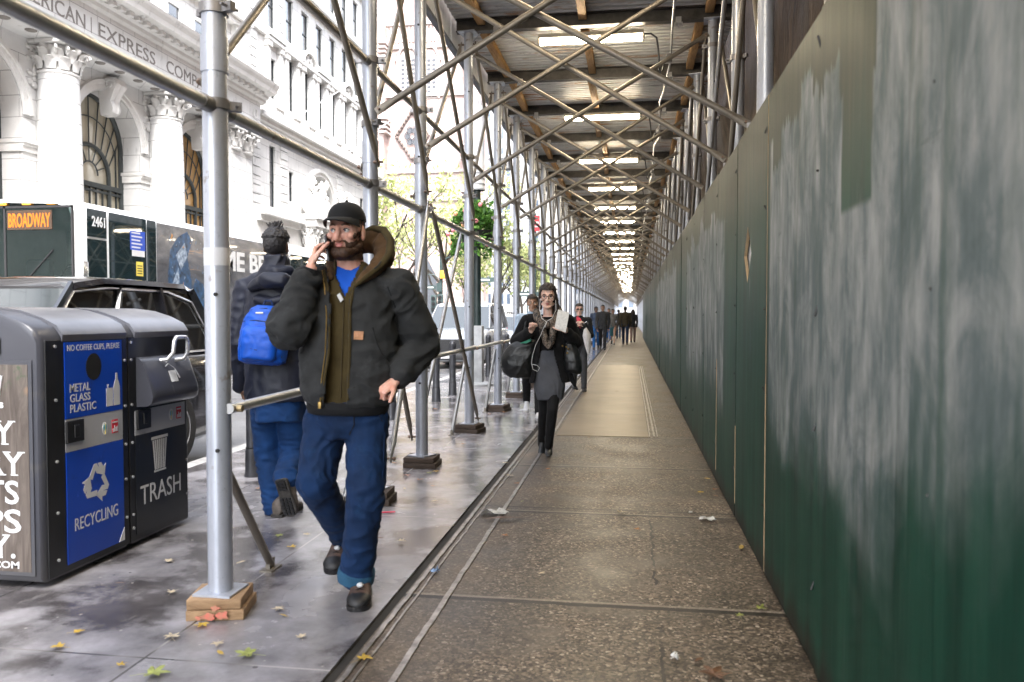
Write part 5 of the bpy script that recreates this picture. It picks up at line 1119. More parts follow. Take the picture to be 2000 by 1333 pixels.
# upper sash windows
def sash(parent, y, z, w_, h, X, pane=None, frame=None, proud=.06, sill=True, sub=True):
    b = MB(); t = .09
    b.box((X-.02,y-w_/2-t,z-.02), (X+proud,y-w_/2,z+h+t)); b.box((X-.02,y+w_/2,z-.02), (X+proud,y+w_/2+t,z+h+t)); b.box((X-.02,y-w_/2,z+h), (X+proud,y+w_/2,z+h+t)); b.box((X-.02,y-w_/2,z+h*.5-.03), (X+proud*.6,y+w_/2,z+h*.5+.03))
    if sill: b.box((X-.02,y-w_/2-.2,z-.14), (X+proud+.14,y+w_/2+.2,z-.02))
    fr = b.build('window', frame or M_sash, parent, smooth=0)
    b = MB(); b.box((X-.01,y-w_/2,z-.02), (X+.012,y+w_/2,z+h)); b.build('pane', pane or M_paneG, fr, smooth=0)
for y in [27.65+1.92*k for k in range(-8, 5)]:
    for z, h in ((12.42, 1.2), (15.6, 1.9), (19.2, 1.9)):
        if y < 34.9: sash(ab, y, z, .85, h, FX+.0, M_paneC if (int(y*3)+int(z)) % 3 else M_paneG, proud=.10)
b = MB()
for z, x in ((14.5,.35),(14.75,.5),(18.2,.3),(22.2,.5)): b.box((FX-.5,-30,z), (FX+x,35.5,z+.22))
b.box((FX-.5,34.3,12.16), (FX+.28,35.4,24)); b.build('string_course', M_marbc, ab, smooth=0)
# ---------------------------------------------------------------- second white building
wb_ = thing('office_building', 'ornate white stone building with entrance arch, balustrade and pedimented windows next to the arcade', 'building', (FX, 45, 0))
Y0, Y1 = 35.9, 54.6
def wall_holes(b, X, ys, zs, holes):
    """wall sheet X with rectangular openings: grid cut at all edges"""
    Y = sorted(set(ys + [h[0] for h in holes] + [h[1] for h in holes])); Z = sorted(set(zs + [h[2] for h in holes] + [h[3] for h in holes]))
    for i in range(len(Y)-1):
        for j in range(len(Z)-1):
            cy2, cz = (Y[i]+Y[i+1])/2, (Z[j]+Z[j+1])/2
            if any(h[0] < cy2 < h[1] and h[2] < cz < h[3] for h in holes): continue
            b.add([(X,Y[i],Z[j]),(X,Y[i+1],Z[j]),(X,Y[i+1],Z[j+1]),(X,Y[i],Z[j+1])], [(0,1,2,3)])
    for y0, y1, z0, z1 in holes:
        d = .26; b.add([(X,y0,z0),(X,y1,z0),(X,y1,z1),(X,y0,z1),(X-d,y0,z0),(X-d,y1,z0),(X-d,y1,z1),(X-d,y0,z1)], [(0,4,5,1),(1,5,6,2),(2,6,7,3),(3,7,4,0)])
wy = [38.45] + [40.6+2.06*k for k in range(7)]
holes = []
for i, y in enumerate(wy):
    hw = .42 if i == 0 else .5
    for z0, z1 in (((12.3,14.3) if i == 0 else (12.2,14.9)), (15.8,18.1), (19.6,21.9)): holes.append((y-hw, y+hw, z0, z1))
holes.append((38.05, 38.75, 6.3, 9.9)); holes.append((40.35, 40.95, 7.4, 9.0)); holes.append((49.6, 50.3, 7.2, 9.0)); holes.append((51.6,52.3,6.4,9.2))
b = MB(); ac, ar, azs = 44.55, 2.05, 7.3
wall_holes(b, FX, [Y0, 42.2, 46.9, Y1], [0, 10.2, 24], holes + [(42.2, 46.9, 0, 10.2)])
b.f = [f for f in b.f]; ap = arch_pts(ac, ar, azs); up = [Vector((FX,y,z)) for y, z in ap]; tp = [Vector((FX, max(42.2, min(46.9, ac+(y-ac)/ar*2.35)), 10.2)) for y, z in ap]; n = len(up)
b.add(up+tp, [(k,k+1,n+k+1,n+k) for k in range(n-1)])
for ye, yw in ((46.9, ac+ar), (42.2, ac-ar)): b.add([(FX,ye,0),(FX,yw,0),(FX,yw,azs),(FX,ye,10.2)], [(0,1,2,3)])
rv = [(ac+ar,0)] + ap + [(ac-ar,0)]; b.add([Vector((FX,y,z)) for y,z in rv] + [Vector((FX-1.6,y,z)) for y,z in rv], [(k,k+1,len(rv)+k+1,len(rv)+k) for k in range(len(rv)-1)])
b.box((FX-12,Y0,0), (FX-1.6,Y1,24)); b.add([(FX-1.6,Y1,0),(FX,Y1,0),(FX,Y1,24),(FX-1.6,Y1,24)], [(0,1,2,3)]); b.add([(FX-1.6,Y0,0),(FX,Y0,0),(FX,Y0,24),(FX-1.6,Y0,24)], [(0,1,2,3)])
b.build('wall', M_marble, wb_, smooth=30)
for (y0_, y1_, z0_, z1_) in holes: 
    b = MB(); X = FX-.22; b.box((X,y0_+.03,z0_+.03), (X+.06,y1_-.03,z1_-.03)); fr = b.build('window', M_paneC, wb_, smooth=0)
    b = MB(); b.box((X+.06,y0_,(z0_+z1_)/2-.03), (X+.10,y1_,(z0_+z1_)/2+.03)); b.box((X+.06,y0_,z0_), (X+.1,y0_+.06,z1_)); b.box((X+.06,y1_-.06,z0_), (X+.1,y1_,z1_)); b.build('sash', M_wframe, fr, smooth=0)
b = MB()
for k in range(26):           # rusticated corner strips
    for y in (36.1, 39.25, 47.3, 52.9): b.box((FX-.05, y, .2+k*.44), (FX+.09, y+.85, .58+k*.44)) if .2+k*.44 < 10 else None
    for y in (36.1, 39.2): b.box((FX-.05, y, 12+k*.44), (FX+.07, y+.6, 12.38+k*.44))
b.build('rustication', M_marble, wb_, smooth=0)
b = MB()
for z, x, h in ((10.45,.3,.22),(10.67,.55,.2),(10.87,.75,.22),(11.75,.4,.16),(15.15,.18,.2),(18.5,.3,.2),(18.7,.55,.25),(22.4,.4,.3)): b.box((FX-.2,Y0,z), (FX+x,Y1,z+h))
b.build('cornice', M_marbc, wb_, smooth=0)
b = MB(); y = Y0+.3
while y < Y1:
    if int((y-Y0)/1.03) % 2 == 0: b.lathe([(.06,11.09),(.09,11.15),(.05,11.25),(.10,11.45),(.05,11.65),(.08,11.75)], (FX+.3,y,0), 8); y += .2
    else: b.box((FX+.12,y,11.09), (FX+.42,y+1.0,11.75)); y += 1.05
b.build('balustrade', M_marbc, wb_, smooth=40)
for i, y in enumerate(wy):
    b = MB()
    for s in (-1, 1): b.box((FX,y+s*.72-.13,12.0), (FX+.22,y+s*.72+.13,14.9)); b.box((FX,y+s*.72-.2,14.7), (FX+.3,y+s*.72+.2,14.98))
    b.box((FX,y-.98,14.98), (FX+.34,y+.98,15.14))
    if i % 3 == 0: b.poly([Vector((FX,y-1.0,15.2)), Vector((FX,y+1.0,15.2)), Vector((FX,y,15.75))], (1,0,0), .4)
    elif i % 3 == 2:
        rg = [[Vector((x,y+q*math.cos(t),15.15+q*.8*math.sin(t))) for x, q in ((FX,1.05),(FX+.36,1.05),(FX+.36,.85),(FX,.85))] for t in [PI*k/14 for k in range(15)]]; b.loft(rg)
        rr2 = random.Random(i)
        for k in range(22): b.sphere((FX+.12,y+rr2.uniform(-.6,.6),15.2+rr2.uniform(0,.55)), .12, rr2.uniform(.06,.14), rr2.uniform(.06,.14), 7, 5)
    b.build('window_surround', M_marbc, wb_, smooth=30)
# entrance arch, columns on pedestals, carved figures
b = MB(); rg = [[Vector((x, ac+q*math.cos(t), azs+q*math.sin(t))) for x, q in ((FX,ar),(FX+.14,ar+.03),(FX+.14,ar+.2),(FX+.22,ar+.24),(FX+.22,ar+.42),(FX,ar+.5))] for t in [PI*k/26 for k in range(27)]]; b.loft(rg, closed=False, caps=False); b.build('entrance_arch', M_marbc, wb_, smooth=30)
b = MB(); b.box((FX-1.58,ac-ar,0), (FX-1.5,ac+ar,azs-.6)); b.build('entrance_door', M_paneC, wb_, smooth=0)
for y in (36.0+.95, 39.6): 
    pass
b = MB(); b.box((FX-.1,36.0,5.9), (FX+.5,41.9,6.2)); b.box((FX-.1,36.0,6.2), (FX+.75,42.0,6.45)); b.box((FX-.1,36.0,6.45), (FX+.62,41.9,6.62)); b.box((FX-.1,36.0,4.6), (FX+.3,41.9,5.9)); b.build('shopfront_cornice', M_marbc, wb_, smooth=0)
for y in (41.4, 43.0, 46.6, 48.2):
    c = (FX+.75, y, 0); b = MB(); b.lathe([(.40,.9),(.40,3.2),(.34,5.2)], c, 18); b.box((c[0]-.6,y-.55,0), (c[0]+.55,y+.55,.9)); cs = b.build('column', M_marble, wb_, smooth=40)
    b = MB(); capital(b, c, .36, 5.2, 6.1); b.box((FX-.1,y-.6,6.1), (c[0]+.6,y+.6,6.5)); b.box((FX-.1,y-.72,6.5), (c[0]+.72,y+.72,6.75)); b.build('capital', M_marbc, cs, smooth=40)
def carved(y, z, seed):
    b = MB(); r3 = random.Random(seed); b.lathe([(.42,0),(.30,.15),(.48,.4),(.52,.7),(.40,1.0)], (FX+.6,y,z), 14)
    for k in range(26):
        q = k/26; b.sphere((FX+.6+r3.uniform(-.2,.2), y+r3.uniform(-.30,.30)*(1-q*.5)+q*.25, z+.9+q*1.2), r3.uniform(.09,.17), r3.uniform(.09,.2), r3.uniform(.1,.24), 8, 6)
    o = b.build('carved_figure', M_marbc, wb_, smooth=60)
carved(41.9, 6.75, 2); carved(43.4, 6.75, 5); carved(46.6, 6.75, 7); carved(48.2, 6.75, 9)
# ---------------------------------------------------------------- church tower (faces the camera side)
def m_church():
    m, nt, b = newmat('pink_sandstone'); P = OBJ(nt); x, y, z = XYZ(nt, P)
    br = N(nt, 'ShaderNodeTexBrick', {'Vector': N(nt, 'ShaderNodeCombineXYZ', {0: MA(nt, 'ADD', x, y), 1: z, 2: 0.0}).outputs[0], 'Color1': (.31,.225,.205,1), 'Color2': (.43,.345,.32,1), 'Mortar': (.33,.285,.27,1), 'Scale': 1.0, 'Mortar Size': .015, 'Brick Width': 1.3, 'Row Height': .5})
    n1 = NOI(nt, P, .25, 5); c = MX(nt, 1.0, br.outputs[0], RAMP(nt, n1, [(.3, (.85,.83,.82)), (.7, (1.15,1.13,1.12))]), 'MULTIPLY'); setin(nt, b.inputs['Base Color'], c); b.inputs['Roughness'].default_value = .8; return m
M_ch = m_church(); M_chd = mat('pale_sandstone_trim', (.42,.36,.335), .8); M_louv = mat('dark_louvre', (.055,.06,.07), .6)
TY = 95.0
def tp_(px, py): return yp(px, py, TY)
tx0, tx1 = tp_(748,300).x, tp_(922,300).x
ch = thing('church_tower', 'tall pinkish sandstone church tower with louvred belfry windows and a diamond rose window', 'church', ((tx0+tx1)/2, TY+5, 0))
b = MB(); b.box((tx0,TY,0), (tx1,TY+11,44)); b.box((tx0-30,TY+6,0), (tx0,TY+30,17)); b.build('wall', M_ch, ch, smooth=0)
for x, s in ((tx0, -1), (tx1, 1)):
    for z1, d in ((15, 1.9), (24, 1.5), (33, 1.1), (42, .8)):
        b = MB(); lo, hi = (x-.9*d, x+.55) if s < 0 else (x-.55, x+.9*d); b.box((lo, TY-d, 0 if z1 == 15 else z1-9.2), (hi, TY+1.2, z1))
        b.poly([Vector((lo,TY-d,z1)), Vector((lo,TY+1.2,z1)), Vector((lo,TY+1.2,z1+1.4))], (1,0,0), hi-lo); b.build('buttress', M_ch, ch, smooth=0)
        b = MB(); rr2 = random.Random(int(z1)); cx = (lo+hi)/2
        for k in range(5): b.lathe([(.28-.04*k,z1+1.2+.5*k),(.14,z1+1.5+.5*k)], (cx,TY-d*.3,0), 8)
        b.lathe([(.18,z1+3.6),(.02,z1+5.2)], (cx,TY-d*.3,0), 8); b.build('pinnacle', M_chd, ch, smooth=0)
b = MB()
for z in (15.2, 18.6, 28.4-.6, 33.6, 36.4): b.box((tx0-.2,TY-.35,z), (tx1+.2,TY+.3,z+.35))
for k in range(24): b.box((tx0+.2+k*.45, TY-.3, 34.4), (tx0+.38+k*.45, TY, 36.2))
for k in range(12): b.sphere((tx0+.6+k*.9, TY-.25, 34.1), .2, .12, .2, 7, 5)
b.build('string_course', M_chd, ch, smooth=0)
for px in (797, 838):
    p = tp_(px, 150); z0, z1 = tp_(px,193).z, tp_(px,125).z; hw = 1.0; b = MB(); X0 = p.x
    arcp = [Vector((X0-hw, TY-.06, z0)), Vector((X0+hw, TY-.06, z0))] + [Vector((X0+hw*math.cos(t)*(1), TY-.06, z1+1.7*math.sin(t)**.8)) for t in [PI*k/12 for k in range(13)]]
    b.poly(arcp, (0,-1,0), .02); lw = b.build('belfry_window', M_chd, ch, smooth=0); b = MB()
    for k in range(9):
        zz = z0+.15+(z1-z0+.6)*k/9
        for q in (-.62, 0, .62): b.box((X0+q-.21, TY-.13, zz), (X0+q+.21, TY-.085, zz+.30))
    b.build('louvre', M_louv, lw, smooth=0)
    b = MB(); b.path([v+Vector((0,-.1,0)) for v in [Vector((X0-hw-.25,TY-.1,z0))] + [Vector((X0+(hw+.25)*math.cos(t), TY-.1, z1+2.1*math.sin(t)**.8)) for t in [PI - PI*k/12 for k in range(13)]] + [Vector((X0+hw+.25,TY-.1,z0))]], .16, n=6)
    for k in range(9):
        t = PI*(k+.5)/9; b.sphere((X0+(hw+.5)*math.cos(t), TY-.2, z1+2.4*math.sin(t)), .16, n=6, m=5)
    b.build('hood_mould', M_chd, lw)
pc = tp_(806, 266); hd, hh = 2.0, tp_(806,218).z-pc.z; b = MB(); dm = [Vector((pc.x+dx*hd, TY-.15, pc.z+dz*hh)) for dx, dz in ((0,1),(1,0),(0,-1),(-1,0))]
b.path(dm, .22, n=6, closed=True); 
for i in range(4):
    for k in range(7): q = dm[i].lerp(dm[(i+1)%4], (k+.5)/7); b.sphere(q+Vector((0,-.15,0)), .2, n=6, m=5)
rw = b.build('rose_window', mat('weathered_carving', (.13,.10,.088), .8, vary=.3), ch)
b = MB()
for k in range(6):
    t = PI*k/3; b.path([(pc.x+.62*math.cos(t)+.34*math.cos(u), TY-.2, pc.z+.8*math.sin(t)+.42*math.sin(u)) for u in [2*PI*j/10 for j in range(10)]], .07, n=5, closed=True)
    b.poly([Vector((pc.x+.62*math.cos(t)+.26*math.cos(u), TY-.1, pc.z+.8*math.sin(t)+.32*math.sin(u))) for u in [2*PI*j/10 for j in range(10)]], (0,-1,0), .02)
b.build('tracery', M_louv, rw)
for px, py in ((754,105),(916,105),(756,250),(912,300),(754,380),(912,390)):
    p = tp_(px,py); b = MB()
    for k in range(4): b.box((p.x-.5,TY-2.0,p.z-1+.55*k), (p.x+.5,TY-.1,p.z-.78+.55*k))
    b.build('carved_band', M_chd, ch, smooth=0)
b = MB(); pe = tp_(830,600); b.poly([Vector((pe.x-1.6,TY-.5,0)), Vector((pe.x+1.6,TY-.5,0)), Vector((pe.x+1.6,TY-.5,6)), Vector((pe.x,TY-.5,9)), Vector((pe.x-1.6,TY-.5,6))], (0,-1,0), .1); b.build('portal', M_louv, ch, smooth=0)
# ---------------------------------------------------------------- far pale towers
M_farA = mat('pale_far_stone', (.36,.365,.37), .8, vary=.05, vs=.2); M_farB = mat('warm_far_stone', (.34,.33,.315), .8, vary=.06, vs=.2)
M_farW = m_glass('far_window', (.05,.075,.115), .35)
def tower(lab, x0, x1, y0, y1, H, m, nx, nz, z0=3, ww=.5, ridge=True):
    t = thing('tower_block', lab, 'building', ((x0+x1)/2, (y0+y1)/2, 0), 'pale tower blocks far up the street'); b = MB(); b.box((x0,y0,0), (x1,y1,H))
    if ridge:
        for k in range(nx+1): q = x0+(x1-x0)*k/nx; b.box((q-.25,y0-.4,0), (q+.25,y0,H))
        for z in (z0-1, H*.5, H-1): b.box((x0-.3,y0-.5,z), (x1+.3,y0,z+.6))
    b.build('wall', m, t, smooth=0); hh = (H-z0)/nz
    rest = MB(); cnt = 0
    for i in range(nx):
        for j in range(nz):
            q = x0+(x1-x0)*(i+.5)/nx; z = z0+hh*j+.4; w_ = (x1-x0)/nx*ww/2; bb = MB(); bb.box((q-w_,y0-.06,z), (q+w_,y0+.02,z+hh*.55)); bb.box((q-.06,y0-.1,z), (q+.06,y0-.05,z+hh*.55)); bb.box((q-w_,y0-.1,z+hh*.27), (q+w_,y0-.05,z+hh*.27+.12))
            if cnt < 90: bb.build('window', M_farW, t, smooth=0)
            else: rest.join(bb)
            cnt += 1
    if rest.v: o = rest.build('window', M_farW, t, smooth=0); o['kind'] = 'stuff'
a = yp(925,600,150).x; c_ = yp(1012,600,150).x
tower('pale tower block with narrow windows right of the church tower', a, c_, 150, 175, 62, M_farA, 7, 17)
a = yp(1010,600,185).x; c_ = yp(1100,600,185).x
tower('ornate whitish tower block standing behind the scaffold posts', a, c_, 185, 210, 78, M_farB, 6, 20)
a = yp(1098,600,240).x; c_ = yp(1264,600,240).x  # block widened to cover the glaring sky at the walkway's end
tower('farthest pale block closing the street above the pedestrians', a, c_, 240, 270, 40, M_farA, 8, 9)
tower('plain pale block far behind the church', -120, -55, 190, 220, 70, M_farB, 12, 14)
# ---------------------------------------------------------------- trees
M_bark = mat('dark_bark', (.05,.042,.035), .85, vary=.4, vs=8)
M_yel1 = leafmat('yellow_green_leaves', (.30,.35,.11), (.46,.50,.21), (.54,.54,.27), .45)
M_yel2 = leafmat('fresh_green_leaves', (.16,.20,.07), (.30,.34,.14), (.46,.46,.22), .45)
def tree(lab, X, Y, H, R_, m, seed, n=2600, bare=False, ls=.16, crown0=.30):
    rg = np.random.default_rng(seed); rr2 = random.Random(seed); t = thing('street_tree', lab, 'tree', (X,Y,0), 'trees beside the church')
    b = MB(); tips = []
    def grow(p, d, L, r, lev):
        pts = [p]; 
        for k in range(4):
            d = (d + Vector((rr2.uniform(-.22,.22), rr2.uniform(-.22,.22), rr2.uniform(-.02,.18)))).normalized(); pts.append(pts[-1] + d*L/4)
        b.path(pts, [r*(1-.12*k) for k in range(5)], n=7 if lev < 2 else 5)
        if lev >= 3: tips.extend(pts[2:]); return
        for k in range(3 if lev else 5):
            a = rr2.uniform(0, 2*PI); e = rr2.uniform(.45, 1.0); nd = (d*math.cos(e) + Vector((math.cos(a), math.sin(a), .25))*math.sin(e)).normalized(); grow(pts[rr2.choice((2,3,4,4))], nd, L*rr2.uniform(.55,.8), r*.52, lev+1)
    grow(Vector((X,Y,0)), Vector((0,0,1)), H*.42, H*.018, 0); b.build('trunk', M_bark, t)
    if not bare:
        c = np.array([[p.x,p.y,p.z] for p in tips]); c = c[rg.integers(0, len(c), n)] + rg.normal(size=(n,3))*np.array([R_*.13]*3)
        leaf_cloud('crown', c, ls, m, t, seed)
def TX(px, Y): return yp(px, 600, Y).x
tree('broad yellow-green tree rising behind the cap of the man on the phone', TX(770,60), 60, 13.5, 5.5, M_yel1, 21, 2600, ls=.17)
tree('yellow-green tree just left of the flower basket', TX(850,66), 66, 13.0, 5.0, M_yel1, 5, 2100, ls=.17)
tree('pale green tree between the flower post and the next scaffold post', TX(965,70), 70, 11.0, 4.5, M_yel2, 8, 1500, ls=.18)
tree('small green tree behind the head of the woman behind', TX(1020,80), 80, 10.0, 4.0, M_yel2, 11, 1700, ls=.18)
tree('low green tree above the silver SUV', TX(905,84), 84, 9.0, 4.5, M_yel2, 14, 1700, ls=.2)
tree('nearly bare dark tree showing right of the brown hood', TX(778,44), 44, 8.2, 3.0, M_yel1, 33, 260, ls=.12)
tree('far green tree at the end of the street', TX(1065,100), 100, 10.0, 4.5, M_yel2, 17, 2000, ls=.25)
# ------------------------------------------------------------------ people
from mathutils.bvhtree import BVHTree
def m_skin(name, col, red=.12):
    m, nt, b = newmat(name); P = OBJ(nt); n = NOI(nt, P, 22, 4); c = RAMP(nt, n, [(.35, (col[0], col[1]*(1-red), col[2]*(1-red*1.3))), (.65, col)])
    setin(nt, b.inputs['Base Color'], c); b.inputs['Roughness'].default_value = .45; b.inputs['Subsurface Weight'].default_value = .12; b.inputs['Subsurface Radius'].default_value = (.012,.005,.003); b.inputs['Subsurface Scale'].default_value = .5
    setin(nt, b.inputs['Normal'], BUMP(nt, NOI(nt, P, 260, 3), .12, .003)); return m
def m_cloth(name, col, rough=.85, vary=.25, vs=10, bs=420, bump=.25, sheen=.04, wear=None, wearamt=.4):
    m, nt, b = newmat(name); P = OBJ(nt); n1 = NOI(nt, P, vs, 5, .6); c = RAMP(nt, n1, [(.3, tuple(v*(1-vary) for v in col)), (.7, tuple(min(1, v*(1+vary)) for v in col))])
    if wear: c = MX(nt, MA(nt, 'MULTIPLY', SS(nt, NOI(nt, P, vs*1.7, 6, .7), .55, .72), wearamt), c, wear)
    setin(nt, b.inputs['Base Color'], c); b.inputs['Roughness'].default_value = rough; b.inputs['Specular IOR Level'].default_value = .3; b.inputs['Sheen Weight'].default_value = sheen; b.inputs['Sheen Roughness'].default_value = .5
    setin(nt, b.inputs['Normal'], BUMP(nt, NOI(nt, P, bs, 3), bump, .002)); return m
def m_hair(name, col):
    m, nt, b = newmat(name); P = OBJ(nt); n = NOI(nt, MAP(nt, P, (1,1,.3)), 160, 4, .7); setin(nt, b.inputs['Base Color'], RAMP(nt, n, [(.3, tuple(v*.5 for v in col)), (.7, tuple(v*1.5 for v in col))])); b.inputs['Roughness'].default_value = .5
    setin(nt, b.inputs['Normal'], BUMP(nt, n, .8, .006)); return m
SK_A = m_skin('fair_ruddy_skin', (.74,.46,.37), .2); SK_B = m_skin('light_skin', (.72,.50,.41)); SK_C = m_skin('tan_skin', (.36,.22,.15)); SK_D = m_skin('brown_skin', (.15,.085,.055))
M_lip = m_skin('lip_skin', (.50,.20,.18)); M_eyew = mat('eye_white', (.72,.70,.68), .2, vary=.02); M_iris = mat('dark_iris', (.05,.06,.07), .1); M_brow = m_hair('brow_hair', (.07,.04,.025))
def perp(d, h): 
    a = h - d*h.dot(d); return a.normalized()
def head_parts(b, C, Rm, s=1.0, ear=True, fem=False, nose=1.0):
    """C head centre, Rm rotation (face looks along local -y), s size"""
    def L(x, y, z): return C + Rm @ (Vector((x, y, z))*s)
    R3 = Rm
    def ell(c, r): b.sphere(L(*c), r[0]*s, r[1]*s, r[2]*s, 20, 14, rot=R3)
    ell((0,.010,.028), (.076,.096,.090)); jw = .052 if fem else .058
    ell((0,-.030,-.043), (jw,.062,.071)); ell((0,-.030,.0), (.068,.060,.06))
    b.cone(L(0,-.088,.010), .009*s, L(0,-.112*1,-.034), .0105*s*nose, 10); b.cone(L(0,-.110,-.036), .0115*s*nose, L(0,-.100,-.044), .009*s, 10)
    for q in (-1, 1):
        b.sphere(L(q*.0125,-.100,-.041), .0085*s, n=10, m=8); ell((q*.046,-.064,-.022), (.022,.024,.018)); b.cone(L(q*.012,-.083,.019), .0095*s, L(q*.046,-.068,.020), .010*s, 10)
        b.cone(L(q*(.050 if fem else .056),-.008,-.070), .017*s, L(q*.016,-.078,-.102), (.014 if fem else .018)*s, 10)
        if ear:
            ell((q*.077,.014,-.008), (.008,.019,.031)); ell((q*.076,.008,-.032), (.008,.011,.013))
    ell((0,-.0905,-.060), (.021,.010,.0055)); ell((0,-.0895,-.071), (.018,.0105,.0065)); ell((0,-.082,-.103), (.018,.016,.014))
    return L
def sculpt(me, C, Rm, s):
    """eye sockets, lip line, philtrum pressed into the remeshed head"""
    v = getv(me); inv = np.array(Rm.transposed()); q = ((v - np.array(C)) @ inv.T)/s
    fr = (q[:,1] < -.045) & (np.abs(q[:,2]) < .12) & (np.abs(q[:,0]) < .09)
    def g(x, z, sx, sz): return np.exp(-((q[:,0]-x)/sx)**2 - ((q[:,2]-z)/sz)**2)
    d = .011*(g(.032,.001,.015,.0095)+g(-.032,.001,.015,.0095)) + .0035*g(0,-.0655,.022,.0022) + .002*g(0,-.050,.004,.006) + .003*(g(.03,-.055,.008,.02)+g(-.03,-.055,.008,.02))
    q[:,1] += np.where(fr, d, 0); v2 = (q*s) @ np.array(Rm.transposed()) + np.array(C); setv(me, v2)
    return q
def eyes(root, L, Rm, s, iris=None, brow=None, look=0.0):
    for k in (-1, 1):
        b = MB(); b.sphere(L(k*.032,-.0735,.0005), .0118*s, n=14, m=10); e = b.build('eye', M_eyew, root)
        b = MB(); c = L(k*.032+look*.004,-.0735,.0005); d = (Rm @ Vector((look*.35,-1,-.05))).normalized(); b.sphere(c + d*.0072*s, .0062*s, n=12, m=8); b.build('iris', iris or M_iris, e)
        b = MB(); b.path([L(k*.014,-.0885,.021), L(k*.026,-.0895,.0265), L(k*.038,-.084,.026), L(k*.05,-.073,.019)], [.003*s,.0042*s,.0042*s,.002*s], n=6); b.build('eyebrow', brow or M_brow, root)
        b = MB(); b.path([L(k*.0195,-.0825,.0005), L(k*.026,-.0860,.0072), L(k*.035,-.0850,.0078), L(k*.0455,-.0760,.0015)], .0022*s, n=5); b.build('eyelid', M_brow, root)
def shell(me, mask, off, seed, rough=.4, sc=90, mats=None, name='hair', parent=None, smooth=180):
    """a layer of hair grown from part of the skin surface"""
    v = getv(me); n = getn(me); keep = mask
    o = np.array([mnoise.noise(Vector(p)*sc) for p in v[keep]]) if keep.any() else np.zeros(0)
    vv = v.copy(); of = off if np.isscalar(off) else off[keep][:,None]; vv[keep] = v[keep] + n[keep]*(of*(1 + rough*o[:,None]))
    idx = -np.ones(len(v), int); idx[keep] = np.arange(keep.sum()); fs = [tuple(idx[list(p.vertices)]) for p in me.polygons if all(keep[i] for i in p.vertices)]
    b = MB(); b.add(vv[keep].tolist(), [tuple(int(i) for i in f) for f in fs]); return b.build(name, mats, parent, smooth=smooth)
def hand(b, w, d, n, s, curl=(.3,.35,.4,.45), thumb=(.5,.4), k=1.0, spread=.06, back=None):
    """w wrist, d towards the knuckles, n palm side normal, s*(d x n) is the thumb side"""
    d = Vector(d).normalized(); n = perp(d, Vector(n)); t = d.cross(n)*s; w = Vector(w)
    pl = .082*k
    for i in range(4):
        o = t*(.031-.0205*i)*k; b.cone(w + o*.62 + d*.010*k, .0125*k, w + o + d*(pl - abs(i-1)*.004*k), .0108*k, 10)
    b.cone(w, .021*k, w + d*.05*k, .017*k, 12); b.cone(w - (Vector(back).normalized() if back is not None else d)*.05*k, .026*k, w, .022*k, 12)
    for i, (ln, r_) in enumerate(((.070,.0087),(.078,.0090),(.072,.0086),(.057,.0076))):
        p = w + t*(.031-.0205*i)*k + d*(pl - abs(i-1)*.004*k); a = curl[i]; dd = (d + t*spread*(1-i*.66)).normalized(); ang = 0
        for j, fr in enumerate((.46,.30,.24)):
            ang += a*(1.0, 1.15, .8)[j]; e = (dd*math.cos(ang) + n*math.sin(ang)).normalized(); q = p + e*ln*fr*k; b.cone(p, r_*(1-.08*j)*k, q, r_*(1-.08*(j+1))*k, 10); p = q
    p = w + t*.022*k + d*.022*k + n*.006*k; e = (d*.62 + t*.78 + n*thumb[0]).normalized()
    for j, fr in enumerate((.040,.032,.026)):
        q = p + e*fr*k; b.cone(p, (.0135,.0105,.0095)[j]*k, q, (.0108,.0096,.0082)[j]*k, 10); p = q; e = (e + n*thumb[1] + d*.25).normalized()
def torso(b, P, N_, lat, rings, n=28):
    """elliptical rings from pelvis P to neck base N_; rings of (t, half width, half depth, forward shift)"""
    ax = (N_ - P); d = ax.normalized(); lat = perp(d, lat); f = lat.cross(d)
    rg = []
    for t, a, c, *o in rings:
        cc = P + ax*t + f*(o[0] if o else 0); ring = []
        for k in range(n):
            th = 2*PI*k/n; x, y = math.cos(th), math.sin(th); e = .82
            ring.append(cc + lat*(a*math.copysign(abs(x)**e, x)) + f*(c*math.copysign(abs(y)**e, y)))
        rg.append(ring)
    b.loft(rg)
def folds(me, amp, fr, seed=0, where=None, ridge=True):
    v = getv(me); n = getn(me); o = np.empty(len(v)); S = Vector((seed*3.1, seed*1.7, seed*5.3))
    for i, p in enumerate(v):
        q = Vector((p[0]*fr[0], p[1]*fr[1], p[2]*fr[2])) + S; w_ = mnoise.noise(q*.5)*1.6; a = mnoise.noise(q + Vector((w_, w_, w_*.4)))
        if ridge: a = 1 - abs(a)*2.6
        o[i] = a*.7 + .3*mnoise.noise(q*2.3)
    if where is not None: o *= where(v)
    setv(me, v + n*(o*amp)[:,None])
def near(pts, r, base=.25):
    P = np.array([list(p) for p in pts])
    def f(v): d = np.min(np.linalg.norm(v[:,None,:]-P[None], axis=2), axis=1); return base + (1-base)*np.exp(-(d/r)**2)
    return f
def garment(name, mats, parent, fn, voxel=.010, sm=6, amp=.006, fr=(9,9,14), seed=1, where=None, solid=0, ridge=True):
    b = MB(); fn(b); me = remesh(b, voxel, sm)
    if amp: folds(me, amp, fr, seed, where, ridge)
    return finish(name, me, mats, parent, smooth=180)
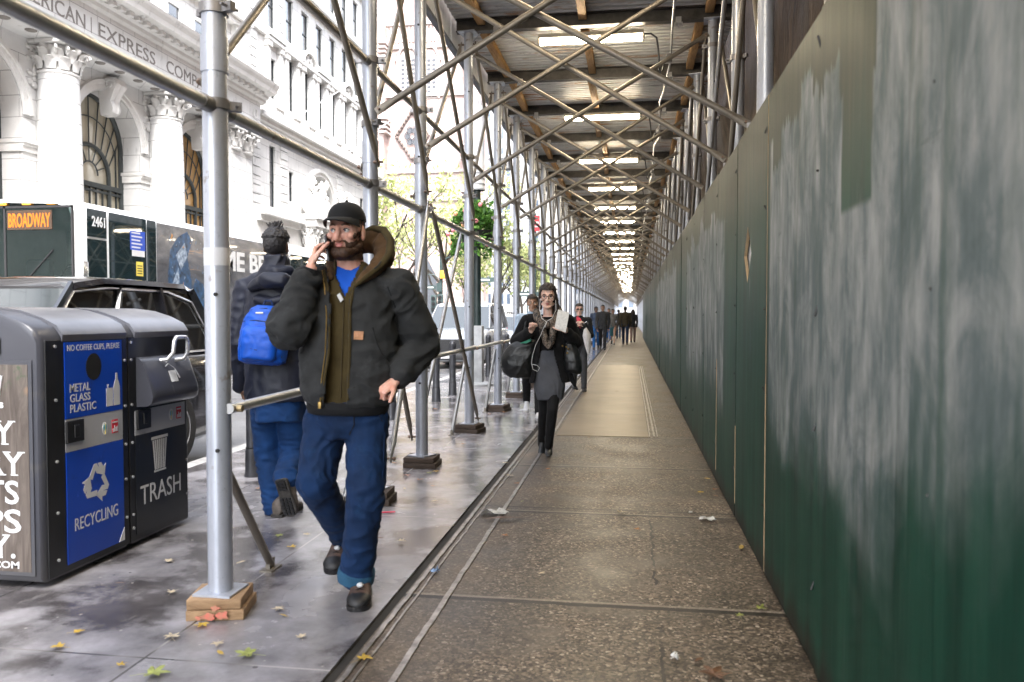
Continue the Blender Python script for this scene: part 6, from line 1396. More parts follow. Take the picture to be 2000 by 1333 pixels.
def cut(o, fn, solid=.0):
    """open a garment: drop the faces for which fn(centre, normal) is true; give the cloth thickness"""
    bm = bmesh.new(); bm.from_mesh(o.data); bmesh.ops.delete(bm, geom=[f for f in bm.faces if fn(f.calc_center_median(), f.normal)], context='FACES')
    if solid:
        bmesh.ops.delete(bm, geom=[v for v in bm.verts if not v.link_faces], context='VERTS'); bm.normal_update(); bm.verts.index_update(); bm.verts.ensure_lookup_table()
        old = list(bm.verts); fs = list(bm.faces); be = [(e.link_loops[0].vert.index, e.link_loops[0].link_loop_next.vert.index) for e in bm.edges if len(e.link_faces) == 1]; inn = [bm.verts.new(v.co - v.normal*solid) for v in old]
        fi = [[v.index for v in f.verts] for f in fs]
        for f in fi: bm.faces.new([inn[k] for k in reversed(f)])
        for a, c in be:
            try: bm.faces.new([old[c], old[a], inn[a], inn[c]])
            except ValueError: pass
    bm.to_mesh(o.data); bm.free(); o.data.polygons.foreach_set('use_smooth', [True]*len(o.data.polygons)); o.data.update()
def bvh(*os): 
    V = []; Fc = []
    for o in os:
        k = len(V); V += [v.co.copy() for v in o.data.vertices]; Fc += [[i+k for i in p.vertices] for p in o.data.polygons]
    return BVHTree.FromPolygons(V, Fc)
def surf(t, px, py, lift=.003):
    d = ray(px, py).normalized(); h = t.ray_cast(CAMP, d)
    return (h[0] + h[1]*lift, h[1]) if h[0] else (None, None)
def project(p):
    q = Vector(p) - CAMP; z = q.dot(_f); return 1000 + q.dot(_r)/z*F, 666.5 - q.dot(_u)/z*F
def inpoly(x, y, poly):
    c = False; j = len(poly)-1
    for i in range(len(poly)):
        xi, yi = poly[i]; xj, yj = poly[j]
        if (yi > y) != (yj > y) and x < (xj-xi)*(y-yi)/(yj-yi)+xi: c = not c
        j = i
    return c
def shoe(b, sole, heel, toe, up, k=1.0, h=.085, wd=.046):
    """foot from heel to toe; up = upward direction of the foot"""
    heel, toe = Vector(heel), Vector(toe); d = (toe-heel).normalized(); up = perp(d, Vector(up)); s = d.cross(up); Ln = (toe-heel).length
    def ring(t, w_, z0, z1, n=14): 
        c = heel + d*Ln*t; return [c + s*(w_*math.cos(a)) + up*(z0 + (z1-z0)*(.5+.5*math.copysign(abs(math.sin(a))**.8, math.sin(a)))) for a in [2*PI*i/n for i in range(n)]]
    b.loft([ring(-.03,wd*.55,.012,h*.75), ring(.02,wd*.78,.012,h*1.2), ring(.18,wd*.82,.012,h*1.35), ring(.36,wd*.84,.012,h*1.15), ring(.55,wd*.98,.012,h*.78), ring(.75,wd*1.05,.012,h*.64), ring(.90,wd*.92,.012,h*.58), ring(.985,wd*.6,.014,h*.42), ring(1.01,wd*.3,.018,h*.3)])
    if sole is not None: sole.loft([[heel + d*Ln*t + s*(w_*math.cos(a)) + up*(.0 if math.sin(a) < 0 else .022) for a in [2*PI*(i+.5)/14 for i in range(14)]] for t, w_ in ((-.045,wd*.5),(-.02,wd*.82),(.15,wd*.88),(.4,wd*.86),(.6,wd*1.04),(.78,wd*1.10),(.92,wd*.95),(1.0,wd*.62),(1.025,wd*.25))])
    return d, s, up
def base_joints(pos, H, head, stride=.0, fem=False, swing=None):
    """joints of a walking figure: head = heading angle (0 looks along -y, PI looks along +y), stride >0 puts the left leg forward"""
    Rz = Matrix.Rotation(head, 3, 'Z'); pos = Vector(pos)
    def W(x, y, z): return pos + Rz @ Vector((x*H, y*H, z*H))
    sw = .104 if fem else .116; a = stride
    J = dict(P=W(0,0,.53), N=W(0,-.005,.835), C=W(0,-.022,.93), lat=Rz @ Vector((1,0,0)), fwd=Rz @ Vector((0,-1,0)), R=Rz)
    for s, k in ((1,'L'), (-1,'R')):      # the figure looks along -y: its left is +x
        st = a*s
        J['H'+k] = W(.05*s, 0, .515); J['K'+k] = W(.052*s, -.10*st-.02, .285+.004*abs(st)); rear = st < 0
        J['A'+k] = W(.05*s, -.235*st + (.02 if rear else 0), .045 + (.05*abs(st) if rear else .0)); J['S'+k] = W(sw*s, 0, .805)
        J['E'+k] = W((sw+.022)*s, .06*st+.015, .625); J['W'+k] = W((sw+.006)*s, .15*st-.045, .475)
        heel = W(.05*s, -.235*st+.045 + (.0 if rear else 0), (.055*abs(st) if rear else .0)); toe = W(.055*s, -.235*st-.105, .0 if not rear else -.002)
        J['F'+k] = (heel, toe)
    return J
def simple_person(lab, pos, H, head, stride, fem, cols, skin, hairc, hair='short', voxel=.011, extra=None, legs='trousers', coat=None, arms=None, group='people walking up and down the walkway', shades=False):
    root = thing('person', lab, 'person', pos, group); J = base_joints(pos, H, head, stride, fem)
    if arms: arms(J)
    top, bot, sh = cols; s = H/1.75; hs = s*(.98 if fem else 1.0)
    C, Rm = J['C'], J['R']; b = MB(); L = head_parts(b, C, Rm, hs, fem=fem); b.cone(J['N'] - Vector((0,0,.02)), .050*s, C + Vector((0,.0,-.06))*1, .048*s)
    torso(b, J['P'], J['N'], J['lat'], [(-.15,.12*s,.08*s),(.3,.12*s,.09*s),(.75,.15*s,.09*s),(.95,.12*s,.07*s),(1.0,.05*s,.05*s)])
    for k, sg in (('L',1),('R',-1)):
        b.limb([J['N']-Vector((0,0,.06)), J['S'+k], J['E'+k], J['W'+k]], [.05*s,.05*s,.038*s,.027*s], 12); b.limb([J['H'+k], J['K'+k], J['A'+k]], [.075*s,.05*s,.034*s], 12)
        d = (J['W'+k]-J['E'+k]).normalized(); hand(b, J['W'+k]+d*.03, d, J['lat']*-sg, sg, (.4,.45,.5,.55), k=s)
    me = remesh(b, voxel if voxel < .009 else .008, 2); q = sculpt(me, C, Rm, hs); body = finish('body', me, skin, root, smooth=180)
    eyes(root, L, Rm, hs)
    # garments
    g = .022*s; w0 = .125*s if fem else .140*s
    def topfn(b):
        zb = -.22 if coat is None else coat
        torso(b, J['P'], J['N'], J['lat'], [(zb,(w0+.02*s),.115*s),(zb*.5,w0+.02*s,.115*s),(.1,w0+.012*s,.112*s),(.4,w0+.012*s,.115*s),(.75,w0+.030*s,.118*s),(.92,w0*.9,.09*s),(1.03,.075*s,.07*s),(1.08,.066*s,.064*s)])
        for k in 'LR': b.limb([J['N']-Vector((0,0,.055*s)), J['S'+k], J['E'+k], J['W'+k]], [.07*s,.072*s,.06*s,.046*s], 14)
    garment('jacket', top, root, topfn, voxel, 5, .007*s, (8,8,12), int(H*100) % 17)
    if legs == 'trousers':
        def lf(b):
            torso(b, J['P'], J['N'], J['lat'], [(-.18,.13*s,.10*s),(.0,.138*s,.112*s),(.18,.128*s,.104*s)])
            for k in 'LR': b.limb([J['H'+k], J['K'+k], J['A'+k]+Vector((0,0,-.01))], [.092*s,.070*s,.056*s], 14)
        garment('trousers', bot, root, lf, voxel, 4, .005*s, (8,8,16), 3)
    else:
        def lf(b):
            torso(b, J['P'], J['N'], J['lat'], [(-.95,.17*s,.14*s),(-.5,.155*s,.13*s),(0,.138*s,.112*s),(.25,.115*s,.10*s)])
        garment('skirt', bot, root, lf, voxel, 4, .005*s, (8,8,6), 3)
    b = MB(); so_ = MB()
    for k in 'LR': shoe(b, so_, J['F'+k][0], J['F'+k][1], (0,0,1), h=.08*s, wd=.042*s)
    for nm in ('L','R'):
        b2 = MB(); shoe(b2, b2, J['F'+nm][0], J['F'+nm][1], (0,0,1), h=.08*s, wd=.042*s); b2.build('shoe', sh, root, smooth=60)
    if hair: hair_on(root, me, q, hs, hairc, hair, L, Rm)
    if shades:
        b = MB()
        for k in (-1,1): b.poly([L(k*.032+.026*math.cos(t),-.103,.002+.020*math.sin(t)) for t in [2*PI*i/16 for i in range(16)]], Rm @ Vector((0,1,0)), .012)
        b.path([L(-.074,.0,.006), L(-.060,-.088,.006), L(0,-.108,.008), L(.060,-.088,.006), L(.074,.0,.006)], .004, n=6); b.build('sunglasses', M_black, root)
    if extra: extra(root, J, L, Rm, s)
    return root, J
def hair_on(root, me, q, s, m, style, L, Rm, parent=None):
    x, y, z = q[:,0], q[:,1], q[:,2]; inh = (np.abs(x) < .1) & (z > -.13) & (z < .14) & (np.abs(y) < .13)
    hl = .062 - .0*x; scalp = inh & (((y < -.02) & (z > .060 + (y+.09)*-.05)) | ((y >= -.02) & (y < .02) & (z > .018 - (y)*.6)) | (y >= .02) & (z > -.045 - (y-.02)*.3))
    off = np.where(z > .06, .014, .008)*s
    if style in ('short', 'long', 'bun', 'tuft', 'pony'): shell(me, scalp, off*(1.4 if style != 'short' else 1.0), 1, .5, 70, m, 'hair', root)
    if style == 'long':
        b = MB()
        for k in (-1, 1): b.limb([L(k*.045,-.03,.085), L(k*.076,-.035,.03), L(k*.083,-.02,-.05), L(k*.085,-.035,-.14), L(k*.075,-.045,-.20)], [x_*s for x_ in (.030,.028,.032,.034,.02)], 12)
        b.limb([L(0,.06,.07), L(0,.085,-.02), L(0,.075,-.12), L(0,.07,-.20)], [x_*s for x_ in (.05,.055,.06,.04)], 14); me2 = remesh(b, .007, 3); folds(me2, .004, (40,40,8), 2); finish('long_hair', me2, m, root, smooth=180)
    if style in ('bun', 'pony'):
        b = MB(); b.sphere(L(0,.10,.03), .035*s, n=12, m=8); 
        if style == 'pony': b.limb([L(0,.10,.03), L(.05,.10,-.06), L(.075,.05,-.14), L(.08,.02,-.22)], [x_*s for x_ in (.03,.035,.035,.02)], 12)
        me2 = remesh(b, .007, 3); folds(me2, .004, (40,40,10), 2); finish('tied_hair', me2, m, root, smooth=180)
# ------------------------------------------------------------------ man on the phone
MP = Vector((-1.28, 3.62, 0))
mr = thing('person', 'bearded person in black cap and dark work jacket holding a phone to the ear', 'person', MP)
def J_(px, py, Y): return yp(px, py, Y)
mj = dict(P=J_(680,800,3.70), N=J_(686,528,3.72), C=J_(677,452,3.66), SL=J_(776,562,3.76), SR=J_(615,556,3.66), EL=J_(822,672,3.86), WL=J_(775,742,3.66), ER=J_(566,640,3.50), WR=J_(607,526,3.52),
          HL=J_(716,815,3.71), HR=J_(640,815,3.70), KL=J_(715,965,3.60), KR=J_(616,942,3.62), AL=J_(697,1118,3.66), AR=J_(674,1050,4.02))
HRm = Matrix.Rotation(R(-3), 3, 'Z') @ Matrix.Rotation(R(3), 3, 'X'); HS = 1.03
lat = Vector((1, .24, .0))
b = MB(); L = head_parts(b, mj['C'], HRm, HS, nose=1.12)
b.cone(mj['N']+Vector((0,.0,-.04)), .068, mj['C']+Vector((.005,.015,-.06)), .062); torso(b, mj['P'], mj['N'], lat, [(-.15,.13,.09),(.3,.13,.10),(.75,.16,.10),(.95,.12,.08),(1.02,.06,.06)])
for k in 'LR':
    b.limb([mj['N']-Vector((0,0,.07)), mj['S'+k], mj['E'+k], mj['W'+k]], [.06,.055,.038,.028], 12); b.limb([mj['H'+k], mj['K'+k], mj['A'+k]], [.08,.055,.038], 12)
# right hand holds the phone at the ear: fingers along the phone, thumb on the near side
dR = (J_(617,482,3.60) - mj['WR']).normalized(); nR = Vector((.85,.5,.0))
hand(b, mj['WR']+dR*.012, dR, nR, -1, (.55,.60,.66,.75), (.35,.25), 1.08, .10, back=mj['WR']-mj['ER'])
dL = (J_(732,768,3.58) - mj['WL']).normalized(); hand(b, mj['WL']+dL*.012, dL, Vector((-.1,.55,-.8)), 1, (1.3,1.35,1.4,1.45), (-.15,.12), 1.08, .03, back=mj['WL']-mj['EL'])
me = remesh(b, .0036, 3); q = sculpt(me, mj['C'], HRm, HS); body = finish('body', me, [SK_A, M_lip], mr, smooth=180)
lipm = (np.abs(q[:,0]) < .021) & (q[:,2] < -.0565) & (q[:,2] > -.077) & (q[:,1] < -.088)
for p in me.polygons:
    if all(lipm[i] for i in p.vertices): p.material_index = 1
M_iris_b = mat('blue_iris', (.10,.16,.22), .1)
eyes(mr, L, HRm, HS, M_iris_b, m_hair('brown_brow', (.12,.065,.035)), look=-.5)
x, y, z = q[:,0], q[:,1], q[:,2]; inh = (np.abs(x) < .09) & (z > -.135) & (z < .13) & (y < .05) & (np.abs(y) < .13)
ax_ = np.abs(x); st_ = np.clip((ax_-.050)/.020, 0, 1); st_ = st_*st_*(3-2*st_); zb_ = np.where(ax_ < .030, -.0435, np.where(ax_ < .040, -.0435-(ax_-.030)*.9, -.0525)) + .052*st_ + .002*np.sin(x*300)
bd = inh & (ax_ < .0735) & (z < zb_) & (z > -.135) & (y < .014) & ~((ax_ < .022) & (z > -.077) & (z < -.0555)) & ~((y < -.1045) & (z > -.053))
offb = np.where(z < -.085, .014, .008)*np.clip((zb_-z)/.012, .42, 1)
M_beard = m_hair('auburn_beard', (.050,.021,.009)); shell(me, bd, offb.astype(np.float32), 3, .22, 240, M_beard, 'beard', mr)
sd = inh & (y > -.012) & (y < .045) & (z > -.03) & (z < .07) & (np.abs(x) > .055) & ~((y > .0) & (z < .02)) & (np.abs(x) < .0742); sd |= (np.abs(x) < .09) & (y > .04) & (y < .13) & (z > -.045) & (z < .07)
shell(me, sd, .004, 5, .4, 160, m_hair('cropped_hair', (.06,.035,.022)), 'hair', mr)
# cap: crown, brim, button
M_cap = m_cloth('black_cap', (.006,.0065,.008), .8, bs=500, sheen=.03)
b = MB(); rg = []
for i in range(9):
    t = i/8; a = t*PI/2; rr_ = math.cos(a)**.75 if t < 1 else .02; zz = .050 + .084*math.sin(a)
    rg.append([L(.086*rr_*math.cos(u), .008+.104*rr_*math.sin(u), zz - .012*max(0, math.sin(u))*(1-t)) for u in [2*PI*k/36 for k in range(36)]])
rg = [[p - (HRm @ Vector((0,0,.018)))*HS*0 for p in rg[0]]] + rg
b.loft(rg); b.sphere(L(0,.008,.136), .008, n=8, m=6); cp = b.build('cap', M_cap, mr, smooth=60)
b = MB(); top, bot = [], []
for r_, dz in ((0,0),(.35,-.002),(.7,-.006),(1,-.016)):
    for j in range(21):
        u = -PI/2 + (j-10)/10*1.12; k = 1 + .95*r_*math.cos((j-10)/10*1.45)**.7 if abs(j-10) < 10 else 1
        p = (.086*math.cos(u)*(1+.06*r_), .008+.104*math.sin(u)*k, .060+dz-.020*r_*abs((j-10)/10)**2-.006*abs((j-10)/10)**2)
        top.append(L(*p)); bot.append(L(p[0], p[1], p[2]-.005))
n_ = len(top); fs = []
for a in range(3):
    for j in range(20): i0 = a*21+j; fs += [(i0,i0+1,i0+22,i0+21), (n_+i0+21,n_+i0+22,n_+i0+1,n_+i0)]
edge = [j for j in range(21)] + [a*21+20 for a in range(1,4)] + [63+j for j in range(19,-1,-1)] + [42,21]
fs += [(edge[i], edge[(i+1)%len(edge)], n_+edge[(i+1)%len(edge)], n_+edge[i]) for i in range(len(edge))]
b.add(top+bot, fs); b.build('brim', M_cap, cp, smooth=60)
# --- clothes
M_jack = m_cloth('charcoal_duck_canvas', (.026,.0275,.029), .9, .35, 7, 380, .35, .03, (.055,.058,.062), .5)
M_olive = m_cloth('olive_knit', (.052,.038,.014), .95, .25, 16, 500, .4, .03)
M_hoodl = m_cloth('brown_hood_lining', (.085,.048,.022), .95, .35, 14, 260, .6, .03)
M_tee = m_cloth('bright_blue_tee', (.006,.09,.55), .8, .1, 8, 420, .25, .03)
M_jean = m_cloth('deep_blue_jeans', (.003,.020,.070), .85, .35, 6, 600, .4, .02, (.010,.050,.13), .5)
M_cuff = m_cloth('pale_jean_cuff', (.022,.085,.16), .85, .25, 10, 600, .4)
M_boot = mat('brown_boot_leather', (.085,.052,.040), .5, vary=.5, vs=30, bump=.3, bs=160); M_boots = mat('black_boot_rubber', (.012,.012,.013), .5, vary=.3); M_gold = mat('brass_zip', (.38,.25,.08), .35, .7)
def tee(b): torso(b, mj['P'], mj['N'], lat, [(.1,.15,.105),(.6,.165,.115),(.85,.15,.105),(.985,.085,.078),(1.03,.072,.070)])
o = garment('t_shirt', M_tee, mr, tee, .009, 4, .002, (14,14,8), 2)
def hoodie(b): torso(b, mj['P'], mj['N'], lat, [(-.02,.165,.120),(.05,.168,.125),(.3,.168,.130),(.6,.178,.134),(.82,.168,.125),(.95,.115,.095),(1.03,.085,.082),(1.06,.08,.078)])
hd_ = garment('sweatshirt', M_olive, mr, hoodie, .009, 5, .004, (16,16,6), 4)
VP_ = [(655,500),(712,500),(707,512),(673,580),(655,540)]
cut(hd_, lambda c, n: n.y < .2 and inpoly(*project(c), VP_), .006)
def jack(b):
    torso(b, mj['P'], mj['N'], lat, [(.03,.170,.140),(.06,.205,.172),(.14,.228,.185),(.35,.232,.178),(.6,.225,.168),(.8,.212,.158),(.92,.155,.125),(1.0,.110,.105),(1.05,.098,.100)])
    b.limb([mj['N']-Vector((0,0,.075)), mj['SL'], mj['EL'], mj['WL']+(mj['EL']-mj['WL'])*.18], [.088,.092,.094,.066], 20)
    b.limb([mj['N']-Vector((0,0,.075)), mj['SR'], mj['ER'], mj['WR']+(mj['ER']-mj['WR'])*.20], [.088,.092,.100,.062], 20)
wf = near([mj['EL'], mj['ER'], mj['SL'], mj['SR'], mj['P'], mj['WL'], mj['WR']], .16, .35)
jk = garment('jacket', M_jack, mr, jack, .008, 4, .022, (8,8,13), 6, wf)
folds(jk.data, .0045, (24,24,30), 3, near([mj['EL'], mj['ER'], mj['WL'], mj['WR'], mj['P']], .14, .25))
OPEN = [(640,500),(722,500),(716,520),(690,552),(682,590),(681,700),(677,800),(640,800),(632,790),(641,690),(645,600),(640,545),(634,520)]
cut(jk, lambda c, n: (n.y < .25 and inpoly(*project(c), OPEN)) or (c - mj['P']).dot((mj['N']-mj['P']).normalized())/(mj['N']-mj['P']).length > 1.02, .009)
T = bvh(jk); TA = bvh(jk, hd_, o)
def line(pts, r, m, name, tree=None, parent=None, lift=.004, n=6):
    P = [surf(tree or T, *p, lift)[0] for p in pts]; P = [p for p in P if p is not None]
    if len(P) > 1: b = MB(); b.path(P, r, n); return b.build(name, m, parent or jk)
line([(633,528),(640,560),(643,620),(641,690),(634,740),(630,782)], .0065, M_olive, 'zip_tape', lift=.002); line([(718,522),(692,556),(684,600),(683,690),(679,782)], .0065, M_olive, 'zip_tape', lift=.002)
line([(629,530),(635,562),(638,620),(636,690),(629,742),(626,786)], .0028, M_gold, 'zip')
b = MB(); p = surf(T, 626, 788, .01)[0] or J_(626,788,3.5); b.box((p.x-.006,p.y-.006,p.z-.02), (p.x+.010,p.y+.004,p.z+.012), bev=.002); b.build('zip_pull', M_gold, jk)
b = MB(); p = surf(TA, 665, 582, .01)[0] or J_(665,582,3.5); b.obox(p, Vector((.007,0,.006)), Vector((0,.004,0)), Vector((-.009,0,.016))); b.build('zip_tab', M_white, hd_)
line([(672,590),(670,640),(668,700),(666,778)], .003, mat('dark_olive_seam', (.05,.036,.014), .9), 'zip', TA, hd_)
M_tan = mat('tan_leather_patch', (.50,.25,.13), .6, vary=.2, vs=40); b = MB(); P = [surf(T, *q_, .004)[0] for q_ in ((692,647),(710,648),(709,664),(691,663))]
if all(P): b.poly(P, (0,-1,0), .003); b.build('leather_patch', M_tan, jk, smooth=0)
M_seam = m_cloth('dark_seam', (.010,.011,.012)); 
for pts in ([(728,640),(734,665),(745,690),(760,706)], [(588,690),(596,672),(604,655)], [(757,560),(772,600),(778,640)], [(594,745),(640,757)], [(690,758),(765,750)]): line(pts, .0035, M_seam, 'seam', lift=.001)
# hood lying behind the neck: outer cloth and brown lining
Nn = mj['N']
def ringh(px, py, Y): return J_(px, py, Y)
def hoodf(b): b.limb([J_(648,540,3.62), J_(650,515,3.70), J_(668,488,3.83), J_(712,470,3.90), J_(748,475,3.86), J_(752,505,3.76), J_(728,530,3.66), J_(700,552,3.585)], [.020,.030,.044,.058,.055,.045,.030,.014], 18)
hd2 = garment('hood', M_hoodl, mr, hoodf, .009, 4, .010, (14,14,14), 9)
b = MB(); b.path([J_(692,560,3.555), J_(716,541,3.60), J_(742,522,3.65), J_(760,498,3.72), J_(763,470,3.78), J_(750,450,3.83), J_(728,446,3.86), J_(712,452,3.87)], [.008,.012,.016,.019,.020,.020,.016,.010], n=10); b.build('hood_edge', M_olive, hd2)
b = MB(); b.path([J_(744,512,3.63), J_(738,520,3.60), J_(732,525,3.585)], .004, n=6); b.build('cord_end', M_seam, hd2)
# ribbed cuffs
for k in 'LR':
    d = (mj['W'+k]-mj['E'+k]).normalized(); b = MB(); a_, c_ = basis(d); p0_ = mj['W'+k]-d*.062; p1_ = mj['W'+k]+d*.004
    b.loft([[p + (a_*math.cos(u)+c_*math.sin(u))*(r_*(1+.02*math.cos(u*14))) for u in [2*PI*i/42 for i in range(42)]] for p, r_ in ((p0_,.050),(p0_.lerp(p1_,.3),.053),(p0_.lerp(p1_,.7),.047),(p1_,.040))]); b.build('cuff', M_cap, jk, smooth=60)
b = MB(); torso(b, mj['P'], mj['N'], lat, [(-.03,.172,.135),(-.02,.190,.152),(.02,.197,.157),(.06,.197,.157)], 60); hb_ = b.build('hem_rib', M_cap, jk, smooth=60); cut(hb_, lambda c, n: inpoly(*project(c), [(632,700),(677,700),(677,900),(632,900)]) and n.y < .3)
# jeans
def jeans(b):
    torso(b, mj['P'], mj['N'], lat, [(-.20,.150,.115),(-.08,.172,.132),(.06,.165,.128)])
    b.limb([mj['HL'], mj['KL'], mj['KL'].lerp(mj['AL'],.6), mj['AL']+Vector((0,0,-.008))], [.108,.086,.080,.078], 18); b.limb([mj['HR'], mj['KR'], mj['KR'].lerp(mj['AR'],.6), mj['AR']+Vector((0,0,.0))], [.110,.088,.076,.066], 18)
wj = near([mj['KL'], mj['KR'], mj['AL'], mj['AR'], mj['HL'], mj['HR'], mj['P'], mj['KL'].lerp(mj['AL'],.7)], .15, .3)
je = garment('jeans', M_jean, mr, jeans, .007, 3, .015, (10,10,14), 11, wj)
for k, r_, h in (('L',.088,.05),('R',.068,.03)):
    d = (mj['A'+k]-mj['K'+k]).normalized(); b = MB(); a_, c_ = basis(d); c0 = mj['A'+k]-d*.012; rr2 = random.Random(2)
    b.loft([[c0 + d*q_*h + (a_*math.cos(u)+c_*math.sin(u))*(r_*k_*(1+.025*math.sin(u*3+q_*2))) for u in [2*PI*i/30 for i in range(30)]] for q_, k_ in ((-.1,.86),(0,1),(.5,1.03),(1,1.0),(1.05,.85))]); b.build('cuff', M_cuff, je, smooth=60)
TJ = bvh(je)
line([(690,800),(692,830),(682,850)], .003, M_cap, 'seam', TJ, je, .001); line([(752,805),(748,900),(744,1000),(738,1090)], .003, M_jean, 'seam', TJ, je, .002); line([(735,800),(745,822),(760,830)], .003, M_cap, 'seam', TJ, je, .001)
# boots
def boot(heel, toe, up, lace):
    b = MB(); s_ = MB(); d, sd_, u_ = shoe(b, s_, heel, toe, up, h=.098, wd=.054); bt_ = b.build('boot', M_boot, mr, smooth=60); s_.build('sole', M_boots, bt_, smooth=40)
    c = MB(); Ln = (Vector(toe)-Vector(heel)).length; hv = Vector(heel)
    c.loft([[hv + d*Ln*t + sd_*(w_*math.cos(a)) + u_*(.016 + h_*(.5+.5*math.sin(a))) for a in [2*PI*i/14 for i in range(14)]] for t, w_, h_ in ((.74,.0575,.048),(.85,.056,.046),(.93,.048,.042),(1.0,.034,.034),(1.03,.012,.02))]); c.build('toe_cap', M_boots, bt_, smooth=60)
    c = MB()
    for t in (.40,.48,.56,.64): p = hv + d*Ln*t + u_*(.098*(1.18-t*.72)); c.path([p - sd_*.03 - u_*.012, p + u_*.004, p + sd_*.03 - u_*.012], .004, n=5)
    c.build('lace', M_cap, bt_); p = hv + d*Ln*.55 + u_*.098*.83
    c = MB(); c.sphere(p, .017, .017, .012, 12, 8); c.build('lace_badge_glint', M_white, bt_)  # white oval badge at the laces, its reflection put into the colour
gL = gp(697,1192); boot((gL.x-.055, gL.y+.25, .0), (gL.x+.01, gL.y-.02, .0), (0,0,1), None)
aR = mj['AR']; boot(aR+Vector((-.02,.085,-.075)), aR+Vector((-.012,-.165,-.145)), (0,-.2,1), None)
# phone in the hand
b = MB(); pc_ = J_(643,486,3.575); ud = (J_(637,455,3.64)-J_(645,515,3.56)).normalized(); b.obox(pc_, Vector((.004,.0,0)), Vector((.0,.034,0)), ud*.072); ph = b.build('phone', M_black, smooth=0); tag(ph, 'black phone held to the ear of the bearded person in the cap', 'phone')
# ------------------------------------------------------------------ person with the blue backpack (seen from behind)
BPp = gp(548,1010); br_ = thing('person', 'person in navy hooded jacket and blue jeans walking away, seen from behind', 'person', BPp)
BY = 5.05
def K(px, py, dy=0.0): return yp(px, py, BY+dy)
bj = dict(P=K(545,770), N=K(540,525,.06), C=K(540,482,.09), SL=K(482,566,.05), SR=K(606,560,.07), EL=K(468,668,.02), WL=K(470,752,.10), ER=K(622,665,.05), WR=K(620,745,.14),
          HL=K(520,800,.05), HR=K(568,800,.05), KL=K(524,895,.10), KR=K(574,885,.12), AL=K(536,985,.05), AR=K(557,930,-.12))
BRm = Matrix.Rotation(R(180+8), 3, 'Z'); lat2 = Vector((1,.12,0)); BS = 1.0
b = MB(); L2 = head_parts(b, bj['C'], BRm, BS); b.cone(bj['N']+Vector((0,0,-.03)), .06, bj['C']+Vector((0,0,-.05)), .058); torso(b, bj['P'], bj['N'], lat2, [(-.1,.13,.09),(.5,.14,.1),(.95,.11,.08),(1.0,.06,.06)])
for k in 'LR': b.limb([bj['N']-Vector((0,0,.07)), bj['S'+k], bj['E'+k], bj['W'+k]], [.05,.05,.037,.027], 12); b.limb([bj['H'+k], bj['K'+k], bj['A'+k]], [.07,.05,.036], 12)
dv = (bj['WL']-bj['EL']).normalized(); hand(b, bj['WL']+dv*.015, (K(478,775,.12)-bj['WL']), Vector((.9,.3,.0)), 1, (.6,.65,.7,.75), back=dv)
me = remesh(b, .005, 3); q = sculpt(me, bj['C'], BRm, BS); finish('body', me, SK_D, br_, smooth=180)
x, y, z = q[:,0], q[:,1], q[:,2]; inh = (np.abs(x) < .1) & (z > -.13) & (z < .14) & (np.abs(y) < .13)
sc_ = inh & (((y < -.02) & (z > .058)) | ((y >= -.02) & (z > -.060)) & ~((np.abs(x) > .070) & (z < .02) & (y < .04)))
M_bhair = m_hair('black_hair', (.016,.014,.016)); shell(me, sc_, np.where(z > .05, .020, .010).astype(np.float32), 2, .5, 90, M_bhair, 'hair', br_)
b = MB(); rr2 = random.Random(3)
for k in range(26): p = L2(rr2.uniform(-.03,.03), rr2.uniform(-.02,.05), .12); b.path([p, p+Vector((rr2.uniform(-.03,.03), rr2.uniform(-.02,.02), rr2.uniform(.03,.055)))], [.010,.003], n=5)
b.build('hair_tuft', M_bhair, br_)
M_navy = m_cloth('navy_nylon_jacket', (.010,.012,.023), .5, .3, 6, 120, .25, .02, (.025,.028,.045), .35)
def bjk(b):
    torso(b, bj['P'], bj['N'], lat2, [(-.06,.215,.150),(0,.225,.165),(.3,.215,.162),(.6,.215,.155),(.82,.20,.145),(.94,.13,.105),(1.02,.085,.085),(1.10,.078,.078)])
    for k in 'LR': b.limb([bj['N']-Vector((0,0,.07)), bj['S'+k], bj['E'+k], bj['W'+k]], [.085,.085,.074,.056], 16)
    b.limb([K(492,560,-.10), K(520,548,-.16), K(552,548,-.16), K(584,560,-.08)], [.03,.055,.055,.03], 14); b.limb([K(500,585,-.12), K(532,592,-.15), K(560,580,-.14)], [.02,.04,.025], 12)
    b.limb([K(516,528,.0), K(540,532,-.05), K(566,528,.0)], [.03,.036,.03], 12)
bjo = garment('jacket', M_navy, br_, bjk, .009, 5, .012, (8,8,11), 15, near([bj['EL'], bj['SL'], bj['N'], bj['P'], bj['WL']], .2, .45))
def bje(b):
    torso(b, bj['P'], bj['N'], lat2, [(-.22,.15,.115),(-.05,.165,.125),(.06,.16,.12)])
    for k in 'LR': b.limb([bj['H'+k], bj['K'+k], bj['A'+k]+Vector((0,0,-.02))], [.105,.088,.074 if k == 'L' else .076], 16)
M_jean2 = m_cloth('faded_blue_jeans', (.005,.034,.12), .85, .35, 7, 600, .4, .02, (.014,.055,.15), .5)
garment('jeans', M_jean2, br_, bje, .009, 4, .013, (9,9,17), 8, near([bj['KL'], bj['KR'], bj['AL'], bj['AR'], bj['HL']], .16, .35))
M_wboot = mat('grey_brown_boot', (.11,.09,.075), .65, vary=.35, vs=25, bump=.3, bs=150); M_wsole = mat('lugged_sole', (.045,.040,.036), .75, vary=.5, vs=40)
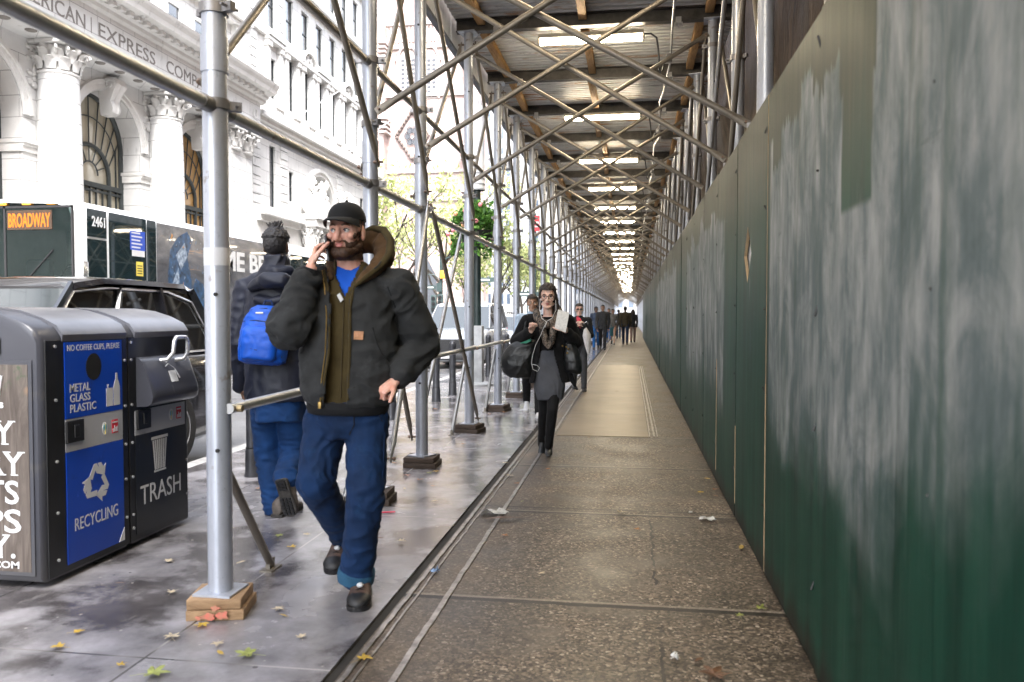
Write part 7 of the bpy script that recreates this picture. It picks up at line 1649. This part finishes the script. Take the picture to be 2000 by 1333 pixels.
def bboot(heel, toe, up):
    b = MB(); s_ = MB(); d, sd_, u_ = shoe(b, s_, heel, toe, up, h=.10, wd=.052); o = b.build('boot', M_wboot, br_, smooth=60); s_.build('sole', M_wsole, o, smooth=40); c = MB(); hv = Vector(heel); Ln = (Vector(toe)-hv).length
    for t in (.02,.12,.22,.52,.62,.72,.82,.92):
        for q in (-.028, .0, .028): c.obox(hv + d*Ln*t + sd_*q*(.8 if t < .3 else 1) - u_*.004, d*.010, sd_*.010, u_*.006)
    c.build('sole_lug', M_boots, o, smooth=0)
g = gp(546,1010); bboot((g.x-.01, g.y-.02, 0), (g.x+.02, g.y+.27, 0), (0,0,1))
bboot(K(548,940,-.20), K(568,1008,-.14), Vector((.1,.95,.25)))
# blue backpack on the back: a thing of its own
bk = thing('backpack', 'bright blue backpack on the back of the person walking away', 'backpack', K(512,720,-.25))
M_bp = m_cloth('bright_blue_nylon', (.004,.07,.42), .45, .25, 7, 300, .25, .02); M_bpd = m_cloth('dark_blue_nylon', (.006,.020,.075), .6)
b = MB(); rg = []; c0, c1 = K(512,712,-.235), K(520,598,-.215); ax = (c1-c0); up = ax.normalized(); sdv = perp(up, lat2); ou = sdv.cross(up)*1
if ou.y > 0: ou = -ou
for t, w_, d_ in ((0,.10,.05),(.05,.143,.092),(.2,.150,.105),(.5,.146,.098),(.75,.128,.08),(.92,.098,.062),(1.0,.055,.03)):
    cc = c0 + ax*t; rg.append([cc + sdv*(w_*math.copysign(abs(math.cos(u))**.6, math.cos(u))) + ou*(d_*math.copysign(abs(math.sin(u))**.7, math.sin(u))) for u in [2*PI*i/32 for i in range(32)]])
b.loft(rg); me = remesh(b, .008, 4); folds(me, .006, (12,12,14), 5); bo_ = finish('bag_body', me, M_bp, bk, smooth=180); TB = bvh(bo_)
b = MB(); rg = []
for t, w_, d_ in ((.06,.085,.03),(.10,.112,.05),(.35,.115,.052),(.58,.108,.045),(.64,.09,.02)):
    cc = c0 + ax*t + ou*.078; rg.append([cc + sdv*(w_*math.copysign(abs(math.cos(u))**.55, math.cos(u))) + ou*(d_*math.copysign(abs(math.sin(u))**.7, math.sin(u))) for u in [2*PI*i/28 for i in range(28)]])
b.loft(rg); me = remesh(b, .008, 4); folds(me, .005, (12,12,14), 8); pk = finish('front_pocket', me, M_bp, bk, smooth=180); TB = bvh(bo_, pk)
line([(476,628),(500,626),(530,631)], .004, M_bpd, 'zip', TB, bk, .001); line([(478,618),(490,606),(520,603),(545,612),(552,640),(549,700)], .0035, M_bpd, 'zip', TB, bk, .001); line([(470,676),(500,684),(540,682)], .003, M_bpd, 'seam', TB, bk, .001)
line([(534,632),(538,642)], .008, M_trim, 'zip_pull', TB, bk, .004); line([(500,612),(514,612)], .007, M_white, 'badge', TB, bk, .002)
TJ2 = bvh(bjo); b = MB(); P = [surf(TJ2, *q_, .008)[0] for q_ in ((536,612),(545,598),(556,583),(568,570),(580,556))]; P = [p for p in P if p]
if len(P) > 2: b.path(P, [.018]*len(P), 8); b.build('shoulder_strap', M_bp, bk)
b = MB(); b.path([K(514,598,-.23), K(518,588,-.22), K(530,588,-.22), K(533,598,-.22)], .007, n=6); b.build('grab_loop', M_bpd, bk)
# ------------------------------------------------------------------ woman with glasses and white earphones
WP = gp(1070,893); wr = thing('person', 'long-haired person with glasses in black coat and grey skirt walking towards the camera', 'person', WP)
WY = 7.50
def Q(px, py, dy=0.0): return yp(px, py, WY+dy)
wj_ = dict(P=Q(1073,722), N=Q(1070,618,.02), C=Q(1070,580,.0), SL=Q(1108,628,.03), SR=Q(1032,628,.03), EL=Q(1124,668,.04), WL=Q(1106,648,-.20), ER=Q(1009,668,.02), WR=Q(1036,648,-.20),
           HL=Q(1083,735), HR=Q(1063,735), KL=Q(1079,800,-.12), KR=Q(1062,802,.06), AL=Q(1071,872,-.02), AR=Q(1058,862,.32))
WRm = Matrix.Rotation(R(3), 3, 'Z') @ Matrix.Rotation(R(3), 3, 'X'); lat3 = Vector((1,.06,0)); WS = .96
b = MB(); L3 = head_parts(b, wj_['C'], WRm, WS, fem=True); b.cone(wj_['N']+Vector((0,.0,-.03)), .046, wj_['C']+Vector((0,.015,-.05)), .044); torso(b, wj_['P'], wj_['N'], lat3, [(-.1,.12,.08),(.4,.11,.09),(.75,.13,.09),(.95,.11,.07),(1.0,.05,.05)])
for k in 'LR': b.limb([wj_['N']-Vector((0,0,.06)), wj_['S'+k], wj_['E'+k], wj_['W'+k]], [.045,.045,.033,.024], 12); b.limb([wj_['H'+k], wj_['K'+k], wj_['A'+k]], [.07,.048,.032], 12)
dR_ = (wj_['WR']-wj_['ER']); hand(b, wj_['WR']+dR_.normalized()*.02, Vector((.25,-.35,.9)), Vector((.55,-.75,-.1)), -1, (1.25,1.3,1.35,1.4), (.6,.5), .95, back=dR_)
dL_ = (wj_['WL']-wj_['EL']); hand(b, wj_['WL']+dL_.normalized()*.02, Vector((-.45,-.35,.75)), Vector((-.35,.85,.2)), 1, (.7,.75,.8,.85), (.5,.4), .95, back=dL_)
me = remesh(b, .0042, 2); q = sculpt(me, wj_['C'], WRm, WS); wb2 = finish('body', me, [SK_B, M_lip], wr, smooth=180)
lipm = (np.abs(q[:,0]) < .020) & (q[:,2] < -.055) & (q[:,2] > -.078) & (q[:,1] < -.086)
for p in me.polygons:
    if all(lipm[i] for i in p.vertices): p.material_index = 1
eyes(wr, L3, WRm, WS); M_dkhair = m_hair('dark_brown_hair', (.022,.014,.011)); hair_on(wr, me, q, WS, M_dkhair, 'tuft', L3, WRm)
def whair(b):
    b.limb([L3(.01,-.040,.116), L3(.048,-.040,.092), L3(.076,-.020,.03), L3(.082,.01,-.05), L3(.085,.0,-.13), L3(.095,-.05,-.20)], [.014,.018,.016,.022,.030,.02], 12); b.limb([L3(.01,-.040,.116), L3(-.048,-.040,.090), L3(-.074,-.02,.03), L3(-.078,.015,-.04), L3(-.078,.02,-.11)], [.014,.018,.016,.020,.02], 12); b.limb([L3(.02,.07,.06), L3(.04,.085,-.04), L3(.07,.05,-.13), L3(.10,-.01,-.22)], [.05,.05,.05,.03], 12)
garment('long_hair', M_dkhair, wr, whair, .006, 3, .006, (45,45,12), 3)
b = MB()
for k in (-1,1): b.path([L3(k*.033+.026*math.copysign(abs(math.cos(t))**.7,math.cos(t)), -.1035+.003*abs(math.cos(t)), .0+.018*math.copysign(abs(math.sin(t))**.7,math.sin(t))) for t in [2*PI*i/20 for i in range(20)]], .0024, n=6, closed=True); b.path([L3(k*.059,-.100,.008), L3(k*.076,.0,.008)], .003, n=5)
b.path([L3(-.008,-.104,.006), L3(.008,-.104,.006)], .003, n=5); b.build('glasses', mat('tortoise_frame', (.03,.012,.008), .3), wr)
M_coat = m_cloth('black_wool_coat', (.005,.005,.006), .95, .3, 9, 300, .4, .03); M_skirt = m_cloth('grey_skirt', (.075,.079,.092), .9, .15, 9, 420, .25, .03); M_tights = m_cloth('black_tights', (.005,.005,.006), .8, sheen=.02); M_dress = m_cloth('black_top', (.004,.004,.005), .9, sheen=.02)
def top3(b): torso(b, wj_['P'], wj_['N'], lat3, [(.08,.115,.095),(.4,.118,.10),(.75,.14,.108),(.92,.11,.085),(.98,.08,.07)])
garment('top', M_dress, wr, top3, .008, 3, .003, (12,12,8), 3)
def skirt3(b): torso(b, wj_['P'], wj_['N'], lat3, [(-.56,.120,.12),(-.35,.143,.13),(0,.150,.12),(.25,.135,.108),(.36,.12,.10)])
garment('skirt', M_skirt, wr, skirt3, .008, 4, .006, (10,10,7), 5)
def tight3(b):
    for k in 'LR': b.limb([wj_['H'+k], wj_['K'+k], wj_['K'+k].lerp(wj_['A'+k],.35), wj_['A'+k]], [.080,.052,.050,.036], 14)
garment('tights', M_tights, wr, tight3, .007, 3, 0)
def coat3(b):
    torso(b, wj_['P'], wj_['N'], lat3, [(-.24,.195,.150),(0,.178,.140),(.3,.165,.13),(.6,.165,.128),(.8,.172,.122),(.92,.12,.09),(.99,.085,.08)])
    for k in 'LR': b.limb([wj_['N']-Vector((0,0,.055)), wj_['S'+k], wj_['E'+k], wj_['W'+k]+(wj_['E'+k]-wj_['W'+k])*.12], [.07,.073,.064,.050], 14)
ct3 = garment('coat', M_coat, wr, coat3, .008, 4, .007, (8,8,10), 9)
cut(ct3, lambda c, n: n.y < .3 and inpoly(*project(c), [(1052,600),(1088,600),(1084,640),(1082,690),(1101,760),(1040,760),(1054,690),(1056,640)]), .008)
def scarf3(b):
    b.limb([Q(1048,610,.02), Q(1050,622,-.10), Q(1064,634,-.145), Q(1082,630,-.13), Q(1094,616,-.04), Q(1090,604,.05)], [.032,.036,.038,.036,.034,.03], 14); b.limb([Q(1056,624,-.13), Q(1060,645,-.155), Q(1066,668,-.165), Q(1072,677,-.165)], [.026,.030,.030,.024], 12); b.limb([Q(1084,628,-.13), Q(1080,648,-.155), Q(1078,668,-.165), Q(1072,677,-.165)], [.026,.030,.028,.024], 12)
def m_scarf():
    m, nt, b = newmat('patterned_scarf'); P = OBJ(nt); n = NOI(nt, MAP(nt, P, (1,1,.6)), 26, 3, .6, 1.5); setin(nt, b.inputs['Base Color'], RAMP(nt, n, [(.40, (.006,.006,.007)), (.48, (.045,.034,.025)), (.55, (.20,.17,.145)), (.61, (.10,.055,.028)), (.68, (.02,.02,.022))])); b.inputs['Roughness'].default_value = .7; return m
garment('scarf', m_scarf(), wr, scarf3, .006, 3, .008, (26,26,12), 4)
M_blkleather = mat('black_leather', (.010,.011,.012), .32, vary=.3, vs=20, bump=.3, bs=60)
def wboot(heel, toe, up, ank):
    b = MB(); s_ = MB(); shoe(b, s_, heel, toe, up, h=.07, wd=.036); b.cone(ank+Vector((0,.0,-.03)), .042, ank+Vector((0,0,.05)), .044, 12); o = b.build('boot', M_blkleather, wr, smooth=60); d = (Vector(toe)-Vector(heel)).normalized(); c = MB(); c.tube(Vector(heel)+d*.03-Vector((0,0,.048)), Vector(heel)+d*.03+Vector((0,0,.02)), .016, .022, n=8); c.build('heel', M_black, o)
g = gp(1070,893); wboot((g.x-.005, g.y+.16, .05), (g.x+.012, g.y-.05, .0), (0,.2,1), Vector((g.x,g.y+.12,.12)))
a = wj_['AR']; wboot(a+Vector((0,.06,-.04)), a+Vector((.01,-.10,-.15)), (0,-.4,1), a)
def prop(name, lab, cat, loc): return thing(name, lab, cat, loc)
pp = prop('paper', 'folded white paper held up by the person with glasses', 'paper', Q(1097,628,-.32)); b = MB(); c = [Q(1090,605,-.28), Q(1112,611,-.30), Q(1105,650,-.30), Q(1083,641,-.28)]; b.poly(c, (0,1,0), .004); b.build('sheet', mat('cream_paper', (.72,.71,.68), .7, vary=.12, vs=60), pp, smooth=0)
ep = prop('earphones', 'white earphone cord looping down the front of the black coat', 'earphones', Q(1070,690,-.22)); b = MB()
b.path([L3(.076,.0,-.012), Q(1086,606,-.10), Q(1078,622,-.19), Q(1068,628,-.2), Q(1062,640,-.21), Q(1056,655,-.21), Q(1046,675,-.21), Q(1040,695,-.22), Q(1038,710,-.22), Q(1041,722,-.22), Q(1050,726,-.22), Q(1054,719,-.22), Q(1049,714,-.22), Q(1040,712,-.22)], .0024, n=6)
b.path([L3(-.074,-.01,-.012), Q(1054,606,-.10), Q(1058,622,-.19), Q(1068,630,-.2), Q(1064,640,-.21)], .003, n=6); b.build('cord', M_white, ep); b = MB(); b.sphere(L3(.078,-.005,-.008), .010, n=8, m=6); b.build('earbud', M_white, ep)
bg_ = prop('shoulder_bag', 'large black tote with green lining hanging at the right hip of the person with glasses', 'bag', Q(1012,700,-.10))
def bag1(b):
    rg = []
    for px, py, w_, d_ in ((1030,664,.10,.05),(1022,676,.14,.075),(1014,694,.165,.085),(1010,714,.160,.08),(1012,730,.135,.06),(1018,738,.10,.03)): cc = Q(px,py,-.06); rg.append([cc + Vector((w_*math.copysign(abs(math.cos(u))**.8, math.cos(u)), d_*math.sin(u), .06*math.cos(u)*0)) for u in [2*PI*i/24 for i in range(24)]])
    b.loft(rg)
gb1 = garment('bag_body', M_blkleather, bg_, bag1, .008, 3, .008, (9,9,9), 5); b = MB(); b.poly([Q(1015,671,-.155), Q(1036,662,-.155), Q(1037,667,-.155), Q(1028,671,-.158)], (0,-1,0), .004); b.build('lining', mat('green_lining', (.0,.22,.12), .5), bg_, smooth=0)
b = MB(); b.path([Q(1022,668,-.06), Q(1026,640,-.06), Q(1030,618,.0), Q(1036,616,.06)], .014, n=8); b.build('strap', M_blkleather, bg_)
bg2 = prop('handbag', 'black leather handbag with brass studs on the left arm of the person with glasses', 'bag', Q(1118,700,-.05))
def bag2(b):
    rg = []
    for px, py, w_, d_ in ((1111,670,.05,.04),(1114,685,.075,.06),(1118,705,.085,.065),(1119,722,.085,.06),(1120,730,.07,.04)): cc = Q(px,py,-.05); rg.append([cc + Vector((w_*math.copysign(abs(math.cos(u))**.8, math.cos(u)), d_*math.sin(u), 0)) for u in [2*PI*i/20 for i in range(20)]])
    b.loft(rg)
garment('bag_body', M_blkleather, bg2, bag2, .007, 3, .007, (12,12,12), 2)
for px, py in ((1106,678),(1110,682),(1108,690),(1099,676)): b = MB(); b.sphere(Q(px,py,-.13), .009, n=8, m=6); b.build('stud', M_gold, bg2)
b = MB(); b.path([Q(1106,672,-.08), Q(1104,655,-.04), Q(1112,645,.0), Q(1120,655,.0), Q(1118,672,-.04)], .009, n=6); b.build('strap', M_blkleather, bg2)
um = prop('folded_umbrella', 'black folded umbrella sticking out below the leather handbag', 'umbrella', Q(1120,745,-.03)); b = MB(); b.path([Q(1112,728,-.04), Q(1119,745,-.04), Q(1124,756,-.04)], [.022,.024,.012], n=10); b.build('canopy', M_coat, um); b = MB(); b.path([Q(1123,752,-.04), Q(1128,762,-.04)], .010, n=8); b.build('handle', M_black, um)
# ------------------------------------------------------------------ the others up the walkway
M_dkjk = m_cloth('dark_coat_cloth', (.016,.017,.020)); M_pale = m_cloth('pale_blue_jacket', (.36,.45,.56)); M_char = m_cloth('charcoal_cloth', (.045,.047,.052)); M_bjean = m_cloth('light_blue_jeans', (.02,.11,.32)); M_olv = m_cloth('dark_olive_jacket', (.045,.036,.022)); M_greyc = m_cloth('grey_cardigan', (.13,.125,.12)); M_pinkt = m_cloth('dusty_pink_trousers', (.24,.17,.16)); M_teal = m_cloth('teal_skirt', (.03,.10,.12)); M_mblue = m_cloth('mid_blue_jacket', (.06,.085,.14)); M_dkbl = m_cloth('dark_blue_jeans', (.012,.025,.06))
M_shoeb = mat('black_shoe', (.012,.012,.013), .4); M_shoew = mat('white_shoe', (.70,.70,.70), .5)
pA = gp(1040,808); simple_person('person in pale blue jacket half hidden behind the person with glasses', (pA.x, pA.y, 0), 1.63, .12, .9, True, (M_pale, M_tights, M_shoew), SK_C, M_dkhair, 'pony', voxel=.008)
def armsS(J):
    R_ = J['R']; N_ = J['N']
    for k, s in (('L',1),('R',-1)): J['E'+k] = J['S'+k] + R_ @ Vector((s*.05,-.06,-.27)); J['W'+k] = N_ + R_ @ Vector((s*.05,-.22,-.14))
def exS(root, J, L, Rm, s):
    b = MB(); b.limb([L(-.03,-.10,-.17), L(.0,-.13,-.24), L(.02,-.12,-.36)], [.03,.045,.02], 10); me2 = remesh(b, .008, 2); folds(me2, .005, (30,30,20), 3); finish('scarf', me2, m_cloth('pink_red_scarf', (.62,.06,.10)), root, smooth=180)
X5 = yp(1131, 700, 14.4).x
simple_person('person in sunglasses and long dark coat with hands at the chest', (X5, 14.4, 0), 1.56, .10, .7, True, (M_dkjk, M_char, M_shoeb), SK_B, M_dkhair, 'bun', voxel=.009, extra=exS, legs='trousers', coat=-.55, arms=armsS, shades=True)
uw = prop('closed_umbrella', 'white closed umbrella hanging beside the person in sunglasses', 'umbrella', yp(1148,690,14.2)); b = MB(); U_ = lambda x_, y_: yp(x_, y_, 14.2); b.path([U_(1143,640), U_(1146,655), U_(1148,675), U_(1149,692)], [.02,.075,.055,.015], n=12); b.build('canopy', mat('white_umbrella_cloth', (.70,.69,.70), .7), uw); b = MB(); b.path([U_(1149,690), U_(1149,705)], .010, n=6); b.path([U_(1143,641), U_(1141,632), U_(1146,629), U_(1149,633)], .014, n=6); b.build('handle', M_trim, uw)
for lab, px, fy, H, hd, st, fem, cols, sk, hr, sty, lg, ct in (
    ('person in black quilted jacket walking towards the camera at the right middle', 1177, 683, 1.74, .0, .8, False, (M_char, M_dkjk, M_shoeb), SK_C, M_bhair, 'short', 'trousers', None),
    ('person in blue jacket and bright blue jeans left of the quilted jacket', 1164, 681, 1.68, .05, -.8, True, (M_mblue, M_bjean, M_shoeb), SK_D, M_bhair, 'bun', 'trousers', None),
    ('person in grey cardigan and teal skirt striding towards the camera', 1197, 673, 1.62, -.05, 1.0, True, (M_greyc, M_teal, M_shoeb), SK_C, M_dkhair, 'bun', 'skirt', None),
    ('person in dark olive jacket and jeans walking away by the hoarding', 1221, 673, 1.74, PI, .7, False, (M_olv, M_dkbl, M_shoeb), SK_D, M_bhair, 'short', 'trousers', None),
    ('person in dusty pink trousers beside the person in the olive jacket', 1236, 669, 1.62, PI, -.5, True, (M_dkjk, M_pinkt, M_shoeb), SK_C, M_dkhair, 'long', 'trousers', None),
    ('far person in blue jeans glimpsed behind the quilted jacket', 1189, 664, 1.70, .0, .6, False, (M_olv, M_bjean, M_shoeb), SK_C, M_bhair, 'short', 'trousers', None),
    ('far person in dark coat glimpsed between two walkers', 1208, 662, 1.66, PI, .6, True, (M_dkjk, M_mblue, M_shoeb), SK_D, M_bhair, 'short', 'trousers', None)):
    p = gp(px, fy); simple_person(lab, (p.x, p.y, 0), H, hd, st, fem, cols, sk, hr, sty, voxel=.013, legs=lg, coat=ct, shades=False)
# ------------------------------------------------------------------ fallen leaves and litter
def m_leafc(name, col): return mat(name, col, .45, vary=.35, vs=40, col2=tuple(v*.55 for v in col))
LEAFM = dict(yellow=m_leafc('yellow_leaf', (.46,.30,.035)), orange=m_leafc('orange_leaf', (.34,.14,.04)), green=m_leafc('yellow_green_leaf', (.28,.31,.07)), pale=m_leafc('pale_leaf', (.46,.38,.26)), brown=m_leafc('brown_leaf', (.12,.055,.025)), pink=m_leafc('pinkish_leaf', (.38,.19,.12)))
def leaf_mesh(seed, simple=False):
    rr2 = random.Random(seed); b = MB(); pts = []; n = 7 if not simple else 2
    if simple: base = [(0,-1),(.25,-.5),(.32,0),(.22,.55),(0,1),(-.22,.55),(-.32,0),(-.25,-.5)]; pts = base
    else:
        for k in range(5):
            a = PI/2 + (k-2)*1.02; r_ = (1.0,.92,.75)[abs(k-2)]*rr2.uniform(.88,1.1)
            pts += [(math.cos(a-.42)*r_*.42, math.sin(a-.42)*r_*.42), (math.cos(a-.22)*r_*.72, math.sin(a-.22)*r_*.72), (math.cos(a)*r_, math.sin(a)*r_), (math.cos(a+.22)*r_*.72, math.sin(a+.22)*r_*.72)]
        pts += [(-.28,-.42),(0,-.30),(.28,-.42)]; pts = sorted(pts, key=lambda p: math.atan2(p[1], p[0]))
    V = [(0,0,.25)] + [(x_, y_, .12+.28*abs(math.sin(x_*2.4+seed))*rr2.uniform(.5,1.2)) for x_, y_ in pts]; m_ = len(pts)
    b.add(V, [(0, 1+k, 1+(k+1) % m_) for k in range(m_)]); b.path([(0,-.25,.2),(.03,-.8,.15),(.08,-1.25,.08)], .022, n=4); return b
LEAVES = [ # px, py, size, colour, where
 (300,1318,.085,'green','on the wet pavement at the bottom left edge'),(485,1280,.075,'green','on the wet pavement below the nearest post'),(335,1245,.055,'pale','left of the orange timber block'),(425,1258,.045,'pale','under the corner of the orange timber block'),(430,1276,.035,'yellow','right below the orange timber block'),(395,1222,.05,'yellow','against the front of the orange timber block'),
 (335,1158,.045,'pale','between the bins and the nearest post'),(330,1097,.05,'pale','in front of the trash bin foot'),(545,1190,.05,'pale','beside the raised boot'),(553,1203,.035,'yellow','right of the nearest post'),(588,1245,.04,'pale','in front of the walking boot'),(545,1047,.045,'green','behind the grey kick brace'),(570,1070,.05,'yellow','right of the foot of the kick brace'),(600,1045,.04,'pale','near the feet of the person with the backpack'),(470,1100,.04,'pale','beside the kick brace pipe'),
 (795,930,.06,'pink','under the second post block'),(820,938,.055,'orange','in front of the post block past the phone walker'),(850,922,.055,'yellow','right of that dark block'),(838,925,.045,'green','touching the right side of the dark block'),(790,955,.04,'pale','left of the pinkish leaves'),(845,950,.03,'orange','alone below the yellow leaf'),(770,905,.04,'orange','left of the dark timber block'),(765,960,.05,'pale','left under the second post'),
 (848,980,.04,'pale','in the middle of the wet pavement'),(742,1052,.035,'brown','near the raised boot toe'),(783,1058,.045,'pale','between the boots and the rails'),(995,930,.06,'pale','by the walkway rail near the boots of the person with glasses'),(1010,945,.04,'orange','between the two walkway rails'),(985,905,.05,'pale','left of the walkway rail'),(1020,980,.03,'green','on the walkway rail'),
 (1070,917,.045,'orange','right below the boots of the person with glasses'),(1215,1002,.06,'pale','across the double joint'),(1245,1035,.04,'orange','below the double joint'),(985,1047,.04,'orange','at the start of the brown slabs'),(1080,982,.025,'brown','on the brown slab above the double joint'),(1225,952,.03,'pale','in the middle of the brown slab'),
 (1382,936,.045,'yellow','topmost of the leaves by the hoarding foot'),(1368,963,.045,'yellow','left of the leaf pair by the hoarding'),(1397,957,.045,'orange','right of the leaf pair by the hoarding'),(1398,970,.045,'pink','lowest of the leaf pair by the hoarding'),(1448,1071,.06,'yellow','long and lying against the hoarding foot'),(1485,1190,.05,'green','at the right end of the near joint'),(1445,1203,.035,'green','just below the near joint'),(1395,1322,.10,'brown','at the bottom edge of the walkway'),(1365,1290,.04,'brown','above the big brown leaf'),
 (710,1288,.06,'yellow','lying across the dark gap at the bottom'),(968,803,.055,'yellow','left of the post block before the walking crowd'),(955,810,.05,'orange','in front of that post'),(985,806,.045,'orange','right at the block of the fifth post'),(1015,788,.04,'orange','by the next post block'),(905,868,.04,'orange','behind the flower basket post foot'),(935,870,.04,'pale','right of the flower basket post foot'),(895,790,.05,'yellow','near the two dark bollards'),(850,800,.05,'orange','between the posts and bollards'),(870,832,.05,'orange','near the pale low brace'),(1000,845,.04,'orange','left of the walkway rail far up'),(880,880,.04,'pale','on the wet pavement past the block'),(720,1030,.04,'pale','behind the legs of the phone walker'),(655,1000,.04,'pale','between the legs of the phone walker'),(1058,1120,.03,'pale','on the near brown slab'),(1150,855,.03,'orange','on the edge of the vault cover'),(1205,765,.04,'brown','on the steel vault cover'),
 (505,955,.045,'orange','by the bollard foot'),(620,965,.04,'orange','right of the lifted boot sole'),(235,1140,.03,'brown','before the recycling bin'),(150,1235,.04,'yellow','left on the wet pavement'),(115,1265,.05,'yellow','farther left on the wet pavement'),(235,1300,.035,'yellow','near the pale joint line')]
rr2 = random.Random(77)
for i, (px, py, s_, col, whr) in enumerate(LEAVES):
    p = gp(px, py, .008); b0_ = leaf_mesh(i, i % 5 == 4 or 'long' in whr); b = MB(); a = rr2.uniform(0, 2*PI); ca, sa = math.cos(a), math.sin(a); t = thing('fallen_leaf', f'{dict(yellow="yellow", orange="orange brown", green="yellow green", pale="pale tan", brown="dark brown", pink="pinkish tan")[col]} fallen leaf {whr}', 'leaf', (p.x,p.y,.006), 'fallen leaves'); tl = rr2.uniform(-.15,.15)
    s_ *= .78
    b.v = [(p.x + (x_*ca - y_*sa)*s_, p.y + (x_*sa + y_*ca)*s_, .008 + z_*s_*.55 + abs(x_*tl)*s_) for x_, y_, z_ in b0_.v]; b.f = b0_.f; b.m = b0_.m; b.build('blade', LEAFM[col], t, smooth=0)
# scraps
def scrap(px, py, w_, h_, m, name, lab, seed, lift=.03):
    p = gp(px, py, .006); rs = random.Random(seed); b = MB(); n = 7; V = []
    for i in range(n):
        for j in range(5): V.append((p.x + (i/(n-1)-.5)*w_ + rs.uniform(-.01,.01), p.y + (j/4-.5)*h_ + rs.uniform(-.01,.01), .008 + abs(rs.gauss(0, lift))*(1 if 0 < i < n-1 else .4)))
    b.add(V, [(i*5+j, i*5+j+1, (i+1)*5+j+1, (i+1)*5+j) for i in range(n-1) for j in range(4)]); o = b.build(name, m, smooth=60); tag(o, lab, 'litter'); return o
M_paperw = mat('crumpled_paper', (.66,.65,.62), .7, vary=.2, vs=30); scrap(966,1004,.17,.10,M_paperw,'paper_scrap','crumpled pale paper lying across the walkway rails',4,.02); scrap(1382,1015,.10,.06,M_paperw,'plastic_scrap','small clear plastic scrap by the hoarding foot',6,.012); scrap(1350,1002,.02,.02,M_paperw,'paper_scrap','tiny white paper scrap above the clear plastic',7,.006); scrap(1320,1287,.03,.03,M_paperw,'paper_scrap','small white scrap on the nearest brown slab',8,.01); scrap(850,1118,.035,.03,mat('blue_wrapper', (.25,.38,.60), .5),'wrapper','pale blue wrapper stuck between the walkway rails',9,.012)
b = MB(); b.tube(gp(745,1001,.008), gp(772,1000,.008), .005, n=6); o = b.build('drinking_straw', mat('red_straw', (.65,.03,.08), .4)); tag(o, 'red drinking straw beside the second post block', 'straw')
b = MB(); p = gp(975,1014,.01); b.add([(p.x-.10,p.y-.02,.012),(p.x+.02,p.y-.05,.03),(p.x+.16,p.y+.05,.014),(p.x+.0,p.y+.0,.03)], [(0,1,2,3)]); o = b.build('twig_leaf', LEAFM['brown'], smooth=0); tag(o, 'dark curled strip lying in front of the crumpled paper', 'litter')
